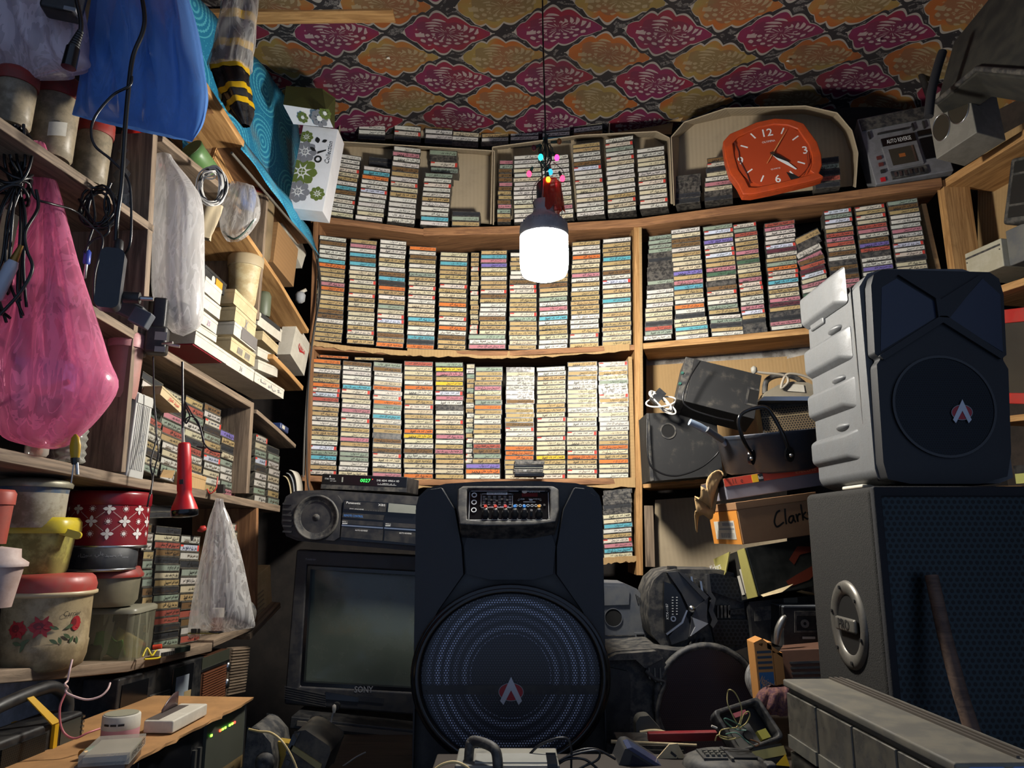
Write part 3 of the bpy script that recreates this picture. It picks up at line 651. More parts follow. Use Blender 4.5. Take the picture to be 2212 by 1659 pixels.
LIDR2=mat('bright_red_lid','#c8281a',.35,var=.1)
# jars on the upper shelf
GJ='red-lidded jars on the upper side shelf'
for px,yt,yb_,r,lab,lm in ((22,160,276,50,'cloudy jar with dull red lid, nearest the camera on the jar shelf',LIDR),(108,178,346,54,'biggest cloudy jar with dark red lid and peeling label',LIDR),(192,262,402,42,'cloudy jar with red lid under the corner of the blue bag',LIDR)):
    t=stand('storage_jar',lab,'jar',px,yb_,-.1,group=GJ); h=yb_-yt
    lat('jar_body',HAZY,t,px,[(r*.8,yb_),(r*.9,yb_-6),(r*.94,yb_-h*.5),(r*.96,yt+h*.3),(r*.93,yt+h*.22)])
    lat('lid',lm,t,px,[(r,yt+h*.24),(r*1.03,yt+h*.2),(r*1.02,yt+6),(r*.93,yt),(0,yt)])
t=bpy.data.objects['storage_jar.001']; o=M().grid(lambda u,v:V((.046*cos(-1.2+.7*u),.046*sin(-1.2+.7*u),.03+.03*v+.01*u)),8,3).obj('label_card',WHITE,t); 
def ribjar(lab,px,yt,yb_,r,off,lid,ribs=6,fill='#4a4640',ltop=None,group=None):
    t=stand('ribbed_jar',lab,'jar',px,yb_,off,group=group); h=yb_-yt; pr=[(r*.85,yb_)]; pl=[]
    for i in range(ribs*4+1):
        f=i/(ribs*4); pl.append((r*(.93+.06*cos(2*pi*ribs*f)),yb_-4-f*h*.68))
    pr+=pl+[(r*.9,yb_-h*.76),(r*.72,yb_-h*.84),(r*.66,yb_-h*.88)]
    lat('jar_body',CLEAR,t,px,pr)
    lat('contents',mat('jar_contents',fill,.6,var=.6,vs=40),t,px,[(r*.7,yb_-2),(r*.8,yb_-h*.2),(r*.78,yb_-h*.5),(r*.5,yb_-h*.58),(0,yb_-h*.6)])
    if lid: lat('lid',lid,t,px,[(r*.7,yb_-h*.86),(r*.72,yb_-h*.88),(r*.72,yt+3),(r*.66,yt),(0,yt)])
ribjar('clear ribbed jar with bright red lid, last on the jar shelf',272,288,466,40,-.07,LIDR2,5,'#5b5a55')
ribjar('big clear ribbed jar of small parts beside the silver device',230,858,1024,44,-.06,LIDR2,6,'#4d473d')
ribjar('smaller clear ribbed jar of parts behind the pink bag tip',146,880,1000,40,-.05,None,5,'#66615a')
t=stand('small_jar','little clear jar with an orange thing inside, on the dusty shelf',"jar",78,986,-.04); lat('jar_body',CLEAR,t,78,[(22,986),(27,980),(27,955),(20,946),(0,946)]); lat('contents',P('#d5642a'),t,74,[(10,983),(14,975),(10,955),(0,952)])
# tubs and tins
t=stand('pink_tub','cloudy pink plastic tub with lid hanging over the shelf below the bricks','tub',262,862,-.03)
PK=mat('pink_cloudy_plastic','#a8776f',.4,var=.2,vs=10,dirt='#8a6f60',da=.4)
lat('tub_body',PK,t,262,[(30,862),(34,850),(39,752)]); lat('lid',mat('pink_lid','#c78e90',.4,dirt='#8a6a62',da=.4),t,262,[(42,754),(43,740),(41,728),(36,722),(0,722)])
t=stand('cream_tub','grimy cream plastic tub with fluted rim behind the white boxes','tub',524,664,-.05)
lat('tub_body',mat('cream_grimy','#bfb08a',.5,var=.2,dirt='#8a6c34',da=.5,ds=10),t,524,[(27,664),(30,655),(37,582),(38,578)]); g=M(); kk=kpx(524,575,Y=t.location.y)
lat('lid',mat('cream_lid','#a8987a',.5),t,524,[(39,580),(40,560),(36,556),(0,556)],n=64)
t=stand('green_jar','small grey-green jar in shade behind the white boxes','jar',568,680,-.06); lat('jar_body',P('#5d6350'),t,568,[(14,684),(16,680),(16,640),(12,632),(0,630)])
ENAM=mat('stained_enamel','#a7a08d',.45,var=.25,vs=8,dirt='#5f5136',da=.65,ds=8)
t=stand('metal_pot','stained pale metal pot with blue band and flat lid','pot',62,1140,-.08)
lat('pot_body',ENAM,t,62,[(72,1140),(78,1130),(81,1066)]); lat('blue_band',mat('blue_band','#44586e',.5,dirt='#77705c',da=.5,ds=14),t,62,[(80,1067),(82,1055),(83,1052)]); lat('lid',mat('pot_lid','#8d8977',.35,metal=.4,dirt='#5a5340',da=.4),t,62,[(88,1054),(90,1046),(86,1040),(60,1034),(0,1032)])
t=stand('yellow_tub','grimy yellow square tub with bright yellow lid','tub',72,1240,-.08)
YT=mat('yellow_tub','#a8a052',.4,var=.3,vs=9,dirt='#5d5328',da=.7,ds=9)
lat('tub_body',YT,t,72,[(66,1240),(70,1230),(80,1150)],sq=.5,n=40,yaw=.3); lat('lid',mat('yellow_lid','#c7b32e',.35,dirt='#8a7a20',da=.3),t,72,[(88,1152),(90,1146),(89,1128),(82,1118),(0,1116)],sq=.5,n=40,yaw=.3)
g=M().prism(rrect(-.02,.02,-.007,.007,.006),0,.012); o=g.obj('clip',mat('yellow_lid','#c7b32e',.35),t); q=at(150,1152,t.location.y-.03)-t.location; o.location=q; o.rotation_euler=(0,.3,.3)
t=stand('red_tub','dull red plastic tub cut by the frame edge','tub',-22,1175,-.05); lat('tub_body',mat('dull_red','#a5493c',.5,dirt='#6e4438',da=.4),t,-22,[(36,1175),(42,1090)]); lat('lid',mat('dull_red','#a5493c',.5),t,-22,[(45,1090),(46,1066),(40,1058),(0,1056)])
t=stand('pale_pink_tub','pale pink tub with a red flower, above the flowered tub','tub',-14,1312,.03); lat('tub_body',mat('pale_pink','#bfa79e',.5,var=.2,dirt='#8a6a58',da=.5),t,-14,[(40,1312),(58,1222)]); lat('lid',mat('pale_pink_lid','#c9b5ad',.4,dirt='#8a6a58',da=.4),t,-14,[(66,1224),(67,1216),(48,1205),(46,1186),(0,1180)])
# flowered tub
t=stand('flowered_tub','large beige tub with rose pattern and worn red lid','tub',88,1443,-.03)
TB=mat('beige_tub_plastic','#9c8a68',.38,var=.15,dirt='#5d4a2c',da=.6,ds=9)
lat('tub_body',TB,t,88,[(78,1443),(92,1436),(99,1415),(100,1400),(102,1384),(100,1382),(101,1284)],n=40); lat('rim',mat('tub_rim','#bba985',.4),t,88,[(100,1286),(109,1282),(109,1276),(100,1274)],n=40); lat('lid',mat('worn_red_lid','#a8423a',.38,var=.15,dirt='#80604e',da=.35,ds=8),t,88,[(104,1276),(106,1262),(100,1246),(92,1240),(0,1238)],n=40)
def wrap(g,polys,r,phi,mi,z0=0.):
    for p in polys:
        g.add([((r)*cos(phi+s/r),(r)*sin(phi+s/r),z0+z) for s,z in p],[tuple(range(len(p)))],mi)
def petal(cx,cz,L,w,a,n=6,e=1.):
    o=[]
    for i in range(n+1): u=i/n; o.append((u*L,w*sin(pi*u**e)))
    for i in range(1,n): u=1-i/n; o.append((u*L,-w*sin(pi*u**e)))
    return [(cx+x*cos(a)-y*sin(a),cz+x*sin(a)+y*cos(a)) for x,y in o]
def ell(cx,cz,a,b,n=12): return [(cx+a*cos(2*pi*i/n),cz+b*sin(2*pi*i/n)) for i in range(n)]
k=klat(88,1350,t.location.y); o0=t.location; phi=math.atan2(-o0.y,-o0.x); rT=101.2*k; zf=lambda y:at(88,y,o0.y).z-o0.z; g=M()
for sx,sy,a,b in ((-62,1350,22,18),(-10,1345,26,16),(70,1342,13,18)):
    wrap(g,[ell(sx*k,0,a*k,b*k)],rT,phi,0,zf(sy)); wrap(g,[ell((sx-5)*k,.002,a*k*.45,b*k*.5)],rT+.0004,phi,1,zf(sy))
    for j in range(6): wrap(g,[petal(sx*k,0,a*1.15*k,5*k,j*1.05)],rT+.0002,phi,0,zf(sy))
for sx,sy,L,a in ((-30,1370,26,3.6),(-40,1372,30,4.4),(30,1352,24,2.8),(42,1352,26,.4),(40,1362,24,-.6),(30,1368,20,-1.2),(74,1370,20,-1.3),(66,1368,20,-2),(-70,1376,22,-.3),(10,1372,22,-.5)):
    wrap(g,[petal(sx*k,0,L*k,4.5*k,a)],rT+.0003,phi,2,zf(sy))
g.obj('printed_roses',[mat('rose_red','#a32226',.5,var=.2),mat('rose_dark','#701a1e',.5),mat('leaf_green','#4a5a3c',.5,var=.2)],t)
g=M(); v,f,tw,th=textgeo('Carrier',2,0.); kx=44*k/tw; g.add([((rT+.001)*cos(phi+((x*kx)+34*k+y*kx*.3)/rT),(rT+.001)*sin(phi+(x*kx+34*k+y*kx*.3)/rT),zf(1326)+y*kx*1.2) for x,y in v],f); g.obj('printed_word',INK,t)
# red tin with white flowers
t=stand('red_biscuit_tin','dark red round biscuit tin with white flower lattice','tin',228,1182,-.085)
TR=mat('tin_red','#7d0f1d',.3,var=.1,dirt='#4f1a1c',da=.25); 
lat('tin_body',TR,t,228,[(91,1180),(91,1092)],n=48); lat('base_rim',STEEL,t,228,[(90,1184),(92.5,1182),(92.5,1178),(91,1177)],n=48); lat('lid',TR,t,228,[(91.5,1093),(93,1091),(93,1070),(91,1064),(84,1063),(82,1066),(0,1066)],n=48)
o0=t.location; k=klat(228,1130,o0.y); phi=math.atan2(-o0.y,-o0.x); rT=91.6*k; zf=lambda y:at(228,y,o0.y).z-o0.z; g=M(); NP=8; per=2*pi*rT/NP/2
for row,y in enumerate((1101,1127,1153)):
    for i in range(-8,9):
        s=i*per; st_=(i+row)%2==0
        if abs(s)>rT*1.5: continue
        if st_: wrap(g,[petal(s,0,14*k,4.2*k,j*pi/2) for j in range(4)],rT,phi,0,zf(y))
        else:
            wrap(g,[ell(s,0,4.6*k,4.6*k,10)],rT,phi,0,zf(y)); wrap(g,[ell(s+7*k*cos(a_*.63),7*k*sin(a_*.63),.9*k,.9*k,5) for a_ in range(10)],rT,phi,0,zf(y))
        if st_ and row<2:
            for sg in (-1,1):
                for q in range(4,12): wrap(g,[ell(s+sg*per*q/15.,-(zf(1101)-zf(1127))*q/15.,1.1*k,1.1*k,4)],rT,phi,0,zf(y))
g.obj('printed_flowers',mat('tin_white','#d5d0cc',.4),t)
t=stand('dark_tin','low dark blue-black tin with faint script, between red tin and red-lidded tub','tin',216,1232,-.08); lat('tin_body',mat('dark_tin','#1b1f28',.35,var=.3,dirt='#4a4a48',da=.4),t,216,[(78,1232),(81,1229),(81,1184),(78,1182)],n=40); lat('rim',STEEL,t,216,[(80,1232),(82.5,1230),(82.5,1227),(80,1226)],n=40)
o0=t.location; k=klat(216,1205,o0.y); phi=math.atan2(-o0.y,-o0.x)-.1; rT=81.6*k; g=M()
for w_,(s,ry) in zip(AR[:6],((-30,1202),(-6,1203),(16,1203),(36,1203),(54,1204),(-44,1202))):
    v,f,tw,th=textgeo(w_[::-1],1,0.); q=18*k/tw; g.add([(rT*cos(phi+(s*k+x*q)/rT),rT*sin(phi+(s*k+x*q)/rT),at(216,ry,o0.y).z-o0.z+y*q) for x,y in v],f)
g.obj('printed_script',INKD,t)
t=stand('red_lidded_tub','round clear tub with red lid under the dark tin','tub',230,1308,-.07); lat('tub_body',mat('dusty_clear_tub','#6f6a58',.4,var=.2,vs=14,dirt='#8b8368',da=.35),t,230,[(58,1308),(68,1296),(71,1244)],n=36); lat('lid',LIDR,t,230,[(76,1246),(77,1240),(70,1232),(66,1224),(0,1222)],n=36)
t=stand('clear_container','square clear container with a green sachet inside on the low shelf','container',238,1428,-.075)
lat('container_body',film('dusty_clear','#b8b69c',.3,.25,.4,18.),t,238,[(72,1428),(75,1420),(78,1322),(79,1318)],sq=.3,n=40,yaw=.1); lat('lid',mat('pale_lid','#8f8b78',.35,alpha=.8),t,238,[(80,1320),(80,1312),(74,1308),(0,1308)],sq=.3,n=40,yaw=.1)
o=M().grid(lambda u,v:V((-.03+.075*u,-.03+.02*sin(3*u+v),.012+.05*v*(1-.3*u)+.006*sin(7*u))),8,8).obj('green_sachet',P('#6fae57',.5),t,solid=.003)
o=M().grid(lambda u,v:V((.0+.06*u,.0+.02*v,.02+.05*v-.03*u)),6,6).obj('yellowed_paper',P('#b3a26a',.7),t,solid=.002); M().lathe([(.02,.003),(.022,.02),(.016,.034),(0,.034)],14,T=MX.Translation((-.03,-.02,.002))).obj('dark_cap',P('#26261f'),t)
# ---------------------------------------------------------------- white card boxes
def sidebox(name,label,quad,depth,m,off=.02,cat='box',group=None,bev=.0015,extra=None):
    tl,tr,br,bl=[atl(x,y,off) for x,y in quad]; fr,w,h=frame(bl,br,tl); inv=fr.inverted(); pl=[inv@p for p in (bl,br,tr,tl)]
    t=thing(name,label,cat,m=fr,group=group)
    h=(pl[3].z+pl[2].z-pl[1].z)/2
    M().prism([(0,0),(w,0),(w,h*.82),(0,h*.82)],0,depth).obj('box_body',m,t,bev=bev,seg=1)
    M().box(-.001,w+.001,-.0012,depth+.001,h*.72,h*.985).obj('box_lid',m,t,bev=bev,seg=1)
    if extra: extra(t,w,h)
    return t
GW='white card boxes stacked on the side shelf'
def note(s,hh=.4,mm=INKD): return lambda t,w,h: M().text(s,h*hh,w*.5,h*.36,-.0016,al=.5,sh=.2,w=min(w*.5,h*hh*.6*len(s))).obj('pen_mark',mm,t)
WB=[((440,590),(476,624),(475,659),(440,628)),((440,632),(474,661),(474,690),(437,662)),((436,666),(468,695),(467,722),(429,694)),((427,696),(467,724),(467,740),(422,712)),
    ((504,622),(556,667),(552,700),(504,655)),((507,658),(552,701),(550,731),(506,692)),((507,693),(554,732),(552,760),(504,722)),((502,724),(550,767),(549,792),(497,756)),
    ((420,714),(490,758),(488,786),(420,742)),((490,759),(549,800),(547,824),(488,787)),((549,801),(613,839),(612,862),(549,824)),
    ((563,674),(609,713),(607,739),(556,701)),((568,712),(600,746),(599,765),(566,734)),((559,749),(600,771),(599,790),(556,768)),((560,775),(597,794),(599,815),(557,798))]
WL=['top white box of the stack beside the long clear bag','second white box down beside the long clear bag','white box marked 25 in the stack by the clear bag','lowest flat white box of the stack by the clear bag',
    'top cream box below the grimy cream tub','cream box with a pencil cross below the cream tub','white-fronted box wrapped with grey tape below the cream tub','box with faint barcode lines at the foot of the middle stack',
    'long white box with red lining jutting over the shelf edge','long white box marked 36 jutting over the shelf edge','last jutting white box with scribbled writing, near the corner',
    'white box with torn black tape in the far stack','small tan box in the far stack','plain white box in the far stack','wrinkled white box at the foot of the far stack']
for i,(q,l) in enumerate(zip(WB,WL)):
    ex={2:note('25',mm=mat('mauve_ink','#9a7aa0',.8)),5:note('X',.7),7:note('IIIII  IIIII',.5),9:note('36'),10:lambda t,w,h:M().text('\uFEE9\uFE8E\uFEB7 \uFEED\uFEDF\uFEF2 S-',h*.5,w*.5,h*.36,-.0016,w=w*.8).obj('pen_mark',INKD,t),6:lambda t,w,h:M().box(w*.3,w*1.003,-.002,.05,h*.1,h*.99).obj('grey_tape',P('#6a6664',.5),t),11:lambda t,w,h:M().box(w*.1,w*.9,-.002,.04,h*.7,h*1.02).obj('black_tape',P('#2a2a2c',.5),t),
        8:lambda t,w,h:M().box(.0,w*.9,.004,.09,-.003,.0).obj('red_lining',P('#8c1226',.5),t)}.get(i)
    sidebox('card_box',l,q,.1,CREAM if i in(4,5,7,12) else WHITE,group=GW,extra=ex,off=.02 if i<11 else -.02)
def swoosh(t,w,h):
    g=M(); c=[]; 
    g.add([(w*.25,-.002,h*.52),(w*.45,-.002,h*.38),(w*.8,-.002,h*.55),(w*.5,-.002,h*.46),(w*.36,-.002,h*.47)],[(0,1,2,3,4)]); g.text('NIKE',h*.1,w*.55,h*.53,-.002,w=w*.4); g.obj('printed_logo',INKR,t)
sidebox('white_shoe_box','tall white shoe box with a small red tick logo in the corner',((628,674),(659,722),(657,812),(627,765)),.05,WHITE,off=-.03,extra=swoosh)
sidebox('brown_carton','brown flat-folded carton leaning on the steep pine board',((592,470),(650,540),(634,620),(590,566)),.09,KRAFTV,off=-.03)
sidebox('open_white_box','upturned open box with cardboard inside and white rim behind the cable',((618,455),(668,548),(652,580),(608,478)),.08,WHITE,off=-.07)
t=sidebox('film_carton','small black carton with orange and white end panel',((440,566),(486,610),(486,640),(440,598)),.07,K,off=-.01,extra=lambda t,w,h:(M().box(w*.5,w*.8,-.002,0,0,h*.7).obj('orange_panel',P('#d08a1e'),t),M().add(ell(w*.4,h*.35,w*.09,h*.3) and [(a,-.0022,b) for a,b in ell(w*.38,h*.35,w*.08,h*.3)],[tuple(range(12))]).obj('white_panel',WHITE,t)))
# flowered carton "Collection"
def collection():
    P_=lambda x,y:at(x,y,2.40)
    bl,br,tl=P_(620,448),P_(697,457),P_(634,268); fr,w,h=frame(bl,br,tl)
    t=thing('flowered_carton','tall white shoe carton printed with green and grey flowers','carton',m=fr)
    M().box(0,w,0,.10,0,h).obj('carton_body',mat('carton_white','#d8d8dc',.45,var=.04,dirt='#9a958c',da=.15),t,bev=.001,seg=1)
    GG=[mat('flower_olive','#5c6a2c',.6,var=.1),mat('flower_grey','#77777d',.6,var=.1),INKW,INK]
    g=M()
    def fl(cx,cz,r,c):
        for j in range(8):
            a=j*pi/4; p=[(x,z) for x,z in petal(cx,cz,r,r*.3,a,9,2.3)]
            p=[(min(max(x,.0008),w-.0008),min(max(z,.0008),h-.0008)) for x,z in p]; g.add([(x,-.0005-.00008*j-c*.0004,z) for x,z in p],[tuple(range(len(p)))],c)
        for rr,cc,yy in ((.3,2,-.0017),(.22,c,-.0019)):
            p=[(min(max(x,.0008),w),z) for x,z in ell(cx,cz,r*rr,r*rr,16)]; g.add([(x,yy,z) for x,z in p],[tuple(range(16))],cc)
        for dx,dz in ((.02,.22),(.22,.02)): g.add([(max(cx-r*dx,.0008),-.0021,cz-r*dz),(cx+r*dx,-.0021,cz-r*dz),(cx+r*dx,-.0021,cz+r*dz),(max(cx-r*dx,.0008),-.0021,cz+r*dz)],[(0,1,2,3)],2)
    fl(w*.16,h*.88-h*.02,w*.20,0); fl(w*.2,h*.68,w*.34,1); fl(w*.22,h*.2,w*.34,1); fl(w*.22,h*.44,w*.44,0); fl(w*.76,h*.2,w*.22,0)
    g.obj('printed_flowers',GG,t)
    g=M(); tx=w*.86
    g.text('Collection',w*.13,tx,h*.70,-.0012,sh=.25,rot=pi/2,w=h*.27)
    for p in (petal(w*.52,h*.80,w*.2,w*.07,1.9),petal(w*.62,h*.82,w*.16,w*.05,.5),petal(w*.5,h*.7,w*.22,w*.05,2.6)): g.add([(x,-.0012,z) for x,z in p],[tuple(range(len(p)))])
    g.ring([(a,b) for a,b in circ(w*.6,h*.61,w*.11,16)],[(a,b) for a,b in circ(w*.6,h*.61,w*.06,16)],-.0012,-.0006)
    g.add([(w*.55,-.0012,h*.67),(w*.78,-.0012,h*.72),(w*.78,-.0012,h*.735),(w*.55,-.0012,h*.70)],[(0,1,2,3)])
    g.obj('printed_word',INK,t)
    # lid lying on its side above
    bl,br,tl=P_(632,268),P_(700,276),P_(612,226); 
    a,b,c,d=[at(x,y,Y) for x,y,Y in ((634,268,2.38),(720,276,2.36),(704,240,2.33),(612,226,2.33))]
    e,f=at(618,186,2.38),at(696,192,2.38); gq=at(724,212,2.46); hh=at(722,278,2.46)
    inv=fr.inverted(); vs=[inv@p for p in (a,b,c,d,e,f,gq,hh)]
    OL=mat('carton_olive','#454a22',.5,var=.1)
    M().add(vs[:4],[(0,1,2,3)],0).add([vs[3],vs[2],vs[5],vs[4]],[(0,1,2,3)],1).add([vs[1],vs[7],vs[6],vs[5],vs[2]],[(0,1,2,3,4)],1).obj('carton_lid',[mat('carton_white','#d8d8dc',.45,var=.04),OL],t,solid=.002)
    m2,w2,h2=frame(vs[3],vs[2],vs[4]); g=M(); g.text('Collection',h2*.2,w2*.5,h2*.75,-.0018,rot=pi,w=w2*.42,sh=.2)
    for p in (petal(w2*.45,h2*.3,w2*.16,w2*.05,2.7),petal(w2*.4,h2*.35,w2*.14,w2*.05,2.),petal(w2*.55,h2*.3,w2*.2,w2*.03,1.6)): g.add([(x,-.0018,z) for x,z in p],[tuple(range(len(p)))])
    g.ring(circ(w2*.64,h2*.38,w2*.06,14),circ(w2*.64,h2*.38,w2*.03,14),-.0018,-.001)
    o=g.obj('lid_print',INKW,t); o.matrix_local=m2
    m3,w3,h3=frame(vs[0],vs[1],vs[3]); g=M()
    for cx,cz,r,c in ((w3*.28,h3*.42,w3*.14,0),(w3*.7,h3*.45,w3*.22,1),(w3*.86,h3*.75,w3*.16,0)):
        for j in range(8): p=petal(cx,cz,r,r*.3,j*pi/4,8,2.3); g.add([(x,-.0018-.0001*j,min(z,h3*.98)) for x,z in p],[tuple(range(len(p)))],c)
        g.disc(cx,cz,r*.3,-.003,2,14)
    o=g.obj('lid_print',GG,t); o.matrix_local=m3
collection()

t=sidebox('paper_stack','stack of yellowed papers on the shelf stub past the brown upright panel',((556,1236),(584,1222),(588,1312),(556,1342)),.06,CREAM,off=-.03,cat='papers')
for i in range(6): M().box(-.002,.05,-.003,.05,.008+.014*i,.011+.014*i).obj('sheet_edge',mat('paper_edge','#8d8068',.8),t)
t=thing('curved_cover','pale curved plastic covers nested at the far end of the torch shelf','cover',loc=atl(622,1070,-.02)); 
for i in range(3): M().grid(lambda u,v:V((.03*cos(1.6*u)-.01*i,.07*v,.085*sin(1.6*u)-.01*i)),10,2).obj('cover_sheet',[WHITE,GREY,CREAM][i],t,solid=.003)
t=thing('blue_gadget','small dark blue gadget on the steep little board near the corner','gadget',m=frame(atl(606,926,-.02),atl(640,950,-.02),atl(606,912,-.02))[0]); M().box(0,.07,0,.04,0,.022).obj('gadget_body',P('#23345f',.4),t,bev=.004); M().box(.01,.03,-.002,0,.004,.016).obj('white_tag',WHITE,t)
t=thing('white_clip_lamp','small grey-white lamp part by the cable near the corner','lamp',loc=atl(648,655,-.01)); M().lathe([(.006,0),(.016,.008),(.018,.03),(.012,.04),(0,.04)],16).obj('lamp_head',GREY,t); M().cyl((0,0,.04),(.02,.0,.05),.006,n=10).obj('lamp_neck',WHITE,t)
# ================================================================ hanging things on the left
def bag(name,label,rows,Y,m,nf=9,fold=.12,cat='bag',nu=64,nv=40,ysh=0.,seed=1,knot=None,closed=True):
    """rows: (left x,left y,right x,right y,half thickness m, fold scale)"""
    r=random.Random(seed); ph=[r.uniform(0,6.3) for _ in range(6)]; o0=at((rows[0][0]+rows[0][2])/2,(rows[0][1]+rows[0][3])/2,Y); n=len(rows)-1
    cr=lambda a,b,c,d,t:.5*((2*b)+(c-a)*t+(2*a-5*b+4*c-d)*t*t+(3*b-a-3*c+d)*t**3)
    def row(v):
        f=v*n; i=min(int(f),n-1); t=f-i; q=[rows[max(i-1,0)],rows[i],rows[i+1],rows[min(i+2,n)]]
        return [cr(*[z[k] for z in q],t) for k in range(6)]
    def fn(u,v):
        x0,y0,x1,y1,th,fs=row(v); a=2*pi*u; c=cos(a); s=sin(a)
        f=fold*fs*(.55*sin(nf*a+ph[0]+2.2*v)+.3*sin((nf*1.7)//1*a+ph[1]-3*v)+.25*sin((nf*2.6)//1*a+ph[2]+5*v))
        w=.5+.5*c; p=at(x0+(x1-x0)*w+f*(x1-x0)*.22*s,y0+(y1-y0)*w,Y)
        dep=th*s*(1+f*2.2)+f*.02
        return p+V((0,dep,0))-o0
    o=M().grid(fn,nu,nv).obj(name,m); o.location=o0; return tag(o,label,cat)
PINK=film('pink_film','#ff9cc2',.55,.16,.5,45.)
BLUEF=film('blue_film','#5685c8',.92,.22,.35,40.)
WHITEF=film('white_film','#eceae9',.6,.12,.5,55.)
CLEARF=film('clear_film','#f4f2ef',.32,.12,.5,60.)
LILAC=film('lilac_film','#eee2ea',.72,.12,.5,40.)
bag('pink_carrier_bag','translucent pink carrier bag hanging from the jar shelf by its stretched handles',[(72,305,96,309,.006,1),(66,340,108,345,.012,1),(52,430,132,430,.02,1),(30,560,165,560,.035,1.),(2,690,205,690,.055,.9),(-14,760,228,770,.068,.7),(-16,830,247,830,.075,.55),(-10,900,205,900,.06,.6),(10,945,150,955,.035,.7),(60,963,125,968,.012,.6),(85,968,110,970,.004,.3)],1.33,PINK,nf=11,fold=.10,seed=3)
t=thing('carton_in_bag','pale lilac small carton seen inside the pink bag','carton',loc=at(40,835,1.34)); M().box(0,.085,-.03,.03,0,.05).obj('carton_body',P('#8f86b8',.7),t,bev=.001); t.rotation_euler=(0,.05,.15)
cord('cable_in_bag','thick black cable bent inside the pink bag',[at(0,735,1.34),at(30,770,1.33),at(45,820,1.3),at(62,875,1.31),at(30,905,1.36)],.006,CABLE)
t=thing('plug_in_bag','red striped plug lying inside the pink bag','plug',loc=at(85,850,1.3)); M().cyl((0,0,0),(.05,0,.022),.007,.005,10).obj('plug_body',P('#a5203a'),t)
o=M().lathe([(.002,0),(.035,.004),(.05,.02),(.045,.035),(.02,.045),(0,.045)],20,sx=1.1,sy=.5).obj('dark_bundle',K); o.location=at(75,905,1.36); tag(o,'dark bundled device at the bottom of the pink bag','device')
bag('blue_carrier_bag','glossy blue carrier bag hanging upper left in front of the jars',[(215,-40,395,-40,.05,.8),(212,20,410,10,.06,.8),(205,90,424,70,.07,.7),(190,150,436,140,.07,.7),(178,190,445,200,.06,.6),(164,225,438,262,.035,.5),(156,248,416,306,.008,.3)],1.36,BLUEF,nf=12,fold=.3,seed=8)
bag('lilac_clear_bag','crinkled lilac see-through bag in the top left corner',[(-40,-60,150,-60,.05,1),(-40,0,170,-5,.06,1),(-40,70,180,60,.06,1),(-40,120,182,110,.05,1),(-30,150,180,145,.03,.8),(-30,168,60,170,.006,.5)],1.27,LILAC,nf=12,fold=.2,seed=5)
o=M().lathe([(0,-.05),(.05,-.03),(.06,.01),(.04,.05),(0,.06)],16,sx=1,sy=.6).obj('purple_bundle',P('#4a3a78',.6,var=.4,vs=30)); o.location=at(30,60,1.29); tag(o,'purple fabric bundle inside the lilac bag','bundle')
bag('long_clear_bag','long milky clear bag hanging between upright and white wire coil',[(344,296,362,300,.008,1),(340,330,372,340,.014,1),(336,390,415,395,.03,.9),(333,470,436,440,.04,.8),(331,560,439,560,.045,.6),(332,640,438,640,.045,.6),(350,690,430,700,.035,.9),(372,718,395,726,.008,.6)],1.66,WHITEF,nf=9,fold=.07,seed=9)
cord('cable_in_long_bag','thin dark looped lead in the bottom of the long clear bag',[at(334,610,1.66),at(350,600,1.65),at(372,625,1.65),at(350,640,1.66),at(365,690,1.65),at(392,672,1.65),at(345,610,1.66)],.0022,CABLE)
o=M().lathe([(0,0),(.03,.004),(.034,.02),(.03,.045),(.01,.055),(0,.055)],16,sx=1.2,sy=.7).obj('dark_device',K); o.location=at(378,700,1.68); tag(o,'dark gadget lying at the bottom of the long clear bag','gadget')
bag('knotted_clear_bag','knotted clear bag with round black magnet parts hanging under the torch shelf',[(466,1076,482,1078,.004,1),(462,1092,486,1096,.007,1),(450,1130,500,1130,.018,1.),(436,1200,520,1200,.032,.9),(420,1280,536,1275,.042,.7),(410,1340,546,1325,.042,.6),(406,1372,551,1350,.02,.5),(410,1378,548,1356,.004,.3)],1.82,CLEARF,nf=9,fold=.08,seed=11)
t=thing('round_magnets','two round black discs inside the knotted clear bag','magnet',loc=at(500,1350,1.84))
M().lathe([(.002,-.02),(.03,-.018),(.036,0),(.03,.018),(.002,.02)],24,T=MX.Rotation(pi/2,4,'X')).obj('disc',KD,t).location=(.022,0,.025); M().lathe([(.002,-.02),(.034,-.018),(.038,0),(.034,.018),(.002,.02)],24,T=MX.Rotation(pi/2,4,'X')).obj('disc',KD,t).location=(-.012,.03,.04)
t=thing('copper_spool','small spool of copper wire in the knotted clear bag','spool',loc=at(468,1362,1.81)); M().cyl((0,0,.0),(0,0,.03),.013,n=16).obj('copper_winding',mat('copper','#9c5a34',.35,metal=.8),t); M().cyl((0,0,.03),(0,0,.05),.014,n=16).obj('paper_band',WHITE,t); M().cyl((0,0,-.004),(0,0,0),.017,n=16).obj('flange',K,t)
t=thing('circuit_board_scrap','olive circuit board lying at the bottom of the knotted bag','board',loc=at(430,1368,1.81)); M().box(-.02,.05,-.015,.02,0,.003).obj('board_plate',P('#8a8040',.5),t); M().box(-.012,0,-.018,-.014,.002,.012).box(.003,.008,-.018,-.014,.002,.012).obj('pins',K,t)
bag('small_clear_bag','small clear bag drooping over the tub by the white wire coil',[(500,392,548,402,.01,1),(488,420,560,430,.02,1),(475,460,560,470,.026,.7),(478,500,540,500,.024,.6),(490,521,520,518,.01,.4)],1.92,CLEARF,nf=8,fold=.15,seed=4,nu=40,nv=24)
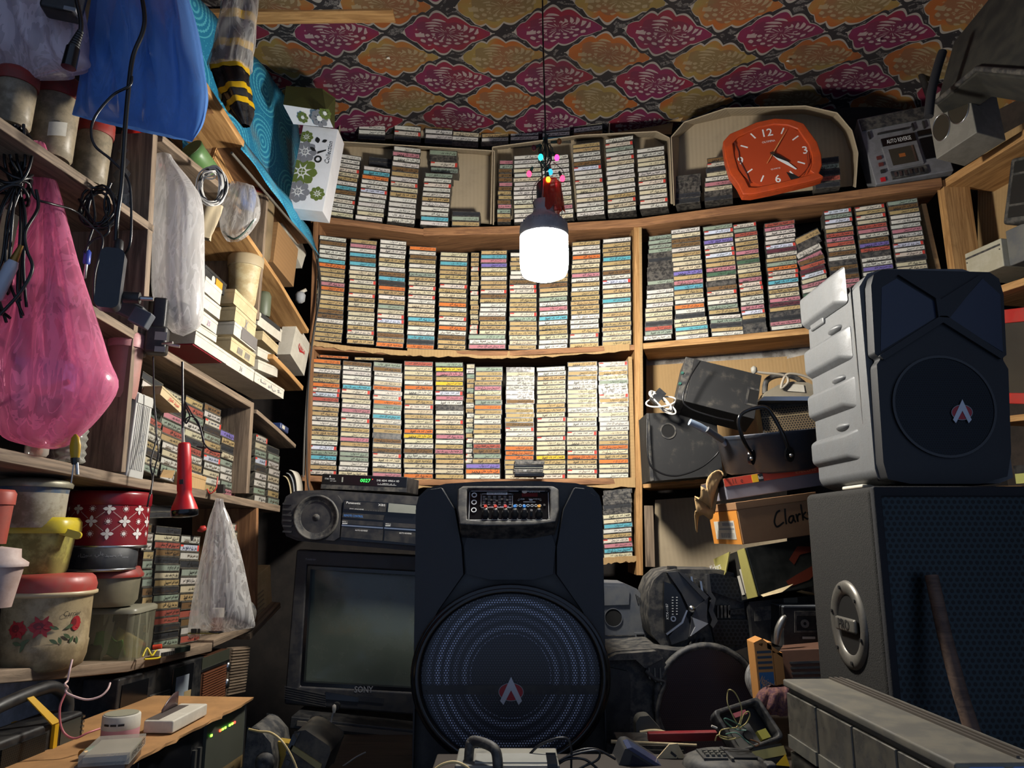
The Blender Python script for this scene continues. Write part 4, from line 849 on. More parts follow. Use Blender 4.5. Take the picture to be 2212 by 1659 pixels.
o=M().tube(smooth([at(482,500,1.92),at(505,516,1.9),at(530,500,1.9),at(548,475,1.91)],5),.003,6).obj('seal_strip',mat('seal_green','#4a5a50',.4)); tag(o,'dark green sealed edge of the small clear bag','strip')
bag('blue_cloth_bag','crumpled blue bag stuffed beside the big red-lidded jar',[(492,398,540,405,.01,1),(490,420,552,412,.02,1),(505,440,550,440,.02,1),(520,452,546,458,.006,1)],2.02,mat('blue_sheet','#2f63b0',.45,var=.2,dirt='#8a8a88',da=.3),nf=7,fold=.2,seed=6,nu=36,nv=16)
t=stand('storage_jar','large brown-grey jar with wide red lid beside the turquoise hem','jar',540,566,-.1); lat('jar_body',mat('brown_jar','#6f5f48',.4,var=.2,dirt='#8a7350',da=.4),t,540,[(38,566),(44,555),(46,430)]); lat('lid',LIDR,t,540,[(48,432),(48,398),(40,390),(0,389)])
t=stand('storage_jar','small brown jar with red lid below the sloping brown board','jar',450,400,-.16); lat('jar_body',mat('brown_jar2','#6b5540',.5),t,450,[(26,400),(28,352)]); lat('lid',LIDR,t,450,[(29,354),(30,334),(26,328),(0,327)])
t=thing('green_cup','green plastic cup lying on its side by the blue bag','cup',loc=atl(412,322,-.05)); M().lathe([(.034,0),(.03,.02),(.026,.075),(.0,.075)],24).obj('cup_body',mat('green_cup','#557a45',.4,dirt='#5a5a44',da=.3),t,solid=.002); t.rotation_euler=(-2.0,.2,-.5)
t=thing('slatted_rack','pine slatted rack wedged under the sloping board','rack',m=frame(atl(456,352,-.06),atl(510,452,-.06),atl(470,318,-.06))[0])
for i in range(5): M().box(.0,.2,-.004,.006,.012*i,.012*i+.009).obj('slat',WOODP,t)
[M().box(x_,x_+.008,-.002,.01,0,.06).obj('rail',WOODP,t) for x_ in (-.004,.192)]
o=M().grid(lambda u,v:V((.02*cos(6.3*u)*(1+.3*sin(3*6.3*u+4*v)),.016*sin(6.3*u)*(1+.3*sin(2*6.3*u)),-.10*v)),24,12).obj('hanging_glove',mat('glove_cloth','#b9a98c',.9,var=.15)); o.location=atl(462,440,.0); o.rotation_euler=(0,.2,0); tag(o,'beige rubbery glove hanging between white wire coil and clear bag','glove')
# wire coils
def coil(name,label,px,py,Y,rx,ry,n,r,ms,seed=1,group=None,yaw=.4,parts='loop'):
    t=thing(name,label,'cable',loc=at(px,py,Y),group=group); rr=random.Random(seed); k=kpx(px,py,Y=Y)
    for i in range(n):
        a0=rr.uniform(0,6); q0=rr.uniform(.6,1.08); sx=rx*k*q0*rr.uniform(.9,1.08); sz=ry*k*(q0*.6+.4); ty=rr.uniform(-.5,.5); dx=rr.uniform(-.1,.1)*sx
        M().tube([V((sx*cos(q)+dx,rr.uniform(-.002,.002)+.012*sin(q*2+a0)*ty*2+rr.uniform(-.0,.0),sz*sin(q))) for q in [2*pi*j/28 for j in range(28)]],r,6,cl=True).obj(parts,ms[i%len(ms)],t)
    t.rotation_euler=(0,0,yaw); return t
WWIRE=mat('white_wire','#c9c6bf',.4,var=.05)
t=coil('wire_coil','coil of thin black and white wire hanging beside the long clear bag',457,402,1.72,28,44,18,.002,[WWIRE,CABLE,WWIRE],2,yaw=.25)
for i in range(4): M().tube([V((.012*cos(q)*(1+.1*i)-.006,.010*sin(q)-.01,.036-.004*i+.006*sin(q+i))) for q in [2*pi*j/16 for j in range(16)]],.0018,6,cl=True).obj('wrap',WWIRE,t)
t=coil('cable_coil','tangled black cable with blue jack hanging from the jar shelf',212,450,1.38,38,48,7,.0024,[CABLE],5,yaw=.2)
for q in (((195,400),(205,470),(192,520),(185,548)),((240,395),(225,440),(235,500),(200,520),(180,545)),((170,430),(215,490),(250,470),(262,430))): M().tube(smooth([at(a,b,1.375)-t.location for a,b in q],6),.0024,6).obj('loop',CABLE,t)
t.rotation_euler=(0,0,0)
t2=thing('blue_jack','blue audio jack on the tangled black cable','plug',loc=at(190,540,1.38)); M().lathe([(.0035,0),(.0065,-.004),(.007,-.026),(.005,-.03)],14).obj('sleeve',P('#2a3f9a',.4),t2); M().lathe([(.003,-.03),(.003,-.058),(.0005,-.06)],12).obj('pin',STEEL,t2)
t=thing('cable_bundle','thick bundle of black cables hanging at the far left','cable',loc=at(40,300,1.24)); rr=random.Random(4)
for i in range(15):
    x=rr.uniform(-40,30); p=[(38+rr.gauss(0,9),268+rr.uniform(0,14)),(40+x*.5,330+rr.uniform(0,30)),(42+rr.gauss(0,6),390),(30+x*.9,470),(20+x*1.1,560+rr.uniform(0,80)),(rr.uniform(-30,60),640+rr.uniform(-50,60))]
    if i%3==0: p=[(38+rr.gauss(0,12),275),(70,310),(60,370),(30,400),(10,350),(15,290),(38,272)]
    M().tube(smooth([at(a,b,1.24+rr.uniform(-.02,.03))-t.location for a,b in p],5),.0026,6).obj('cable_strand',CABLE,t)
for i in range(4): M().tube([V((.03*cos(q),.025*sin(q),-.075-.012*i+.012*sin(q*2+i))) for q in [2*pi*j/18 for j in range(18)]],.003,6,cl=True).obj('wrap',CABLE,t)
cord('cable_strand_loose','black lead looping from the bundle across the pink bag to the coil',[at(60,370,1.25),at(75,425,1.25),at(110,440,1.27),at(160,455,1.33),at(200,490,1.36),at(222,520,1.37),at(205,590,1.37),at(202,650,1.37)],.0024,CABLE)
cord('cable_strand_loose','long black lead curling down over the pink bag',[at(78,410,1.22),at(82,450,1.22),at(55,500,1.2),at(58,540,1.2),at(70,580,1.2),at(45,630,1.2),at(0,680,1.2)],.0028,CABLE)
t=thing('white_gold_plug','clear and white cable plug hanging in front of the pink bag','plug',loc=at(46,530,1.21)); M().lathe([(.004,0),(.005,-.012),(.007,-.03)],12).obj('gold_collar',mat('brass','#8a6a34',.35,metal=.7),t); M().lathe([(.008,-.03),(.011,-.04),(.011,-.1),(.006,-.105)],12).obj('sleeve',mat('frosted_sleeve','#b5bcc9',.3,alpha=.9),t); t.rotation_euler=(0,.32,0)
# power cords and adapters
cord('mains_lead','thick black mains cord crossing the blue bag to the flat power brick',[at(300,-40,1.26),at(312,30,1.26),at(308,70,1.26),at(288,120,1.26),at(279,180,1.26),at(270,280,1.27),at(262,400,1.28),at(253,470,1.29),at(250,520,1.3)],.0042,CABLE,n=8)
cord('mains_lead','thin black lead curling off the mains cord below the blue bag',[at(285,165,1.255),at(280,185,1.255),at(245,205,1.255),at(210,245,1.255),at(197,280,1.255),at(205,315,1.26),at(240,345,1.28),at(275,385,1.29),at(283,430,1.3),at(282,520,1.31),at(270,548,1.32)],.0026,CABLE)
t=thing('power_brick','flat black power brick hanging on its cord beside the pink bag','adapter',loc=at(241,605,1.3)); k=kpx(241,605,Y=1.3)
M().prism(rrect(-25*k,22*k,-67*k,67*k,.012,5),-.016,.016).obj('brick_body',mat('black_brick','#1d2027',.4,dirt='#4a4c50',da=.25),t,bev=.006,seg=3); M().lathe([(.009,0),(.008,.02),(.005,.024)],12,T=MX.Translation((.004,0,66*k))).obj('strain_relief',K,t)
t.rotation_euler=(0,.02,.35)
t=thing('plug_adapter','small black barrel plug adapter sticking out beside the power brick','plug',loc=at(268,642,1.33)); M().cyl((0,0,0),(.027,.006,0),.011,.011,14).obj('barrel',K,t); M().cyl((.027,.006,0),(.05,.011,0),.0042,n=10).obj('pin',STEEL,t)
t=thing('wall_adapter','dark grey wall adapter hanging under the plug adapter','adapter',loc=at(292,672,1.4)); k=kpx(292,672,Y=1.4)
M().box(-45*k,18*k,-.018,.02,-22*k,15*k).obj('adapter_body',mat('dark_grey_shell','#23252a',.45,dirt='#55544f',da=.3),t,bev=.005); M().box(0,38*k,-.019,.018,-26*k,10*k).obj('adapter_front',mat('slate_shell','#4b515a',.5),t,bev=.003); t.rotation_euler=(.1,.42,.3)
t=thing('plug_adapter','big black plug-in adapter with silver label beside the long clear bag','adapter',loc=at(340,725,1.6)); k=kpx(340,725,Y=1.6)
M().box(-22*k,22*k,-.02,.02,-42*k,18*k).obj('adapter_body',K,t,bev=.007,seg=3); M().box(-12*k,16*k,-.018,.016,14*k,82*k).obj('upper_block',K,t,bev=.005); M().box(-2*k,22*k,-.0206,-.0198,-14*k,4*k).obj('silver_label',P('#8d8f8a',.4),t); M().cyl((18*k,-.012,-20*k),(48*k,-.015,-24*k),.0035,n=8).cyl((14*k,-.02,-22*k),(36*k,-.03,-20*k),.003,n=8).obj('pin',STEEL,t); M().box(-.0,21*k,-.021,-.0198,-40*k,-28*k).obj('pale_strip',P('#8a918e',.5),t)
t.rotation_euler=(0,0,.3)
cord('thin_lead','thin black lead dropping from the plug-in adapter past the stacks',[at(331,770,1.6),at(333,860,1.62),at(338,940,1.62),at(325,1000,1.6),at(330,1035,1.6),at(322,1075,1.58),at(318,1095,1.58)],.002,CABLE)
cord('thin_lead','second thin black lead beside the hanging one',[at(335,925,1.61),at(342,975,1.6),at(332,1022,1.6),at(326,1068,1.58)],.0016,CABLE)
t=thing('mains_plug','black mains cord with ribbed plug hanging before the lilac bag','plug',loc=at(172,-30,1.15)); o0=t.location
M().tube(smooth([at(a,b,1.15)-o0 for a,b in ((155,-60),(166,0),(175,45),(174,70))],6),.004,8).obj('cord',CABLE,t)
g=M(); q=[at(a,b,1.15)-o0 for a,b in ((174,68),(158,104))]; 
for i in range(7): p=q[0].lerp(q[1],i/7); g.cyl(p,q[0].lerp(q[1],(i+.65)/7),.0055+.0006*i,n=12)
g.obj('ribbed_sleeve',K,t); M().cyl(q[1],at(148,146,1.15)-o0,.011,.012,14).obj('plug_body',KG,t)
t=thing('black_adapter','black square adapter at the top edge before the lilac bag','adapter',loc=at(140,14,1.2)); k=kpx(140,14,Y=1.2); M().box(-40*k,32*k,-.02,.02,-24*k,60*k).obj('adapter_body',K,t,bev=.006); M().box(10*k,34*k,-.021,.0,-22*k,-14*k).obj('silver_edge',P('#7b7d80',.4),t); t.rotation_euler=(0,.1,.2)
# torch, pliers, screwdriver on the shelf edge
t=thing('red_torch','bright red torch hanging lens down from the dusty shelf','torch',loc=at(398,955,1.56)); RT=mat('torch_red','#b80d16',.35,var=.05,dirt='#6e1014',da=.2); k=kpx(398,1000,Y=1.56)
pr=[(.3,0),(11,-2),(13,-6),(14.5,-40),(15,-104),(14,-108),(18,-120),(25,-138),(27,-146)]; M().lathe([(a*k,b*k*1.0) for a,b in pr],28).obj('torch_body',RT,t); M().lathe([(27*k,-146*k),(27.5*k,-148*k),(27*k,-158*k),(20*k,-161*k),(0,-161*k)],28).obj('lens_ring',KG,t); M().box(-.004,.004,-15.4*k,-14*k,-92*k,-82*k).obj('switch',K,t)
t.rotation_euler=(.0,-.09,0)
t=thing('test_probe','black rod probe with clear tip hanging above the torch','probe',loc=at(394,782,1.58)); o0=t.location; M().tube([at(394,782,1.58)-o0,at(395,925,1.57)-o0],.0028,8).obj('rod',CABLE,t); M().tube([at(395,925,1.57)-o0,at(396,956,1.57)-o0],.0034,8).obj('clear_tip',mat('tip_clear','#b9b7ac',.2,alpha=.8),t)
for q in (((396,870),(402,880),(410,900),(402,915),(402,905),(415,900),(430,915),(442,960)),((398,865),(412,890),(432,925),(440,955),(455,972),(480,978)),((425,965),(445,968))): M().tube(smooth([at(a,b,1.575)-o0 for a,b in q],5),.0016,6).obj('lead',CABLE,t)
t=thing('yellow_pliers','yellow-handled tool with black grip hanging at the shelf edge','tool',loc=at(163,938,1.29)); k=kpx(163,980,Y=1.29)
M().lathe([(.002,0),(9*k,-8*k),(12*k,-25*k),(11*k,-40*k),(9*k,-52*k)],14,sy=.6).obj('yellow_grip',mat('yellow_grip','#b8901c',.4,var=.2),t); M().lathe([(9*k,-52*k),(8*k,-60*k),(6*k,-66*k)],12).obj('black_collar',K,t); M().tube([(-.002,0,-.05),(-.006,0,-.085)],.0014,6).tube([(.003,0,-.05),(.006,-.002,-.072)],.003,6).obj('tip',STEEL,t); t.rotation_euler=(0,-.1,0)
# silver device
def silver_dev():
    bl,br,tl=atl(273,1030,.0),atl(309,1038,.0),atl(289,842,.0); fr,w,h=frame(bl,br,tl); t=thing('silver_device','tall slim silver device with vertical ribs leaning by the cassettes','device',m=fr)
    S=mat('pale_silver','#b6b6b2',.4,metal=.1,dirt='#8d8678',da=.25)
    M().box(0,w,0,.03,0,h).obj('device_body',S,t,bev=.003)
    for i in range(8): M().box(w*(.1+.1*i),w*(.15+.1*i),-.0015,0,h*.1,h*.86).obj('rib',S,t)
    M().box(w*.03,w*.97,-.002,.0,h*.87,h*.985).obj('top_cap',S,t,bev=.002); M().text('Digital  Quality',w*.28,w*.62,h*.42,-.0022,rot=pi/2+.0,w=h*.25).obj('printed_word',INKD,t)
silver_dev()
# odd bits between the stacks
o=sidebox('card_sleeve','cream card sleeve with red script slid between the tilted cassettes',((350,830),(392,872),(390,892),(346,852)),.06,CREAM,off=.0,cat='sleeve',extra=lambda t,w,h:M().text(AR[0][::-1]+' '+AR[2][::-1],h*.6,w*.6,h*.36,-.0016,w=w*.5).obj('printed_script',INKR,t))
sidebox('small_carton','open tan carton with white inside below the torch shelf stacks',((405,1020),(442,1026),(442,1062),(405,1052)),.07,KRAFT,off=-.01)
t=thing('red_wire_piece','short red wire on a little black switch at the shelf edge','wire',loc=atl(460,1055,.01)); M().tube(smooth([V((.01,0,.03)),V((.012,-.01,.0)),V((0,-.014,-.014)),V((-.012,-.008,-.002))],5),.0016,6).obj('wire',P('#b8382c',.4),t); M().box(.012,.03,-.008,.006,-.012,.01).obj('switch',K,t)
t=thing('folded_card','folded tan card lying open on the shelf below the nearest stack','card',loc=atl(345,1030,.015)); M().add([(0,0,0),(.005,.05,0),(.01,.05,.018),(.006,0,.016),(.0,-.0,.0)],[(0,1,2,3)]).obj('card_fold',KRAFT,t,solid=.002)
t=thing('dark_green_case','dark green slim case lying on the low shelf edge','case',m=frame(atl(378,1412,.02),atl(424,1404,.02),atl(376,1398,.02))[0]); M().box(0,.07,0,.05,0,.012).obj('case_body',P('#26332d',.4),t,bev=.001); M().box(0,.07,.001,.049,.012,.015).obj('case_lid',P('#9a9a80',.5),t)
t=thing('key_strip','white strip with black keys lying on the low shelf','strip',m=frame(atl(344,1418,.03),atl(392,1409,.03),atl(342,1402,.03))[0]); M().box(0,.062,0,.02,0,.012).obj('strip_body',WHITE,t)
for i in range(7): M().box(.006+.0075*i,.011+.0075*i,-.004,.0,-.001,.007).obj('key',K,t)
cord('striped_wire','tangle of yellow and black striped wire on the low shelf',[atl(308,1418,.02),atl(318,1400,.02),atl(328,1416,.03),atl(338,1405,.02),atl(345,1420,.03),atl(312,1424,.03)],.002,P('#c9b52a',.4))
t=thing('orange_cap','small orange plastic cap on the low shelf','cap',loc=atl(338,1402,.0)); M().cyl((-.008,0,.004),(.01,.003,.006),.005,n=12).obj('cap_body',P('#d8452a',.4),t)
cord('knotted_wire','pink and white speaker wire knotted under the flowered tub',[at(156,1425,1.32),at(150,1450,1.31),at(146,1470,1.31),at(140,1478,1.3),at(146,1485,1.31),at(142,1492,1.31),at(150,1500,1.31),at(185,1511,1.32),at(215,1505,1.33),at(232,1490,1.34),at(238,1475,1.35)],.0018,mat('pale_pink_wire','#d6b3ab',.4))
cord('knotted_wire','pink wire strand hanging in a loop beside the old radio',[at(144,1494,1.31),at(130,1525,1.3),at(130,1560,1.3),at(140,1585,1.3),at(162,1595,1.3),at(190,1583,1.31),at(216,1574,1.33)],.0018,mat('pink_wire','#c2696a',.4))
t=thing('red_pen_cap','red pointed cap poking out behind the knotted bag','cap',loc=atl(436,1143,-.02)); M().lathe([(.002,-.012),(.009,0),(.006,.01),(0,.012)],12).obj('cap_body',RED,t); t.rotation_euler=(0,1.2,0)
# taped black roll hanging at the top
t=thing('taped_roll','black plastic wrapped roll bound with yellow tape hanging by the cloth','roll',loc=at(520,0,1.82)); o0=t.location
pr=[(513,-60,30),(516,20,32),(508,90,36),(500,150,36),(508,200,34),(520,240,24),(530,272,8)]
def rollpt(u,v):
    f=v*(len(pr)-1); i=min(int(f),len(pr)-2); q=f-i; a,b=pr[i],pr[i+1]; x=a[0]+(b[0]-a[0])*q; y=a[1]+(b[1]-a[1])*q; r=(a[2]+(b[2]-a[2])*q)*kpx(520,80,Y=1.82)
    th=2*pi*u; r*=1+.12*sin(3*th+7*v)+.08*sin(7*th-9*v); return at(x,y,1.82)-o0+V((r*cos(th),r*sin(th),0))
M().grid(rollpt,40,36).obj('black_wrap',mat('wrap_black','#141416',.18,var=.1,dirt='#4d4a45',da=.3,bump=.3,bs=40),t)
for v0,sl in ((.2,.12),(.36,.08),(.5,-.02),(.63,.25),(.74,.25)): M().grid(lambda u,v:(rollpt(u,v0+.045*v+sl*(u if u<.5 else 1-u)*.5)*1.0)+V((.0015*cos(2*pi*u),.0015*sin(2*pi*u),0))*1.4,32,2).obj('yellow_tape',mat('yellow_tape','#c79e16',.3,var=.1),t)
M().grid(lambda u,v:rollpt(u,.02+.5*v)+V((cos(2*pi*u),sin(2*pi*u),0))*(.006+.004*sin(5*2*pi*u+8*v)),40,20).obj('clear_wrap',CLEARF,t)
# ================================================================ cartons on the top shelf
def panel(name,pts,m,parent,th=.004,orig=None):
    o0=orig or V((0,0,0)); n=len(pts)
    return M().add([p-o0 for p in pts],[tuple(range(n))]).obj(name,m,parent,solid=th)
def carton(label,back,ob,front,of,m=KRAFT2):
    """open-fronted carton: back outline (pixels at depth ob) joined by side walls to the front outline"""
    B=[atb(x,y,ob) for x,y in back]; Fp=[atb(x,y,of) for x,y in front]; t=thing('open_carton',label,'carton',loc=B[0].copy()); o0=B[0].copy()
    panel('back_panel',B,m,t,.004,o0)
    n=len(B)
    for i in range(n-1): panel('side_panel',[B[i],B[i+1],Fp[i+1],Fp[i]],m,t,.004,o0)
    return t
carton('cut-open carton holding the left lower stacks on the top shelf',[(1058,484),(1060,336),(905,322),(742,316),(716,458)],.135,[(1066,486),(1068,326),(905,316),(736,306),(702,464)],.0)
carton('cut-open carton around the stacks behind the coloured lights',[(1440,436),(1436,312),(1412,296),(1255,300),(1074,322),(1070,478)],.135,[(1452,441),(1446,298),(1418,284),(1255,292),(1064,318),(1060,484)],-.005)
carton('shallow cut carton behind the topmost row of cassettes',[(1310,290),(1312,238),(1236,248),(1112,250),(926,228),(860,214),(750,228),(738,302)],.215,[(1316,292),(1318,226),(1236,240),(1112,242),(926,220),(860,207),(744,222),(728,304)],.1)
carton('round-cornered cut carton standing behind the orange clock',[(1842,402),(1838,330),(1822,285),(1795,258),(1740,246),(1580,250),(1500,268),(1466,296),(1462,440)],.15,[(1848,405),(1853,330),(1840,282),(1808,244),(1740,229),(1568,234),(1478,264),(1450,296),(1456,444)],-.02)
GREYC=mat('grey_card','#a9a8a4',.8,var=.1,dirt='#6a655c',da=.3)
sheet('card_flap','pale grey card flap above the second and third topmost stacks',[(926,252),(1108,268),(1106,248),(924,219)],lambda a,b:atb(a,b,.09),GREYC,cat='cardboard')
sheet('card_flap','pale grey card flap left of the tallest topmost stack',[(1112,266),(1236,256),(1236,238),(1112,246)],lambda a,b:atb(a,b,.088),GREYC,cat='cardboard')
sheet('cardboard_strip','curled cardboard remnant between ceiling and clock carton',[(1318,262),(1470,262),(1488,236),(1320,222)],lambda a,b:atb(a,b,.15),KRAFT,cat='cardboard')
sheet('cardboard_sheet','dark flattened cardboard behind the curled remnant',[(1316,290),(1450,290),(1455,258),(1318,256)],lambda a,b:atb(a,b,.17),KRAFTV,cat='cardboard')
# ---------------------------------------------------------------- clock
def clock():
    c=atb(1668,336,-.06); k=c.y/F/.93; t=thing('wall_clock','battered orange clock with cracked case leaning before the round-cornered carton','clock',m=pose(c,-.17,-.1,-.1))
    O=mat('clock_orange','#b8481f',.35,var=.08,dirt='#6e2c16',da=.25,ds=9); OD=mat('clock_dial','#a83f1c',.5,var=.06)
    s=k
    pl=[(-97,52),(-80,68),(-52,76),(-20,86),(20,88),(55,78),(78,62),(86,38),(96,10),(98,-20),(94,-48),(84,-66),(92,-76),(72,-80),(30,-84),(-20,-88),(-60,-90),(-78,-86),(-84,-60),(-96,-30),(-99,10)]
    po=[(a*s,b*s) for a,b in pl]; pi_=[(a*s*.8,b*s*.83) for a,b in pl]
    M().prism(po,.0,.03,0).obj('clock_case',O,t,bev=.005,seg=3)
    M().ring(po,pi_,-.012,.0).obj('raised_rim',O,t,bev=.004,seg=2)
    M().prism(circ(0,0,80*s,40,77*s),-.006,.0).obj('dial',OD,t,bev=.002)
    g=M(); y=-.0066
    for n,(a,b) in {'12':(0,57),'3':(68,-2),'6':(0,-61),'9':(-68,-2)}.items(): M().text(n,19*s,a*s,b*s,y,off=.01).obj('numeral',INKW,t)
    for i in range(12):
        if i%3: a=pi/2-i*pi/6; q=MX.Rotation(-(a-pi/2),4,'Y'); M().box(-1.5*s,1.5*s,y,y+.0006,55*s,71*s,0,q).obj('hour_mark',INKW,t)
    g.text('OLYMPIA',5*s,-2*s,34*s,y,w=28*s).obj('dial_word',INKW,t); g=M(); g.text('QUARTZ',4*s,0,-36*s,y,w=20*s).obj('dial_word',INKW,t)
    def hand(nm,ang,L,w,back,m,yy):
        g=M(); g.add([(-w*.4,0,-back),(w*.4,0,-back),(w,0,L*.3),(w*.25,0,L),(-w*.25,0,L),(-w,0,L*.3)],[(0,1,2,3,4,5)]); o=g.obj(nm,m,t,solid=.001); o.location=(0,yy,0); o.rotation_euler=(0,ang,0)
    hand('minute_hand',2.42,62*s,5*s,0,INKW,-.010); hand('hour_hand',2.3,40*s,4*s,6*s,P('#1c1714',.5),-.012); hand('second_hand',.64,66*s,1.2*s,28*s,P('#c9905a',.4),-.014)
    M().prism(circ(0,0,4*s,12),-.016,-.006).obj('hub',P('#3a2a20',.4),t)
    M().add([(20*s,-.0068,-48*s),(34*s,-.0068,-56*s),(44*s,-.0068,-66*s),(34*s,-.0068,-78*s),(26*s,-.0068,-70*s)],[(0,1,2,3,4)]).obj('broken_hole',P('#0b0908',.9),t)
    g=M().tube([(-74*s,-.0075,50*s),(-68*s,-.0075,20*s),(-70*s,-.0075,0),(-64*s,-.0075,-25*s),(-60*s,-.0075,-40*s),(-58*s,-.0075,-62*s)],.0022,5); g.obj('crack',P('#4a160c',.8),t)
    M().tube([(70*s,-.013,-10*s),(66*s,-.013,-45*s),(52*s,-.013,-66*s)],.0012,5).obj('crack',P('#6a2a18',.8),t)
clock()
# ================================================================ plane helper
def Qf(o,Y):
    def q(px,py): p=at(px,py,Y); return (p.x-o.x,p.z-o.z)
    return q
def flat(name,label,cat,cx,cy,Y,group=None): 
    o=at(cx,cy,Y); t=thing(name,label,cat,loc=o,group=group); q=Qf(o,Y)
    return t,q,(lambda *pp:[q(*p) for p in pp])
def qbox(g,q,x0,y0,x1,y1,d0,d1,mi=0):
    a,b=q(x0,y1),q(x1,y0); return g.box(a[0],b[0],d0,d1,a[1],b[1],mi)
def gpoly(g,pp,y,mi=0):
    if sum(pp[i][0]*pp[(i+1)%len(pp)][1]-pp[(i+1)%len(pp)][0]*pp[i][1] for i in range(len(pp)))<0: pp=pp[::-1]
    return g.add([(a,y,b) for a,b in pp],[tuple(range(len(pp)))],mi)
def hole_mat(name,col,hole,pitch,fill=.3,rough=.4,metal=.5,cut=False):
    t=NT(name); tc=t.n('ShaderNodeTexCoord'); x,y,z=t.sep(tc.outputs['Object'])
    def d(ox,oz):
        a=x/pitch+ox; b=z/(pitch*1.732)+oz; a=a-a.fl()-.5; b=(b-b.fl()-.5)*1.732; return a*a+b*b
    h=d(0.,0.).mn(d(.5,.5)).lt(fill*fill)
    t.set(t.b.inputs['Base Color'],t.mix(h.s,lin(col),lin(hole))); t.b.inputs['Roughness'].default_value=rough; t.b.inputs['Metallic'].default_value=metal
    if cut: t.set(t.b.inputs['Alpha'],h*-1.+1.)
    return t.m
def grille_mat():   # fine perforated steel; dots painted pale blue in rings as the lit cone
    t=NT('perforated_grille'); tc=t.n('ShaderNodeTexCoord'); x,y,z=t.sep(tc.outputs['Object']); pitch=.0058
    def d(ox,oz):
        a=x/pitch+ox; b=z/(pitch*1.732)+oz; a=a-a.fl()-.5; b=(b-b.fl()-.5)*1.732; return a*a+b*b
    h=d(0.,0.).mn(d(.5,.5)).lt(.085); zz=z-GC[1]; xx=x-GC[0]; r=(xx*xx+zz*zz).o('SQRT')
    w=(r*330).sin()*.5+.5; band=(r.gt(.085))*((r*95).sin()*.35+.65)
    t.set(t.b.inputs['Base Color'],t.mix(h.s,lin('#15181f'),t.mix((w*band).mx(.06).s,lin('#15181f'),lin('#c4cfee')))); t.b.inputs['Roughness'].default_value=.4; return t.m
GC=[0,0]
def emb(t,q,cx,cy,r,y,parent=True):   # oval emblem with a tall A
    M().add([(a,y,b) for a,b in [q(cx+r*1.0*cos(2*pi*i/28),cy-r*.72*sin(2*pi*i/28)) for i in range(28)]],[tuple(range(28))]).obj('emblem_oval',mat('emblem_red','#8e1220',.4),t)
    M().ring([q(cx+r*1.04*cos(2*pi*i/28),cy-r*.76*sin(2*pi*i/28)) for i in range(28)],[q(cx+r*.98*cos(2*pi*i/28),cy-r*.7*sin(2*pi*i/28)) for i in range(28)],y-.0006,y).obj('emblem_ring',INKD,t)
    g=M(); S=lambda a,b:q(cx+a*r,cy-b*r)
    gpoly(g,[S(0,1.25),S(.14,.95),S(.9,-.72),S(.62,-1.05),S(0,.15)],y-.001); gpoly(g,[S(0,1.25),S(0,.15),S(-.62,-1.05),S(-.9,-.72),S(-.14,.95)],y-.001)
    g.obj('emblem_letter',mat('emblem_silver','#a9adb6',.35,metal=.3),t,solid=.0012)
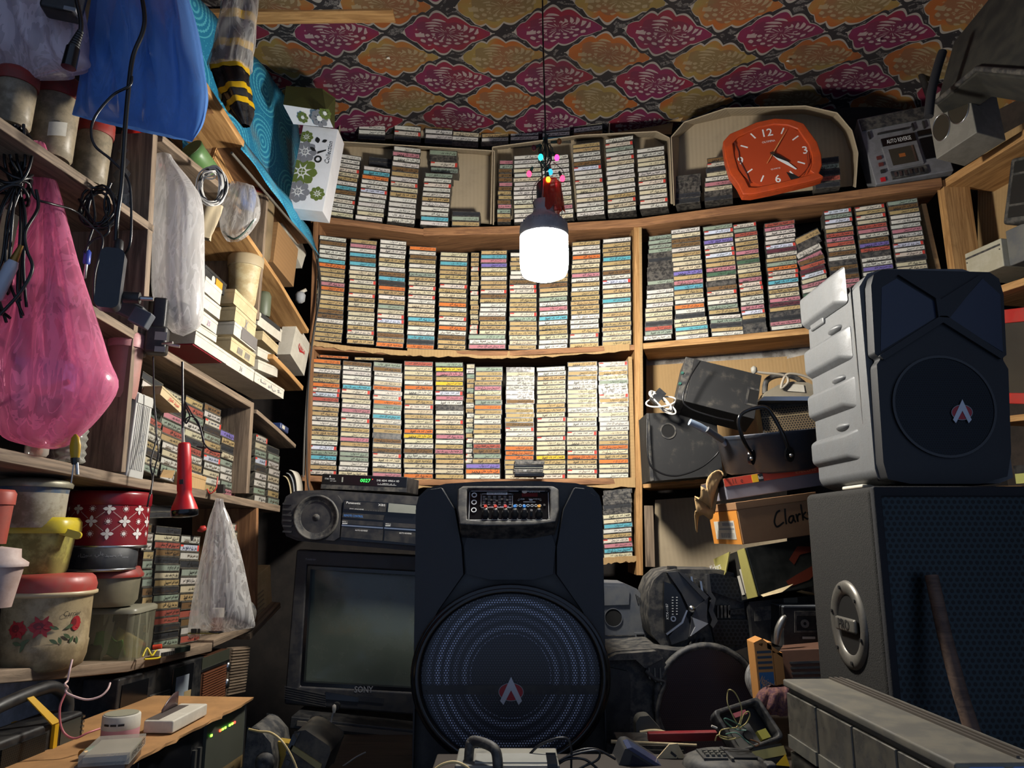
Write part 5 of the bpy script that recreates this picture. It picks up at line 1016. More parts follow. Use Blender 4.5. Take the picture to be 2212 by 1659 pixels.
# ================================================================ big black party speaker
def party():
    Y=1.70; t,q,L=flat('party_speaker','tall black party speaker with control panel and round grille, centre front','speaker',1100,1700,Y)
    out=L((888,1700),(894,1300),(897,1095),(903,1072),(922,1054),(962,1044),(1030,1040),(1100,1038),(1170,1039),(1245,1043),(1280,1052),(1296,1070),(1302,1095),(1307,1300),(1314,1700))
    out[0]=(out[0][0],.722-t.location.z); out[-1]=(out[-1][0],.722-t.location.z)
    M().prism(out,0.012,.34).obj('cabinet',K,t,bev=.012,seg=3)
    KF=mat('speaker_front','#14161b',.5,var=.08,dirt='#3a3a38',da=.12,bump=.12,bs=500)
    for nm,pp in (('side_pillar',((892,1700),(898,1100),(908,1072),(930,1056),(955,1052),(985,1100),(1000,1180),(1004,1240),(948,1318),(908,1395),(898,1470))),('side_pillar',((1310,1700),(1300,1100),(1290,1072),(1262,1054),(1240,1052),(1215,1100),(1200,1180),(1200,1240),(1256,1318),(1296,1395),(1304,1470)))):
        pp=L(*pp); c=(sum(a for a,b in pp)/len(pp),sum(b for a,b in pp)/len(pp))
        M().prism([(c[0]+(a-c[0])*.96,c[1]+(b-c[1])*.985) for a,b in pp],-.014,.012,poly2=pp).obj(nm,KF,t,bev=.005,seg=3)
    M().prism(L((1003,1180),(1008,1240),(1060,1252),(1150,1252),(1194,1240),(1200,1180),(1190,1150),(1012,1150)),-.004,.01).obj('front_panel',KF,t,bev=.004)
    # control panel, leaning back
    sur=L((996,1138),(990,1100),(990,1052),(1000,1044),(1195,1044),(1206,1052),(1206,1100),(1198,1132),(1150,1140),(1050,1142)); ins=L((1012,1126),(1010,1100),(1010,1054),(1014,1050),(1182,1050),(1187,1054),(1187,1100),(1184,1126),(1150,1129),(1050,1130))
    t0=t; t=M().ring(sur,ins,-.012,.05).obj('control_panel',KD,t0,bev=.003); zb=q(1100,1142)[1]; t.matrix_local=MX.Translation((0,-.048,zb))@MX.Rotation(-.5,4,'X')@MX.Translation((0,0,-zb))
    px=L((1011,1128),(1011,1050),(1187,1050),(1187,1128)); g=M(); gpoly(g,px,-.001).obj('panel_plate',KG,t)
    g=M(); 
    def line(x0,y0,x1,y1,w=.9,yy=-.0018): 
        dx,dy=x1-x0,y1-y0; l=math.hypot(dx,dy) or 1; nx,ny=-dy/l*w/2,dx/l*w/2
        gpoly(g,L((x0+nx,y0+ny),(x1+nx,y1+ny),(x1-nx,y1-ny),(x0-nx,y0-ny)),yy)
    for a in ((1015,1054,1015,1122),(1184,1054,1184,1122),(1015,1122,1184,1122),(1018,1051,1120,1051),(1165,1051,1182,1051),(1040,1058,1040,1092),(1107,1058,1107,1092),(1040,1058,1107,1058),(1040,1092,1107,1092)): line(*a)
    gpoly(g,L((1052,1060),(1096,1060),(1096,1054.5),(1052,1054.5)),-.0019)
    for i in range(6):
        for j in range(6): x=1043+i*11.2; y=1064+j*4; line(x,y,x+6,y,.9)
    for i in range(7): a=q(1115+i*8.4,1087); g.ring(circ(a[0],a[1],.0034,12),circ(a[0],a[1],.0024,12),-.0024,-.0012)
    for x,y in ((1025,1061),(1025,1079),(1025,1098)): a=q(x,y); g.ring(circ(a[0],a[1],.0062,16),circ(a[0],a[1],.0042,16),-.0028,-.0012)
    o=q(1148,1050.5); g.text('Audionic',.0075,o[0]+.004,o[1],-.002,w=.03,sh=.2); o=q(1137,1071); g.text('USB    SD/MMC',.003,o[0]+.008,o[1],-.002,w=.05)
    line(1143,1073,1150,1073,3); line(1130,1078,1156,1078,1.2)
    for x in (1050,1071,1092,1112,1132,1163): o=q(x,1119); g.text('-    +',.002,o[0],o[1],-.002,w=.015)
    g.obj('panel_print',INKW,t)
    o=q(1074,1057.2); M().text('MASTER EQUALIZER',.0042,o[0],o[1],-.0024,w=.042).obj('panel_print_dark',INK,t)
    M().prism(circ(*q(1133,1051),.006,18),-.0022,-.001).obj('maker_emblem',P('#c9b8a8',.5),t)
    g=M(); gpoly(g,L((1127,1065),(1161,1065),(1161,1055.5),(1127,1055.5)),-.0016).obj('red_display',P('#5a0a12',.3),t)
    for i in range(5): x=1051+i*11.2; g=M(); qbox(g,q,x-1.4,1086,x+1.4,1063,-.0022,-.0005).obj('slider_slot',P('#050505',.6),t); qbox(M(),q,x-2.3,1075+2*(i%3),x+2.3,1071+2*(i%3),-.006,-.001).obj('slider_knob',K,t)
    for i,c in enumerate(('#6f8a6a','#7d6a6e','#6e6a7d','#6a7080','#6a7890')): gpoly(M(),L((1046+i*11.2,1091),(1055+i*11.2,1091),(1055+i*11.2,1088),(1046+i*11.2,1088)),-.002).obj('slider_label',P(c,.6),t)
    for x,c in ((1050,'#d8402e'),(1071,'#d8402e'),(1092,'#d83a34'),(1112,'#2a86d8'),(1132,'#2a86d8'),(1163,'#e09a1c')):
        a=q(x,1106); kb=M().lathe([(.0085,0),(.008,.004),(.006,.006),(.0052,.016),(.001,.0165)],18,T=MX.Translation((a[0],-.001,a[1]))@MX.Rotation(pi/2,4,'X')).obj('control_knob',K,t); b=q(x,1097); M().prism(circ(b[0],b[1],.0036,12),-.018,-.003).obj('knob_cap',P(c,.4),t)
    a=q(1147,1104); M().cyl((a[0],-.012,a[1]),(a[0],0,a[1]),.003,n=10).obj('toggle_switch',STEEL,t)
    for x,y in ((1016,1052),(1098,1050),(1179,1050),(1183,1122),(1098,1125),(1015,1124),(1040,1060),(1107,1060),(1040,1088),(1107,1089),(1120,1074),(1167,1074),(1175,1086)): a=q(x,y); M().prism(circ(a[0],a[1],.0026,10),-.003,-.0005).obj('screw',KD,t)
    t=t0
    # woofer
    c=q(1103,1456); GC[:]=c; r=200*1.7/F; ry=abs(q(1103,1262)[1]-c[1])
    T=MX.Translation((c[0],-.016,c[1]))@MX.Rotation(pi/2,4,'X')
    M().lathe([(r*.90,.004),(r*.905,.016),(r*.93,.020),(r*.965,.020),(r*.985,.012),(r*1.0,.014),(r*1.01,.006),(r*1.01,-.02),(r*.90,-.02),(r*.90,.004)],72,T=T,sy=ry/r,cap=False).obj('woofer_ring',KG,t)
    M().lathe([(r*.90,-.004),(r*.84,.0),(r*.78,-.006),(r*.70,-.003),(r*.62,-.008),(r*.30,-.02),(r*.28,-.014),(r*.1,-.008),(0,-.007)],48,T=T@MX.Translation((0,0,-.004)),sy=ry/r,cap=False).obj('woofer_cone',mat('cone_grey','#6a7183',.35,var=.2,metal=.2),t)
    GM=grille_mat()
    M().prism(circ(c[0],c[1],r*.905,72,ry*.905),-.0185,-.0172).obj('grille',GM,t)
    qbox(M(),q,912,1496,1294,1476,-.0205,-.017).obj('cross_bar',K,t)
    for x,y in ((1100,1292),(922,1490),(1286,1486)): a=q(x,y); M().prism(circ(a[0],a[1],.003,10),-.023,-.017).obj('screw',KD,t)
    emb(t,q,1104,1490,26,-.0225)
party()
# ================================================================ television, boombox, set-top box
def telly():
    Y=2.2; t,q,L=flat('television','old black tube television under the boombox','television',760,1530,Y)
    TVP=mat('tv_shell','#1e1f24',.5,var=.1,dirt='#4a463f',da=.3,ds=8)
    ou=L((612,1520),(640,1186),(960,1205),(960,1560),(700,1535),(625,1528)); 
    ou=L((613,1522),(640,1187),(1010,1205),(1010,1556)); a,b,c,d=ou
    wi=L((648,1482),(664,1222),(985,1240),(985,1500))
    M().ring(ou,wi,0,.05).obj('bezel',TVP,t,bev=.006,seg=2)
    M().prism(ou,.05,.30,poly2=[(x*.7,z*.75+.05) for x,z in ou]).obj('tube_housing',TVP,t,bev=.01)
    wo=[(x,z) for x,z in wi]; M().ring(wo,L((655,1474),(670,1230),(978,1247),(978,1492)),.004,.03).obj('inner_bezel',KG,t)
    P0=wo; 
    def scr(u,v): 
        x=(P0[0][0]*(1-u)+P0[3][0]*u)*(1-v)+(P0[1][0]*(1-u)+P0[2][0]*u)*v; z=(P0[0][1]*(1-u)+P0[3][1]*u)*(1-v)+(P0[1][1]*(1-u)+P0[2][1]*u)*v
        return (x,.028-.016*(1-(2*u-1)**2)*(1-(2*v-1)**2),z)
    M().grid(scr,16,12).obj('screen',mat('tube_glass','#4a524b',.12,var=.1,dirt='#4d5148',da=.25,ds=5),t)
    o=q(786,1489); M().text('SONY',.017,o[0],o[1],-.001,w=.052,off=.015).obj('maker_name',INKD,t)
    o=q(671,1208); M().text('Trinitron',.006,o[0],o[1],-.001,w=.03).obj('model_name',INKD,t)
    for i in range(6): g=M(); pp=L((615,1482+i*5),(704,1500+i*5),(704,1502+i*5),(615,1484+i*5)); M().prism(pp,-.003,.0).obj('speaker_slat',TVP,t)
    M().prism(L((704,1494),(775,1506),(775,1516),(704,1510)),-.003,.001).obj('control_flap',KG,t)
    M().prism(L((775,1502),(830,1508),(829,1520),(775,1514)),-.002,.001).obj('button_strip',P('#26272b',.4),t)
telly()
def boom():
    Y=2.14; t,q,L=flat('boombox','wide black double-deck boombox sitting on the television','boombox',760,1180,Y)
    out=L((605,1130),(607,1095),(615,1072),(635,1060),(700,1058),(960,1076),(960,1196),(700,1174),(640,1168),(615,1158))
    BB=mat('boombox_shell','#1c1d21',.5,var=.1,dirt='#55504a',da=.3,ds=8)
    M().prism(out,.012,.20).obj('shell',BB,t,bev=.014,seg=3)
    M().prism(L((612,1130),(616,1088),(632,1068),(700,1063),(728,1068),(738,1082),(734,1160),(722,1168),(640,1162),(618,1150)),.0,.03).obj('speaker_pod',BB,t,bev=.01,seg=3)
    c=q(683,1118); r=46*2.14/F; T=MX.Translation((c[0],0,c[1]))@MX.Rotation(pi/2,4,'X')
    M().lathe([(r*1.05,0),(r*1.03,.007),(r*.95,.006),(r*.9,.0),(r*.75,.003),(r*.66,-.004),(r*.3,-.014),(r*.26,-.006),(r*.15,.001),(0,.003)],40,T=T,cap=False).obj('woofer_cone',KD,t)
    for i in range(6): pp=L((612,1086+i*12),(632,1087+i*12),(630,1091+i*12),(611,1090+i*12)); M().prism(pp,-.005,.012).obj('pod_rib',BB,t)
    M().prism(L((735,1166),(742,1080),(960,1094),(960,1184)),.004,.02).obj('deck_panel',KG,t,bev=.002)
    for nm,pp,m in (('tuner_strip',((743,1100),(745,1082),(835,1088),(833,1106)),K),('display',((838,1106),(840,1087),(898,1092),(898,1110)),P('#7f8178',.35)),('remote_strip',((739,1117),(741,1107),(830,1113),(828,1124)),K),('tape_door',((736,1160),(738,1138),(828,1144),(826,1168)),K),('tape_door',((830,1168),(832,1146),(950,1154),(948,1180)),K),('deck_ledge',((738,1136),(738.5,1133),(828,1139),(827.5,1142)),STEEL),('deck_ledge',((830,1142),(830.5,1139),(950,1147),(949.5,1150)),STEEL),('deck_key',((739,1131),(740,1122),(827,1128),(826,1137)),BB),('deck_key',((831,1137),(832,1128),(950,1136),(949,1145)),BB)):
        M().prism(L(*pp),-.002,.006).obj(nm,m,t)
    g=M()
    for s,x,y,h,w in (('Panasonic',764,1086.5,.0065,.04),('AUTO REVERSE',781,1146,.004,.035),('AUTO REVERSE',876,1152,.004,.035),('XBS',825,1091,.006,.02),('DECK 1',745,1127,.0035,.014),('DECK 2',839,1132,.0035,.014),('FM MODE  .  .  .  .  .  .  .',790,1101,.003,.09)): o=q(x,y); g.text(s,h,o[0],o[1],-.003,w=w,rot=-.06)
    g.obj('panel_print',INKW,t); g=M(); o=q(764,1114.5); g.text('REMOTE CONTROL',.006,o[0],o[1],-.003,w=.055,rot=-.06).obj('blue_print',mat('blue_print2','#4a86d0',.5),t)
    for x,y in ((746,1130),(839,1135)): g=M(); o=q(x,y); g.box(o[0]-.008,o[0]+.006,-.0032,-.002,o[1]-.002,o[1]).obj('deck_mark',INKW,t)
boom()
def stb():
    Y=2.2; bl,br,tl=at(693,1056,Y),at(878,1064,Y-.03),at(694,1023,Y); fr,w,h=frame(bl,br,tl); t=thing('set_top_box','slim black set-top box showing green 0027 on the boombox','set-top box',m=fr)
    M().box(0,w,0,.14,0,h).obj('box_shell',K,t,bev=.002); M().box(.002,w-.002,-.002,.001,h*.34,h*.97).obj('front_window',KG,t); M().box(.0,w,-.0015,.001,h*.02,h*.3).obj('lower_strip',KD,t)
    em=mat('green_digits','#2fe04a',.5,var=0,emit=1.6); g=M(); g.text('0027',h*.22,w*.515,h*.66,-.0026,w=w*.115,sh=.1).obj('green_digits',em,t)
    g=M(); g.text('STAR TRACK',h*.1,w*.1,h*.68,-.0026,w=w*.12); g.text('SRT 4000',h*.06,w*.14,h*.54,-.0026,w=w*.07); g.text('DVB  HDMI  MPEG-4  HD',h*.12,w*.78,h*.7,-.0026,w=w*.26); g.text('<  >  MENU  ok  ()',h*.07,w*.76,h*.5,-.0026,w=w*.2); g.box(w*.66,w*.88,-.0026,-.002,h*.42,h*.44); g.add([(w*.09,-.0026,h*.8),(w*.11,-.0026,h*.8),(w*.1,-.0026,h*.92)],[(0,1,2)])
    g.obj('front_print',INKW,t); M().box(w*.24,w*.255,-.003,0,h*.5,h*.82).obj('card_slot',P('#8f8f86',.5),t)
    M().prism(circ(w*.60,h*.76,.0012,8),-.003,-.001).obj('red_light',mat('red_led','#e02a1a',.4,var=0,emit=1.),t)
stb()
t=thing('tv_shelf','dark metal shelf under the television with worn pale edge','shelf',m=frame(at(628,1548,2.12),at(1000,1588,2.12),at(628,1530,2.12))[0]); M().box(0,.6,0,.45,-.03,.0).obj('shelf_plate',K,t,bev=.003); M().box(.02,.58,-.004,.0,-.02,-.008).obj('worn_edge',P('#5c564c',.6),t)
for sx in (0.02,.55): M().box(sx,sx+.03,.02,.05,-.040,-.03).obj('leg',K,t)
# small black cassettes on the lower shelf in front of the big speaker
q_=at(1143,1030,2.55); 
GBK='black tapes stacked on the speaker top'
for i,lb in enumerate(('lowest black tape in the little pile at the middle of the rear shelf','second black tape up in the little pile on the rear shelf edge','third black tape up, glinting, in the little pile on the rear shelf edge','top black tape of the little pile on the rear shelf edge')):
    t=thing('black_tape',lb,'cassette',loc=at(1143+R.uniform(-2,2),1029-i*8.6,2.6),group=GBK); M().box(-.052,.052,0,.06,0,.0125).obj('case',[KG,CASE][i%2],t,bev=.001); t.rotation_euler=(0,0,R.uniform(-.06,.06))
    if i==1: M().text('100',.006,-.012,.006,-.0012).obj('label_print',INKW,t)
    if i==2: M().box(-.05,.05,-.001,0,.002,.004).obj('glint_strip',P('#8a8a80',.3),t)  # pale strip drawn as a glint along the case
TABLE=.722
# ================================================================ right bay, boxes and speakers
def cbox(name,label,cat,bl,br,tl,depth,m,bev=.002,group=None,bn='box_body'):
    fr,w,h=frame(bl,br,tl); t=thing(name,label,cat,m=fr,group=group); M().box(0,w,0,depth,0,h).obj(bn,m,t,bev=bev); return t,w,h
DUSTB=mat('dusty_black_board','#1b1b1c',.7,var=.25,vs=5,dirt='#7d7567',da=.28,ds=7,dr=.63)
t,q,L=flat('subwoofer_box','dusty black wooden speaker box with a round port on the lower rear shelf','speaker',1480,1038,2.46)
M().prism(L((1396,893),(1545,888),(1562,1026),(1404,1040)),0,.15).obj('cabinet',DUSTB,t,bev=.002); c=q(1443,931); k=2.46/F/.97
M().ring(circ(*c,17*k,24),circ(*c,14*k,24),-.003,.001).obj('port_ring',KD,t); M().prism(circ(*c,14*k,24),-.001,.001).obj('port_hole',P('#050505',.9),t)
M().prism(L((1396,893),(1401,893),(1412,1038),(1404,1040)),-.004,.0).obj('edge_strip',KD,t)
cord('speaker_lead','black lead drooping across the port box and behind the pan',[at(1398,905,2.43),at(1400,990,2.42),at(1420,1018,2.42),at(1460,1028,2.42),at(1510,1012,2.42),at(1545,985,2.42),at(1558,965,2.41)],.003,CABLE)
t,w,h=cbox('tilted_speaker','scratched black speaker box lying tilted on top of the port box','speaker',at(1481,867,2.36),at(1630,905,2.34),at(1514,778,2.40),.11,DUSTB,bn='cabinet')
M().box(-.03,0,.0,.10,.0,h*1.0).obj('back_plate',KD,t,bev=.002); M().box(w*.86,w*1.003,-.002,.1,h*.3,h*.62).obj('handle_notch',P('#060606',.8),t); M().ring([(w*.83,h*.26),(w*1.002,h*.26),(w*1.002,h*.66),(w*.83,h*.66)],[(w*.86,h*.3),(w,h*.3),(w,h*.62),(w*.86,h*.62)],-.003,.0).obj('notch_frame',KD,t)
for z in (.35,.6): M().cyl((-.03,-.004,h*z),(-.03,.004,h*z),.005,n=10).obj('terminal',P('#2f5a50',.4),t)
cord('speaker_lead','doubled black lead hanging round the tilted speaker',[at(1512,780,2.33),at(1490,815,2.32),at(1475,860,2.31),at(1490,882,2.31),at(1540,900,2.3),at(1585,910,2.3)],.003,CABLE)
t=coil('white_cable_bundle','bundle of cream cord lying folded on the port box',1428,868,2.4,34,10,7,.003,[WWIRE],7,yaw=0); t.rotation_euler=(0,.75,0)
M().tube([V((.05*cos(q_),.012*sin(q_),.018*sin(q_)-.0)) for q_ in [2*pi*j/20 for j in range(20)]],.003,6,cl=True,T=MX.Rotation(-.9,4,'Y')).obj('loop',WWIRE,t); M().box(-.035,-.005,-.01,.02,-.02,.03).obj('black_plug',K,t)
def iron():
    t,q,L=flat('clothes_iron','old dusty clothes iron lying beside the tilted speaker','iron',1700,862,2.33); IB=mat('iron_body','#8d8472',.5,dirt='#5a5040',da=.4)
    b=L((1648,858),(1655,846),(1680,832),(1710,824),(1745,826),(1775,840),(1780,858)); M().prism(b,0,.07,poly2=[(x*.9,z) for x,z in b]).obj('iron_shell',IB,t,bev=.008,seg=3)
    M().prism(L((1640,866),(1648,857),(1782,857),(1784,866)),-.006,.08).obj('sole_plate',STEEL,t,bev=.002); M().tube(smooth([V((q(x,y)[0],.035,q(x,y)[1])) for x,y in ((1660,846),(1664,818),(1690,806),(1725,810),(1750,828))],5),.009,8).obj('iron_handle',KD,t)
    M().prism(L((1700,845),(1712,830),(1735,832),(1738,848)),-.004,.01).obj('pale_button',WHITE,t)
    M().tube(smooth([V((q(x,y)[0],-.01,q(x,y)[1])) for x,y in ((1625,800),(1640,806),(1690,812),(1700,826),(1685,840),(1695,812),(1720,810),(1750,820),(1762,836))],6),.0042,8).obj('iron_cord',mat('pale_cord','#9c9384',.6),t)
    M().lathe([(.004,-.012),(.01,-.006),(.01,.006),(.003,.012)],12).obj('cord_plug',P('#8d8a80',.5),t).location=(q(1627,800)[0],-.008,q(1627,800)[1])
iron()
t,w,h=cbox('mesh_speaker','dark speaker with brown perforated metal front behind the pan','speaker',at(1650,940,2.40),at(1790,926,2.36),at(1648,868,2.40),.12,KD,bn='cabinet')
M().box(.004,w,-.003,0,.0,h*.76).obj('perforated_front',hole_mat('brown_mesh','#6a5a42','#171310',.0085,.33,.5,.3),t); M().box(0,w,-.004,.0,h*.5,h*.53).obj('bright_rib',P('#8a7a5c',.4),t)
# frying pan
def pan():
    c=at(1672,1018,2.05); t=thing('frying_pan','blackened steel pan with loop handle resting on the red box','pan',loc=c); k=2.05/F/.98
    M().lathe([(0,0),(88*k,.0),(98*k,.006),(112*k,74*k),(118*k,80*k),(117*k,82*k),(109*k,76*k),(95*k,8*k),(0,6*k)],56).obj('pan_body',mat('pan_steel','#3d434e',.3,metal=.3,var=.2,dirt='#6d5c48',da=.25,ds=9,dr=.56),t)
    a=2.5
    def onr(px,py,r=118): th=math.atan2(-1,.0)
    g=M().tube(smooth([V((x*k,y*k,z*k)) for x,y,z in ((-72,-93,40),(-92,-108,74),(-98,-115,112),(-80,-112,128),(-46,-118,132),(-30,-118,112),(-14,-118,70),(-6,-113,42))],6),.0052,8); g.obj('loop_handle',KG,t)
    for x,y in ((-72,-88),(-6,-113)): 
        o=M().prism(circ(0,0,.012,14,.02),-.004,.006).obj('bracket',KG,t); o.location=(x*k,y*k,36*k); o.rotation_euler=(.15,0,math.atan2(x,-y)*-1); r_=M().lathe([(.005,0),(.004,.003),(0,.004)],12).obj('rivet',STEEL,t); r_.location=(x*1.05*k,y*1.05*k-.004,34*k); r_.rotation_euler=(pi/2,0,0)
    g=M().tube([V((x*k,y*k,z*k)) for x,y,z in ((-104,-30,66),(-130,-40,88),(-160,-46,108),(-178,-48,118))],lambda u:.010-.002*abs(u-.7),10); o=g.obj('long_handle',mat('bluegrey_handle','#8494a8',.35,dirt='#5a5a58',da=.2),t); M().tube([V((x*k,y*k,z*k)) for x,y,z in ((-112,-42,74),(-145,-52,100))],.0085,8).obj('grip_inset',P('#4a4d52',.6),t)
    t.rotation_euler=(.10,-.09,0)
pan()
def redbox():
    t,w,h=cbox('red_flat_box','flat red-edged carton with crumpled kraft end under the pan','box',at(1572,1080,1.95),at(1792,1046,1.95),at(1570,1034,1.95),.24,P('#6f6e78',.7),bn='carton_body')
    M().box(.0,w*1.0,-.001,.238,h*.62,h*1.02).obj('carton_lid',mat('lid_brown','#6d5440',.8),t,bev=.001); M().box(.0,w,-.002,-.001,h*.63,h*1.01).obj('red_band',mat('red_carton','#c43a22',.5,dirt='#8d5a48',da=.3),t); g=M(); g.text('11  e',h*.24,w*.13,h*.82,-.003,w=w*.1).obj('pen_mark',INK,t)
    M().box(w*.27,w*.33,-.003,0,h*.63,h*1.0).obj('yellow_panel',P('#e0b020',.5),t); M().box(w*.33,w*.38,-.003,0,h*.63,h*1.0).obj('black_panel',K,t); M().text('Recto',h*.16,w*.355,h*.82,-.0034,w=w*.045,rot=0).obj('printed_word',INKW,t); M().text('Electric',h*.16,w*.8,h*.82,-.0024,w=w*.2).obj('faded_word',P('#d88a60',.6),t)
    o=M().grid(lambda u,v:V((-.07*v+.008*sin(9*v+3*u),-.01+.09*u+.012*sin(11*u+4*v),h*(.95-.2*v)+.02*sin(6*v+3*u)-.085*u*(.4+v)+.010*cos(17*u*v))),14,14).obj('crumpled_flap',KRAFT,t,solid=.003)
redbox()
def clarks():
    bl,br,tl=at(1606,1176,1.90),at(1778,1152,1.92),at(1597,1086,1.90); t,w,h=cbox('tan_shoe_box','tan shoe box with hand-lettered name and barcode label on its end','box',bl,br,tl,.20,mat('tan_card','#8f6a48',.7,var=.08,dirt='#6a4a30',da=.2),bn='carton_body')
    M().box(-.002,w+.002,-.002,.202,h*.84,h*1.02).obj('carton_lid',mat('tan_card','#8f6a48',.7),t,bev=.001)
    g=M()
    def stroke(pts,lw):
        q_=[V((a,0,b)) for a,b in pts]; q_=smooth(q_,6); lw*=h
        for a_,b_ in zip(q_,q_[1:]):
            d=b_-a_
            if d.length<1e-7: continue
            n_=V((-d.z,0,d.x)).normalized()*lw*.5; e=d.normalized()*lw*.2; g.add([a_-n_-e+V((0,-.0025,0)),b_-n_+e+V((0,-.0025,0)),b_+n_+e+V((0,-.0025,0)),a_+n_-e+V((0,-.0025,0))],[(0,1,2,3)])
    S_=lambda *pp:[(w*(.42+.48*a),h*(.22+.5*b+.08*a)) for a,b in pp]
    for pp in (((.2,.9),(.1,.8),(.01,.45),(.03,.2),(.1,.18),(.24,.3)),((.34,.92),(.31,.5),(.3,.2)),((.5,.52),(.42,.48),(.38,.3),(.43,.2),(.5,.35),(.52,.52),(.52,.3),(.55,.2)),((.6,.55),(.61,.2),(.62,.4),(.67,.52),(.71,.5)),((.77,.95),(.76,.5),(.75,.2)),((.86,.55),(.77,.4),(.87,.2)),((.97,.5),(.92,.5),(.92,.4),(.97,.32),(.94,.22),(.89,.22)),((1.0,.2),(1.01,.22))): stroke(S_(*pp),.045)
    stroke([(w*.945,h*.2),(w*.935,h*.68)],.02); g.ring(circ(w*.985,h*.5,h*.2,20),circ(w*.985,h*.5,h*.18,20),-.0026,-.002); g.obj('printed_name',INK,t)
    e=M(); e.box(-.0022,-.0005,.002,.198,.0,h*.82).obj('orange_end',mat('orange_end','#c98232',.6,var=.06),t); e=M().box(-.0030,-.002,.03,.17,h*.12,h*.58).obj('barcode_label',WHITE,t)
    g=M(); r_=random.Random(2)
    for i in range(16): y=.04+i*.006; g.box(-.0034,-.0028,y,y+r_.choice((.001,.002,.003)),h*.16,h*.28)
    g.box(-.0034,-.0028,.035,.11,h*.46,h*.54); g.box(-.0034,-.0028,.035,.14,h*.36,h*.4); g.obj('barcode',INKD,t)
clarks()
def kick():
    bl,br,tl=at(1640,1288,1.88),at(1790,1262,1.91),at(1617,1182,1.90); t,w,h=cbox('torn_shoe_box','glossy black shoe box with torn olive end under the tan box','box',bl,br,tl,.18,mat('gloss_card','#181a18',.3,var=.1,dirt='#4a4840',da=.15),bn='carton_body')
    OLV=mat('olive_card','#a39a55',.65,var=.1,dirt='#6a6232',da=.2); dk=mat('dark_inside','#1d1a10',.9)
    M().add([(-.0015,.003,0),(-.0015,.177,0),(-.0015,.177,h*.98),(-.0015,.003,h*.98)],[(0,3,2,1)]).obj('open_end',dk,t)
    M().add([(-.003,.002,0),(-.003,.06,0),(-.003,.045,h),(-.003,.002,h)],[(0,3,2,1)]).obj('olive_edge',OLV,t,solid=.002)
    M().add([(-.012,.18,h*1.0),(-.012,.07,h*1.02),(-.03,.085,h*.62),(-.024,.13,h*.5),(-.02,.175,h*.18)],[(0,1,2,3,4)]).obj('torn_flap',OLV,t,solid=.003)
    v,f,tw,th=textgeo('Kickers',2,.01); g=M(); g.add([(-.0325+.0,.172-x*.07/tw,h*.72+y*.07/tw) for x,y in v],f).obj('printed_name',INKW,t)
    M().box(-.0036,-.002,.04,.062,h*.12,h*.62).obj('white_label',WHITE,t); M().box(-.0034,-.002,.07,.085,h*.1,h*.5).obj('white_label',WHITE,t)
    g=M(); sw=[(w*.55,h*.62),(w*.72,h*.86),(w*.95,h*.8),(w*.99,h*.66),(w*.9,h*.7),(w*.72,h*.68),(w*.6,h*.5)]; gpoly(g,sw,-.0006); gpoly(g,[(w*.42,h*.2),(w*.6,h*.3),(w*.98,h*.48),(w*.98,h*.36),(w*.75,h*.15),(w*.45,h*.08)],-.0006); g.obj('printed_swirl',mat('swirl_red','#5a2416',.4),t)
    M().add([(w*.02,-.002,h*.02),(w*.5,-.004,h*.12),(w*.3,-.01,h*.0),(w*.02,-.012,-h*.03)],[(0,1,2,3)]).obj('cream_tear',CREAM,t,solid=.001)
kick()
# radios below
t,q,L=flat('black_radio','black radio lying under the torn shoe box','radio',1700,1392,1.95); M().prism(L((1618,1300),(1780,1284),(1790,1395),(1628,1398)),0,.14).obj('radio_body',K,t,bev=.004); M().prism(L((1692,1292),(1722,1290),(1722,1306),(1692,1308)),-.003,.0).obj('clip_plate',P('#6d6a60',.4),t); M().prism(L((1630,1312),(1690,1306),(1690,1335),(1630,1342)),-.002,.0).obj('dial_window',KD,t)
t,q,L=flat('tape_deck','black cassette deck beside the carpeted subwoofer','deck',1740,1402,1.86); M().prism(L((1692,1312),(1795,1314),(1795,1402),(1694,1402)),0,.14).obj('deck_body',K,t,bev=.003); M().ring(L((1716,1320),(1792,1320),(1792,1366),(1716,1366)),L((1720,1330),(1788,1330),(1788,1362),(1720,1362)),-.003,.0).obj('tape_door',KD,t)
for x in (1738,1772): c=q(x,1347); M().ring(circ(*c,.010,16),circ(*c,.004,16),-.003,-.0005).obj('reel_hub',P('#5a5a58',.4),t)
M().prism(L((1733,1375),(1760,1375),(1760,1380),(1733,1380)),-.003,0).obj('badge',P('#8a8a86',.4),t); M().prism(L((1692,1312),(1795,1314),(1795,1310),(1694,1309)),-.001,.14).obj('top_edge',P('#55585c',.4),t)
t=thing('silver_bar','worn silver handle bar leaning before the cassette deck','handle',loc=at(1678,1392,1.80)); o0=t.location; M().tube(smooth([at(a,b,1.80)-o0 for a,b in ((1677,1392),(1681,1362),(1692,1338),(1698,1332))],4),lambda u:.005+.004*sin(pi*min(1,u*1.1)),10).obj('handle_bar',mat('worn_silver','#8d8a84',.3,metal=.8,dirt='#4a453c',da=.4),t)
t,w,h=cbox('brown_carton','brown striped carton with black slots right of the battery carton','box',at(1700,1500,1.78),at(1800,1498,1.74),at(1694,1404,1.78),.12,mat('brown_card','#5a3a28',.7,dirt='#3a281c',da=.3),bn='carton_body')
for i in range(5): M().box(w*.18,w,-.002,.0,h*(.2+.12*i),h*(.25+.12*i)).obj('black_stripe',K,t)
t,w,h=cbox('battery_carton','upright orange carton with blue panel and slanted lettering','box',at(1642,1524,1.74),at(1682,1522,1.74),at(1638,1388,1.74),.05,mat('orange_card','#bd8446',.65,var=.08,dirt='#7d5428',da=.2),bn='carton_body')
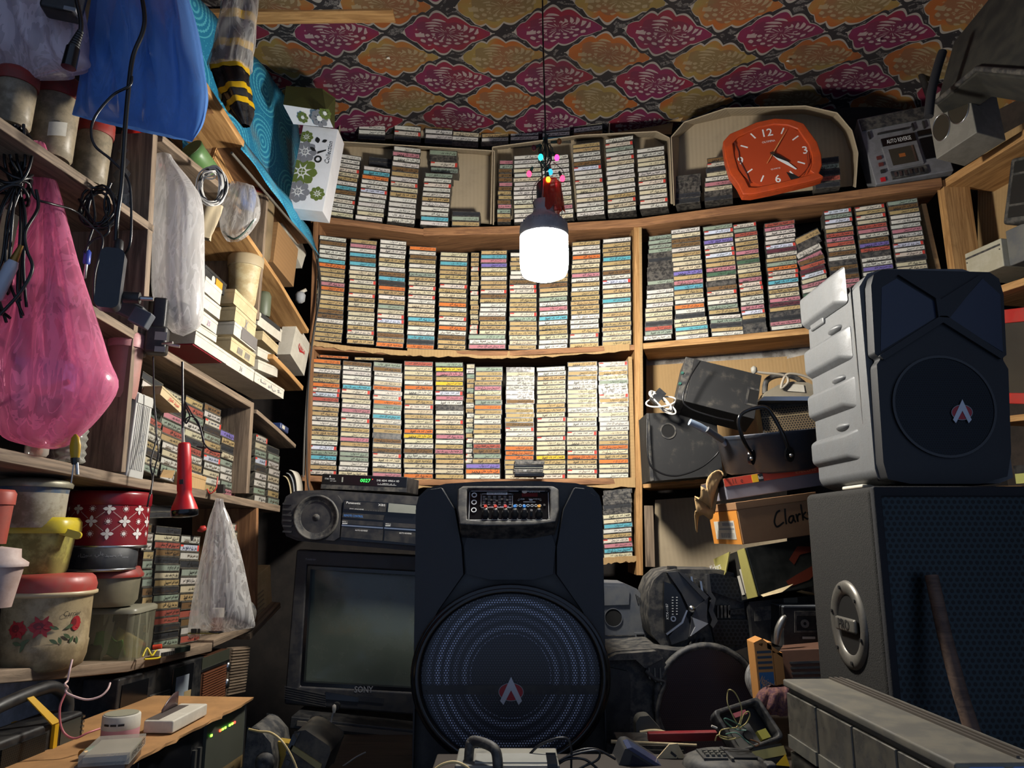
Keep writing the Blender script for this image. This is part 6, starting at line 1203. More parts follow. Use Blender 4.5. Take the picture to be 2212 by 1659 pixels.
M().box(w,w*1.5,.0,.05,0,h*.82).obj('side_panel',mat('orange_card2','#b97f3e',.65),t); M().prism([(0,h),(w*.5,h*1.06),(w*1.5,h*.8),(w*1.5,h*.74),(w,h*.86)],.0,.05).obj('top_flap',mat('orange_card2','#b97f3e',.65),t)
M().box(w*.12,w*.9,-.0012,0,.0,h*.52).obj('blue_panel',mat('panel_blue','#2a5f8a',.5),t)
for i in range(4): M().box(w*.12,w*.9,-.0012,0,h*(.57+.085*i),h*(.61+.085*i)).obj('dark_stripe',P('#33444f',.6),t)
g=M(); g.text('National',h*.13,w*.5,h*.36,-.002,rot=-.5,w=w*.75); g.text('Power',h*.11,w*.46,h*.24,-.002,rot=-.5,w=w*.6); g.obj('printed_name',P('#d8a868',.6),t)
bag('patterned_cloth','crumpled purple patterned cloth tucked by the battery carton',[(1655,1484,1702,1480,.01,1),(1640,1498,1706,1490,.025,1),(1632,1520,1704,1520,.03,1),(1636,1536,1700,1545,.02,1)],1.62,mat('purple_cloth','#4a2a38',.9,var=.5,vs=60,dirt='#a0704a',da=.35,ds=60),nf=7,fold=.25,cat='cloth',nu=40,nv=16)
bag('small_film_bag','small crumpled clear bag behind the battery carton',[(1628,1428,1640,1428,.008,1),(1614,1445,1644,1445,.018,1),(1612,1475,1646,1470,.02,1),(1624,1505,1648,1500,.008,1)],1.82,CLEARF,nf=6,fold=.25,nu=30,nv=14)
# bluetooth speaker with faceted front
def ktx():
    Y=1.98; t,q,L=flat('portable_speaker','black faceted portable speaker marked KTX-1187 lying on the big speaker','speaker',1510,1412,Y)
    out=L((1402,1330),(1404,1280),(1414,1254),(1434,1236),(1462,1230),(1560,1231),(1612,1244),(1636,1290),(1640,1345),(1626,1396),(1580,1412),(1480,1410),(1430,1396),(1408,1370)); M().prism(out,.012,.18).obj('shell',KD,t,bev=.016,seg=3)
    M().prism(L((1434,1256),(1452,1262),(1468,1284),(1482,1318),(1472,1342),(1442,1368),(1436,1366),(1433,1300)),-.006,.014).obj('control_panel',KG,t,bev=.002)
    g=M(); o=q(1440,1320); g.text('KTX-1187',.006,o[0]+.0,o[1],-.0075,w=.038,rot=pi/2)
    for i in range(7):
        for j in range(2): c=q(1452+j*9,1290+i*6); g.box(c[0]-.002,c[0]+.002,-.0072,-.006,c[1]-.0008,c[1]+.0008)
    g.obj('panel_print',INKW,t); c=q(1453,1336); M().ring(circ(*c,.007,16),circ(*c,.004,16),-.009,-.005).obj('jack_ring',STEEL,t)
    M().prism(L((1437,1368),(1440,1371),(1474,1345),(1484,1318),(1481,1317),(1470,1343)),-.009,.01).obj('silver_edge',STEEL,t)
    X1=mat('facet_black','#2b2d32',.35,dirt='#5a564e',da=.25)
    for nm,pp,d in (('facet',((1440,1236),(1462,1234),(1526,1288),(1500,1312),(1486,1312),(1470,1280)),-.01),('facet',((1462,1234),(1475,1238),(1528,1288),(1520,1296)),-.016),('facet',((1500,1312),(1526,1290),(1524,1330),(1526,1344),(1486,1376),(1492,1336)),-.014),('facet',((1482,1330),(1494,1360),(1484,1380),(1450,1392),(1444,1374)),-.006)):
        M().prism(L(*pp),d,.014).obj(nm,X1,t,bev=.002)
    M().prism(L((1492,1332),(1526,1345),(1488,1372),(1498,1352)),-.02,.0).obj('pale_facet',mat('facet_grey','#9a9c9f',.3,metal=.2),t); c=q(1492,1314); M().lathe([(.009,0),(.008,.006),(.0,.008)],14,T=MX.Translation((c[0],-.012,c[1]))@MX.Rotation(pi/2,4,'X')).obj('chrome_knob',STEEL,t)
    for pp in (((1528,1240),(1546,1238),(1600,1250),(1632,1295),(1600,1300),(1532,1276)),((1540,1338),(1622,1338),(1628,1370),(1600,1392),(1545,1392),(1536,1352))): M().prism(L(*pp),-.006,.014).obj('dimpled_plate',hole_mat('dimpled_black','#1b1d20','#050506',.011,.34,.35,.3),t,bev=.001)
    M().prism(L((1524,1240),(1530,1240),(1534,1278),(1544,1292),(1538,1318),(1548,1340),(1538,1356),(1532,1348),(1536,1338),(1528,1318),(1534,1292),(1526,1282)),-.012,.01).obj('edge_strip',X1,t)
    for i in range(4): M().prism(L((1480+i*10,1240+i*5),(1484+i*10,1240+i*5),(1488+i*10,1262+i*6),(1483+i*10,1258+i*6)),-.008,.01).obj('vent_rib',STEEL if i%2 else KD,t)
    for i in range(4): M().prism(L((1488+i*10,1390),(1492+i*10,1384-i*2),(1496+i*10,1404),(1490+i*10,1404)),-.008,.01).obj('vent_rib',KD,t)
    for i in range(4): M().prism(L((1548+i*8,1308),(1552+i*8,1308),(1552+i*8,1334),(1548+i*8,1334)),-.006,.01).obj('vent_rib',KD,t)
    M().prism(L((1573,1318),(1606,1314),(1606,1326),(1573,1328)),-.006,.01).obj('small_plate',hole_mat('dimpled_black','#1b1d20','#050506',.011,.34,.35,.3),t)
    g=M(); c=q(1458,1228); g.box(c[0]-.008,c[0]+.012,.03,.06,c[1]-.004,c[1]+.004).obj('foot',K,t)
ktx()
def greycase():
    Y=2.12; t,q,L=flat('moulded_case','grey moulded plastic case with a round hole behind the party speaker','case',1350,1404,Y); GM_=mat('case_grey','#4c5058',.5,var=.08,dirt='#75736c',da=.3)
    M().prism(L((1290,1400),(1290,1258),(1348,1260),(1376,1272),(1394,1296),(1404,1330),(1406,1396),(1396,1404)),0,.14).obj('shell',GM_,t,bev=.006,seg=3); M().prism(L((1290,1308),(1290,1264),(1350,1266),(1360,1276),(1358,1306)),-.004,.0).obj('raised_panel',GM_,t,bev=.002)
    c=q(1325,1334); M().prism(circ(*c,.023,24),-.0015,.0).obj('round_hole',P('#060708',.9),t); M().ring(circ(*c,.025,24),circ(*c,.023,24),-.003,.0).obj('hole_rim',GM_,t)
    M().prism(L((1290,1372),(1400,1372),(1400,1374),(1290,1374)),-.002,.0).obj('seam',KD,t)
    for i in range(4): M().prism(L((1372+i*4,1284+i*3),(1374+i*4,1284+i*3),(1380+i*4,1304),(1377+i*4,1304)),-.002,.001).obj('vent_slot',K,t)
    M().ring(L((1370,1366),(1396,1366),(1396,1388),(1374,1388)),L((1374,1370),(1392,1370),(1392,1384),(1377,1384)),-.004,.0).obj('latch',GM_,t)
greycase()
def lying():
    Y=1.9; t,q,L=flat('lying_speaker','large dark speaker lying under the portable speaker','speaker',1470,1640,Y)
    M().prism((lambda p_:[(p_[0][0],TABLE-t.location.z)]+p_[1:-1]+[(p_[-1][0],TABLE-t.location.z)])(L((1300,1640),(1300,1420),(1330,1408),(1420,1402),(1450,1406),(1600,1412),(1640,1450),(1650,1640))),.01,.3).obj('cabinet',KD,t,bev=.02,seg=3); M().prism(L((1300,1425),(1330,1410),(1416,1404),(1428,1420),(1390,1440),(1370,1422),(1310,1424)),-.02,.012).obj('top_lip',KD,t,bev=.004)
    M().prism(L((1388,1436),(1430,1420),(1440,1440),(1438,1470),(1432,1480)),-.012,.012).obj('vent_frame',K,t)
    for i in range(3): M().prism(L((1398+i*12,1440),(1401+i*12,1440),(1403+i*12,1466+i*6),(1399+i*12,1462+i*6)),-.016,.0).obj('vent_rib',P('#5a5a52',.5),t)
    M().tube(smooth([V((q(x,y)[0],-.012,q(x,y)[1])) for x,y in ((1392,1446),(1412,1464),(1434,1472),(1424,1500),(1418,1540),(1426,1590),(1445,1630))],5),.006,8).obj('curved_rim',KD,t)
    c=q(1530,1520); r=105*Y/F; T=MX.Translation((c[0],0,c[1]))@MX.Rotation(pi/2,4,'X'); M().lathe([(r*1.08,.0),(r*1.06,.012),(r*.98,.014),(r*.96,.004)],56,T=T,sy=1.05,cap=False).obj('woofer_ring',KD,t); M().lathe([(0,.004),(r*.96,.004)],48,T=T,sy=1.05,cap=False).obj('grille',hole_mat('dark_red_grille','#2a1e20','#3a2c2e',.005,.3,.4,.2),t)
    M().prism(L((1310,1440),(1356,1450),(1362,1470),(1360,1600),(1310,1600)),-.004,.012).obj('side_panel',K,t,bev=.003)
lying()
# grey PA speaker and subwoofer
def pa():
    Y=1.5; t,q,L=flat('pa_speaker','grey-sided PA speaker with black grille standing on the subwoofer','speaker',2000,1043,Y)
    GP=mat('pa_grey','#595b5d',.45,var=.06,dirt='#4d4b47',da=.25,ds=14,bump=.15,bs=260)
    D=.30; xl=q(1884,800)[0]; xr=q(2172,800)[0]; zb=q(2000,1043)[1]; zt=q(2000,574)[1]
    prof=[(xl-.004,zb+.03),(xl,zb+.012),(xl+.03,zb),(xr-.03,zb),(xr,zb+.012),(xr,zt-.05),(xr-.02,zt-.012),(xr-.05,zt),(xl+.06,zt),(xl+.02,zt-.01),(xl,zt-.04)]
    M().prism(prof,.02,D).obj('cabinet',GP,t,bev=.012,seg=3)
    fr=L((1902,1000),(1912,1036),(1960,1046),(2110,1046),(2168,1030),(2176,980),(2170,800),(2156,776),(2166,770),(2160,640),(2150,606),(2130,592),(1900,586),(1882,596),(1876,620),(1884,768),(1898,776),(1888,790)); M().prism(fr,-.012,.03).obj('front_frame',mat('pa_front','#0e1116',.55,var=.05,bump=.1,bs=300),t,bev=.008,seg=2)
    for pp in (((1930,600),(2010,650),(2016,690),(2040,692),(2112,602),(2108,598),(2022,652),(1934,598)),((1890,772),(2020,688),(2034,688),(2160,772),(2150,780),(2026,702),(1900,782))): M().prism(L(*pp),-.020,-.010).obj('front_rib',mat('pa_front','#0e1116',.55),t,bev=.003)
    for pp in (((1898,625),(1930,606),(2012,656),(2014,690),(1896,762)),((2040,690),(2114,606),(2152,640),(2158,764))): M().prism(L(*pp),-.013,-.011).obj('horn_face',mat('horn_blue','#0c1830',.3),t)
    c=q(2030,880); r=108*Y/F; M().prism(circ(*c,r,56),-.016,-.012).obj('grille',hole_mat('pa_grille','#10161c','#05070a',.0052,.3,.45,.5),t); M().ring(circ(*c,r*1.04,56),circ(*c,r*.99,56),-.018,-.010).obj('grille_ring',KG,t); emb(t,q,2066,894,22,-.019)
    # moulded side: raised blocks with pockets between
    X0=xl
    def sidez(py,depth): # z of a row seen on the left side at given depth
        return at(1800,py,Y+depth).z-t.location.z
    rows=((618,688),(738,800),(840,898),(946,1004))
    for a,b in rows:
        z1,z0=sidez(a,.2),sidez(b,.2); M().add([(X0-.017,D,z0+.012),(X0-.017,.115,z0+.012),(X0-.002,.075,z0),(X0-.002,D,z0),(X0-.017,D,z1-.004),(X0-.017,.115,z1-.004),(X0-.002,.075,z1+.006),(X0-.002,D,z1+.006)],[(0,1,5,4),(1,2,6,5),(0,3,2,1),(4,5,6,7)]).obj('side_block',GP,t,bev=.006,seg=2)
    for (a,b),(c_,d_) in zip(rows,rows[1:]):
        z=(sidez(b,.15)+sidez(c_,.15))/2; T=MX.Translation((X0-.001,.15,z))@MX.Rotation(-pi/2,4,'Y'); M().lathe([(.034,0),(.03,.005),(.018,.010),(0,.012)],24,T=T,sx=.28).obj('finger_lens',GP,t)
    M().box(X0-.003,X0+.001,.055,.058,zb+.03,zt-.03).obj('seam',KD,t)
    # top handle block at the back
    M().prism([(X0+.0,zt-.06),(X0+.0,zt+.015),(X0+.02,zt+.025),(X0+.14,zt+.01),(X0+.14,zt-.04)],D-.09,D-.02).obj('top_handle',K,t,bev=.004); M().box(X0-.006,X0+.012,D-.10,D-.02,zt-.07,zt+.02).obj('handle_post',GP,t,bev=.005)
    M().box(X0+.004,X0+.04,.1,.2,zb-.004,zb+.004).obj('foot',WHITE,t,bev=.003)
pa()
def sub():
    Y=1.42; t,q,L=flat('carpet_subwoofer','huge carpeted subwoofer with steel hole grille and cup handle, lower right','speaker',2150,1760,Y); CP=mat('grey_carpet','#161513',.95,var=.35,vs=120,dirt='#3d3a34',da=.2,ds=70,bump=.9,bs=420)
    xl=q(1908,1300)[0]; xr=xl+.62; zt=q(2000,1050)[1]; zb=TABLE-t.location.z
    M().box(xl,xr,.012,.33,zb,zt).obj('cabinet',CP,t,bev=.012,seg=3)
    M().ring([(xl,zb),(xr,zb),(xr,zt),(xl,zt)],[(xl+.016,zb+.03),(xr-.03,zb+.03),(xr-.03,zt-.02),(xl+.016,zt-.02)],-.002,.014).obj('front_edge',mat('black_carpet','#15161a',.9,bump=.5,bs=300),t,bev=.005)
    M().box(xl+.01,xr-.02,.004,.008,zb+.02,zt-.012).obj('grille',hole_mat('steel_hole_grille','#1b272b','#030507',.0118,.33,.35,.55),t)
    # cup handle on the left side
    cz=at(1842,1352,1.55).z-t.location.z; T=MX.Translation((xl,.15,cz))@MX.Rotation(-pi/2,4,'Y'); S=mat('handle_silver','#77746d',.35,metal=.6,dirt='#3a3630',da=.4)
    M().lathe([(.052,.0005),(.054,.004),(.066,.008),(.076,.006),(.078,.0)],40,T=T,sx=1.12,cap=False).obj('cup_handle',S,t); M().lathe([(0,.001),(.053,.001)],32,T=T,sx=1.12,cap=False).obj('cup_recess',P('#0d0c0b',.6),t)
    M().box(xl-.012,xl-.002,.105,.195,cz-.014,cz+.014).obj('grab_bar',S,t,bev=.005); 
    for i in range(6): a=i*pi/3+.3; M().cyl((xl-.008,.15+.066*cos(a),cz+.074*sin(a)),(xl-.0105,.15+.066*cos(a),cz+.074*sin(a)),.004,n=10).obj('screw',K,t)
    v,f,tw,th=textgeo('PRO',2,.01); M().add([(xl-.0135,.175-x*.05/tw,cz-.008+y*.05/tw) for x,y in v],f).obj('embossed_word',K,t)
sub()
t=thing('wooden_stick','worn wooden tool handle leaning on the subwoofer grille','stick',loc=at(2105,1600,1.33)); o0=t.location; M().tube([V((.005,-.05,TABLE-o0.z)),at(2120,1640,1.33)-o0,at(2075,1500,1.355)-o0,at(2040,1370,1.38)-o0,at(2012,1243,1.40)-o0],lambda u:.0135-.002*u,12).obj('stick_shaft',wood('dark_stick','#3a2a22','#5d483a'),t)
def drawers():
    z=EYE-.2475; a=atz(1697,1467,z); b=atz(2065,1646,z); ey=(a-b); Ln=ey.length; ey/=Ln; ex=V((ey.y,-ey.x,0)); fr=MX((ex,ey,V((0,0,1)))).transposed().to_4x4(); fr.translation=b-V((0,0,.275)); W=.105; H=.275
    t=thing('parts_cabinet','long grey dusty parts cabinet with clear drawers in the front corner','cabinet',m=fr); G=mat('cabinet_grey','#54534d',.5,var=.12,vs=9,dirt='#77725f',da=.4,ds=8)
    M().box(0.004,W,0,Ln,0,H-.012).obj('cabinet_shell',G,t,bev=.002); M().box(-.004,W+.006,-.004,Ln+.004,H-.012,H).obj('top_plate',mat('cabinet_top','#57544c',.7,var=.1,vs=5,dirt='#77705f',da=.5,ds=6),t,bev=.003,seg=2)
    for i in range(3): M().box(W*.72+i*.009,W*.72+.004+i*.009,.01,Ln,H,H+.003).obj('top_ridge',mat('ridge_dark','#4d463e',.6),t)
    DR=mat('cloudy_drawer','#4c4a45',.25,var=.25,vs=8,dirt='#6d6655',da=.4,ds=9)
    for row in range(2):
        for i in range(4):
            y0=Ln*(.015+i*.245); z1=H-.02-row*.092; o=M().box(-.003,.006,y0,y0+Ln*.235,z1-.086,z1).obj('drawer',DR if row==0 else mat('black_drawer','#25241f',.35,dirt='#6a6455',da=.4),t,bev=.0015); M().box(-.006,-.002,y0+.003,y0+Ln*.232,z1-.086,z1-.066).obj('drawer_lip',G,o)
    for x in range(2): M().box(.01+x*.05,.052+x*.05,-.007,.0,H-.1,H-.004).obj('end_panel',mat('blue_lit_plastic','#6a86b4',.3),t,bev=.003)  # blue light on the near end is put into its colour
drawers()
# ---------------------------------------------------------------- silver radio, side shelf on the right
def silver():
    fr,w,h=frame(atb(1893,397,-.01),atb(2062,366,-.01),atb(1860,254,.04)); t=thing('silver_boombox','silver cassette radio with auto reverse door leaning on the top shelf','radio',m=fr); S=mat('radio_silver','#808083',.4,metal=.2,var=.06,dirt='#4a4843',da=.35); 
    M().box(0,w,.004,.1,0,h).obj('radio_body',S,t,bev=.004); R_=lambda a,b,c,d,y0=-.002,y1=.006:M().box(w*a,w*c,y0,y1,h*b,h*d)
    R_(.02,.8,.98,.97).obj('tuning_dial',KD,t); R_(.2,.70,.62,.715,-.003).obj('slider_slot',K,t); R_(.22,.50,.66,.62).obj('tape_badge',KG,t); R_(.2,.16,.66,.50,-.004).obj('tape_door',S,t,bev=.002); R_(.27,.2,.6,.44,-.005,0).obj('tape_window',P('#3a362e',.25),t); R_(.56,.2,.585,.44,-.006,0).obj('window_bar',STEEL,t); R_(.38,.3,.46,.35,-.0056,0).obj('orange_tape',P('#9c5a28',.5),t)
    R_(.7,.22,.99,.52).obj('speaker_grille',hole_mat('radio_grille','#0e0e10','#232326',.006,.3),t); R_(.22,.02,.68,.13,-.003).obj('key_bay',KD,t)
    for i in range(6): R_(.25+.065*i,.035,.28+.065*i,.1,-.008).obj('piano_key',STEEL,t)
    for z in (.34,.24,.14): R_(.1,z,.16,z+.04,-.003).obj('side_button',P('#5a2a26',.5) if z>.2 else K,t)
    for x in (.08,.66,.8): R_(x,.66,x+.02,.76,-.005).obj('slide_knob',K,t)
    R_(.07,.02,.13,.07).obj('red_badge',INKR,t); M().text('AUTO REVERSE',h*.06,w*.44,h*.56,-.0026,w=w*.32).obj('door_print',INKW,t); M().text('Panasonic',h*.035,w*.4,h*.745,-.0026,w=w*.18).obj('maker_print',INKD,t); R_(.7,.56,.98,.63,-.003).obj('counter_window',KG,t)
    M().tube([V((w*.98,-.01,h*.86)),V((w*.99,.0,h*1.5))],.012,8).obj('carry_strap',K,t)
silver()
def silvbox():
    bl,br,tl=at(2022,344,2.20),at(2110,286,2.06),at(2015,240,2.20); fr,w,h=frame(bl,br,tl); t=thing('silver_speaker','silver box speaker with two round grilles on the side shelf','speaker',m=fr); S=mat('speaker_silver','#75726a',.45,var=.08,dirt='#4a463c',da=.35)
    h*=1.3
    M().box(0,w,.0,.12,0,h).obj('cabinet',S,t,bev=.003)
    for cx,cz,r in ((.26,.42,.21),(.72,.54,.25)):
        T=MX.Translation((w*cx,0,h*cz))@MX.Rotation(pi/2,4,'X'); M().lathe([(w*r,0),(w*r*1.02,.002),(w*r*.98,.004),(w*r*.95,.002)],32,T=T,sy=1.5,cap=False).obj('grille_ring',STEEL,t); M().lathe([(0,.0015),(w*r*.95,.0015)],32,T=T,sy=1.5,cap=False).obj('grille',hole_mat('speaker_mesh','#4a453a','#2e2a24',.004,.3),t)
silvbox()
def rplank(label,pts,thick,depth,m,name='shelf_board',off=0.):
    q=[atr(x,y,off) for x,y in pts]; a,b=q; ex=(b-a).normalized(); ez=V((0,0,1)); ez=(ez-ex*ez.dot(ex)).normalized(); ey=ez.cross(ex); fr=MX((ex,ey,ez)).transposed().to_4x4(); fr.translation=a; L=(b-a).length
    o=M().box(0,L,0,depth,-thick,0).obj(name,m,bev=.002); o.matrix_world=fr; return tag(o,label,'shelf')
rplank('bright pine shelf edge on the right under the silver speaker',[(2040,387),(2330,205)],.03,.24,WOODP)
rplank('pine shelf board on the right behind the PA speaker',[(2090,640),(2330,560)],.024,.24,WOODP)
rplank('low pine board on the right edge beside the PA speaker',[(2120,905),(2330,880)],.02,.24,WOODP)
rplank('lowest pine board under the yellow-green box at the right edge',[(2150,1050),(2330,1048)],.02,.22,WOODP)
rb=lambda a,b:atr(a,b,.2)
sheet('cardboard_sheet','plain cardboard lining behind the box on the right shelf',[(2112,606),(2330,560),(2330,200),(2112,320)],rb,KRAFT)
t=thing('mesh_speaker','black speaker with dark mesh front cut by the right frame edge','speaker',m=frame(atr(2163,486,.02),atr(2300,470,.02),atr(2163,330,.02))[0]); M().box(0,.2,0,.12,0,.21).obj('cabinet',KD,t,bev=.012,seg=3)
for z in (.02,.16): M().box(.025,.2,-.004,.0,z,z+.035).obj('mesh_strip',hole_mat('grey_mesh','#3a3a38','#0c0c0c',.005,.3),t)
M().box(.025,.2,-.004,0,.062,.152).obj('mesh_panel',hole_mat('grey_mesh','#3a3a38','#0c0c0c',.005,.3),t)
t=thing('white_metal_box','dusty white metal appliance box on the right shelf','box',m=frame(atr(2090,606,.03),atr(2190,566,.03),atr(2084,536,.03))[0]); M().box(0,.15,0,.16,0,.095).obj('box_body',mat('off_white_metal','#b3ae9a',.5,var=.08,dirt='#8a7f60',da=.35),t,bev=.003); M().box(.004,.145,-.002,0,.072,.078).obj('seam',KD,t); M().box(.15,.3,.02,.16,0,.12).obj('grey_unit',mat('grey_metal','#5d5f60',.45,dirt='#807a68',da=.3),t,bev=.004)
for x in (.008,.142): M().cyl((x,-.003,.06),(x,0,.06),.002,n=8).obj('screw',K,t)
t=thing('framed_glass','red framed dark glass pane at the right frame edge','panel',m=frame(atr(2155,868,.05),atr(2300,872,.05),atr(2158,650,.05))[0]); 
M().box(.01,.3,.006,.012,.03,.27).obj('dark_glass',mat('dark_glass','#3d3a35',.25,var=.1),t); M().box(0,.3,0,.02,.255,.30).obj('red_rail',RED,t,bev=.003); M().box(0,.3,0,.02,-.005,.03).obj('red_rail',RED,t,bev=.003)
t=thing('carry_case','dark dusty case hanging in the upper right corner','case',loc=at(2030,246,2.1)); o0=t.location
A=[at(x,y,Y)-o0 for x,y,Y in ((2022,228,2.12),(2060,90,2.12),(2150,-20,1.95),(2290,-60,1.6),(2290,180,1.6),(2110,158,1.9))]
Bk=[p+V((.12,.12,.0)) for p in A]
M().add(A+Bk,[(0,1,2,5),(2,3,4,5),(6,11,8,7),(8,11,10,9),(0,6,7,1),(1,7,8,2),(2,8,9,3),(3,9,10,4),(4,10,11,5),(5,11,6,0)]).obj('case_body',mat('case_cloth','#161714',.8,var=.2,vs=12,dirt='#3d3a30',da=.4,ds=6),t,bev=.006); M().tube([A[0]+V((0,-.004,.01)),A[5]+V((0,-.004,.012)),A[4]+V((0,-.004,.02))],.008,8).obj('piping',KD,t)
M().tube(smooth([at(x,y,2.0)-o0 for x,y in ((2006,252),(2012,200),(2024,150),(2036,112))],4),.013,8).obj('shoulder_strap',mat('strap_dark','#14151a',.8),t)
t=thing('yellow_green_box','small black and yellow-green box at the right edge','box',m=frame(atr(2195,1045,-.02),atr(2260,1040,-.02),atr(2193,1000,-.02))[0]); M().box(0,.06,0,.05,0,.03).obj('box_body',P('#a8a860',.6),t); M().box(-.001,.06,-.001,.05,.03,.055).obj('black_lid',K,t)
# ================================================================ work table and foreground
t=thing('work_table','dark low work table carrying the speakers and foreground clutter','table',loc=V((.5,1.7,TABLE))); M().box(-.98,1.2,-.72,.75,-.03,0).obj('table_top',wood('dark_table','#2c231c','#43352a'),t,bev=.003)
for x in (-.9,1.1):
    for y in (-.65,.68): M().box(x,x+.06,y,y+.06,-TABLE,-.03).obj('leg',WOODB,t)
wallpanel('blue_lit_board','white board coloured as if blue-lit behind the old radio under the low shelf',[(-120,1720),(300,1600),(300,1440),(-120,1470)],(-.2,-.2,-.2,-.2),mat('blue_lit_white','#c9cfda',.8,var=.1,dirt='#55524e',da=.4),cat='board',bulge=0,nu=2,nv=2)  # blue ambient light is put into the white board's colour
ZT=EYE-.358
def tray():
    a=atz(254,1662,ZT); b=atz(552,1506,ZT); a=a+(a-b)*.25; ey=(b-a); Ln=ey.length; ey/=Ln; ex=V((ey.y,-ey.x,0)); fr=MX((ey,-ex,V((0,0,1)))).transposed().to_4x4(); fr.translation=a
    t=thing('cardboard_tray','flattened cardboard sheet laid over the deck as a shelf, lower left','cardboard',m=fr); n=26; r_=random.Random(3); vs=[];fs=[]
    for i in range(n+1):
        x=Ln*i/n; j=r_.uniform(-.005,.005); vs+=[(x,j,0),(x,.25,0),(x,.25,-.005),(x,j+r_.uniform(-.002,.002),-.005)]
    for i in range(n):
        for k in range(4): fs.append((4*i+(k+1)%4,4*i+4+(k+1)%4,4*i+4+k,4*i+k)[::-1])
    fs+=[(0,1,2,3),(4*n+3,4*n+2,4*n+1,4*n)]
    M().add(vs,fs).obj('card_sheet',mat('tan_sheet','#a87c4c',.85,var=.12,vs=6,dirt='#6e5030',da=.3),t)
    # deck under it
    o=MX.Translation((0,.02,-.17))
    d=thing('cassette_deck_unit','black cassette deck with lit green and red level lamps under the cardboard sheet','deck',m=fr@o); M().box(0,Ln-.01,.004,.24,0,.163).obj('deck_body',K,d,bev=.003)
    L_=Ln; D=lambda u0,u1,z0,z1,y=-.002:M().box(u0*L_,u1*L_,y,.006,z0,z1)
    D(.0,.30,.0,.16).obj('front_panel',KG,d); D(.34,.62,.0,.155,-.003).obj('tape_door',KG,d,bev=.002); D(.38,.585,.02,.1,-.004).obj('tape_window',P('#3b3d42',.2),d)
    for u in (.43,.53): M().ring(circ(u*L_,.06,.015,18),circ(u*L_,.06,.008,18),-.006,-.003).obj('reel_hub',WHITE,d)
    for u in (.645,.675):
        D(u,u+.012,.03,.12,-.003).obj('slot',P('#3d3c38',.5),d)
        M().lathe([(.009,0),(.008,.012),(0,.014)],14,T=MX.Translation(((u+.006)*L_,-.002,.03))@MX.Rotation(pi/2,4,'X')).obj('control_knob',STEEL,d)
    D(.71,.985,.055,.155,-.003).obj('meter_panel',P('#46483f',.45),d); D(.71,.985,.03,.055,-.003).obj('brown_strip',P('#7a6640',.6,dirt='#4a3c26',da=.5),d); M().text('Innovation',.014,.86*L_,.043,-.0045,w=.075).obj('strip_print',INK,d); D(.71,.985,-.0,.03,-.002).obj('lower_panel',KD,d); D(.70,.99,.157,.163,-.004).obj('white_edge',WHITE,d)
    for u,c in ((.735,'#7dff3a'),(.795,'#ff4a2a'),(.812,'#7dff3a'),(.83,'#7dff3a'),(.862,'#7dff3a'),(.88,'#7dff3a'),(.897,'#ff3a2a')): M().box(u*L_,(u+.01)*L_,-.0045,-.003,.13,.134).obj('level_lamp',mat('lamp'+c[1:],c,.4,var=0,emit=2.5),d)
    for i in range(5): M().prism(circ((.74+.05*i)*L_,.014,.008,12),-.007,0).obj('small_knob',K,d)
    M().prism([(Ln-.008,0),(Ln+.0,0),(Ln-.005,.163),(Ln-.012,.163)],-.004,.01).obj('silver_corner',STEEL,d)
tray()
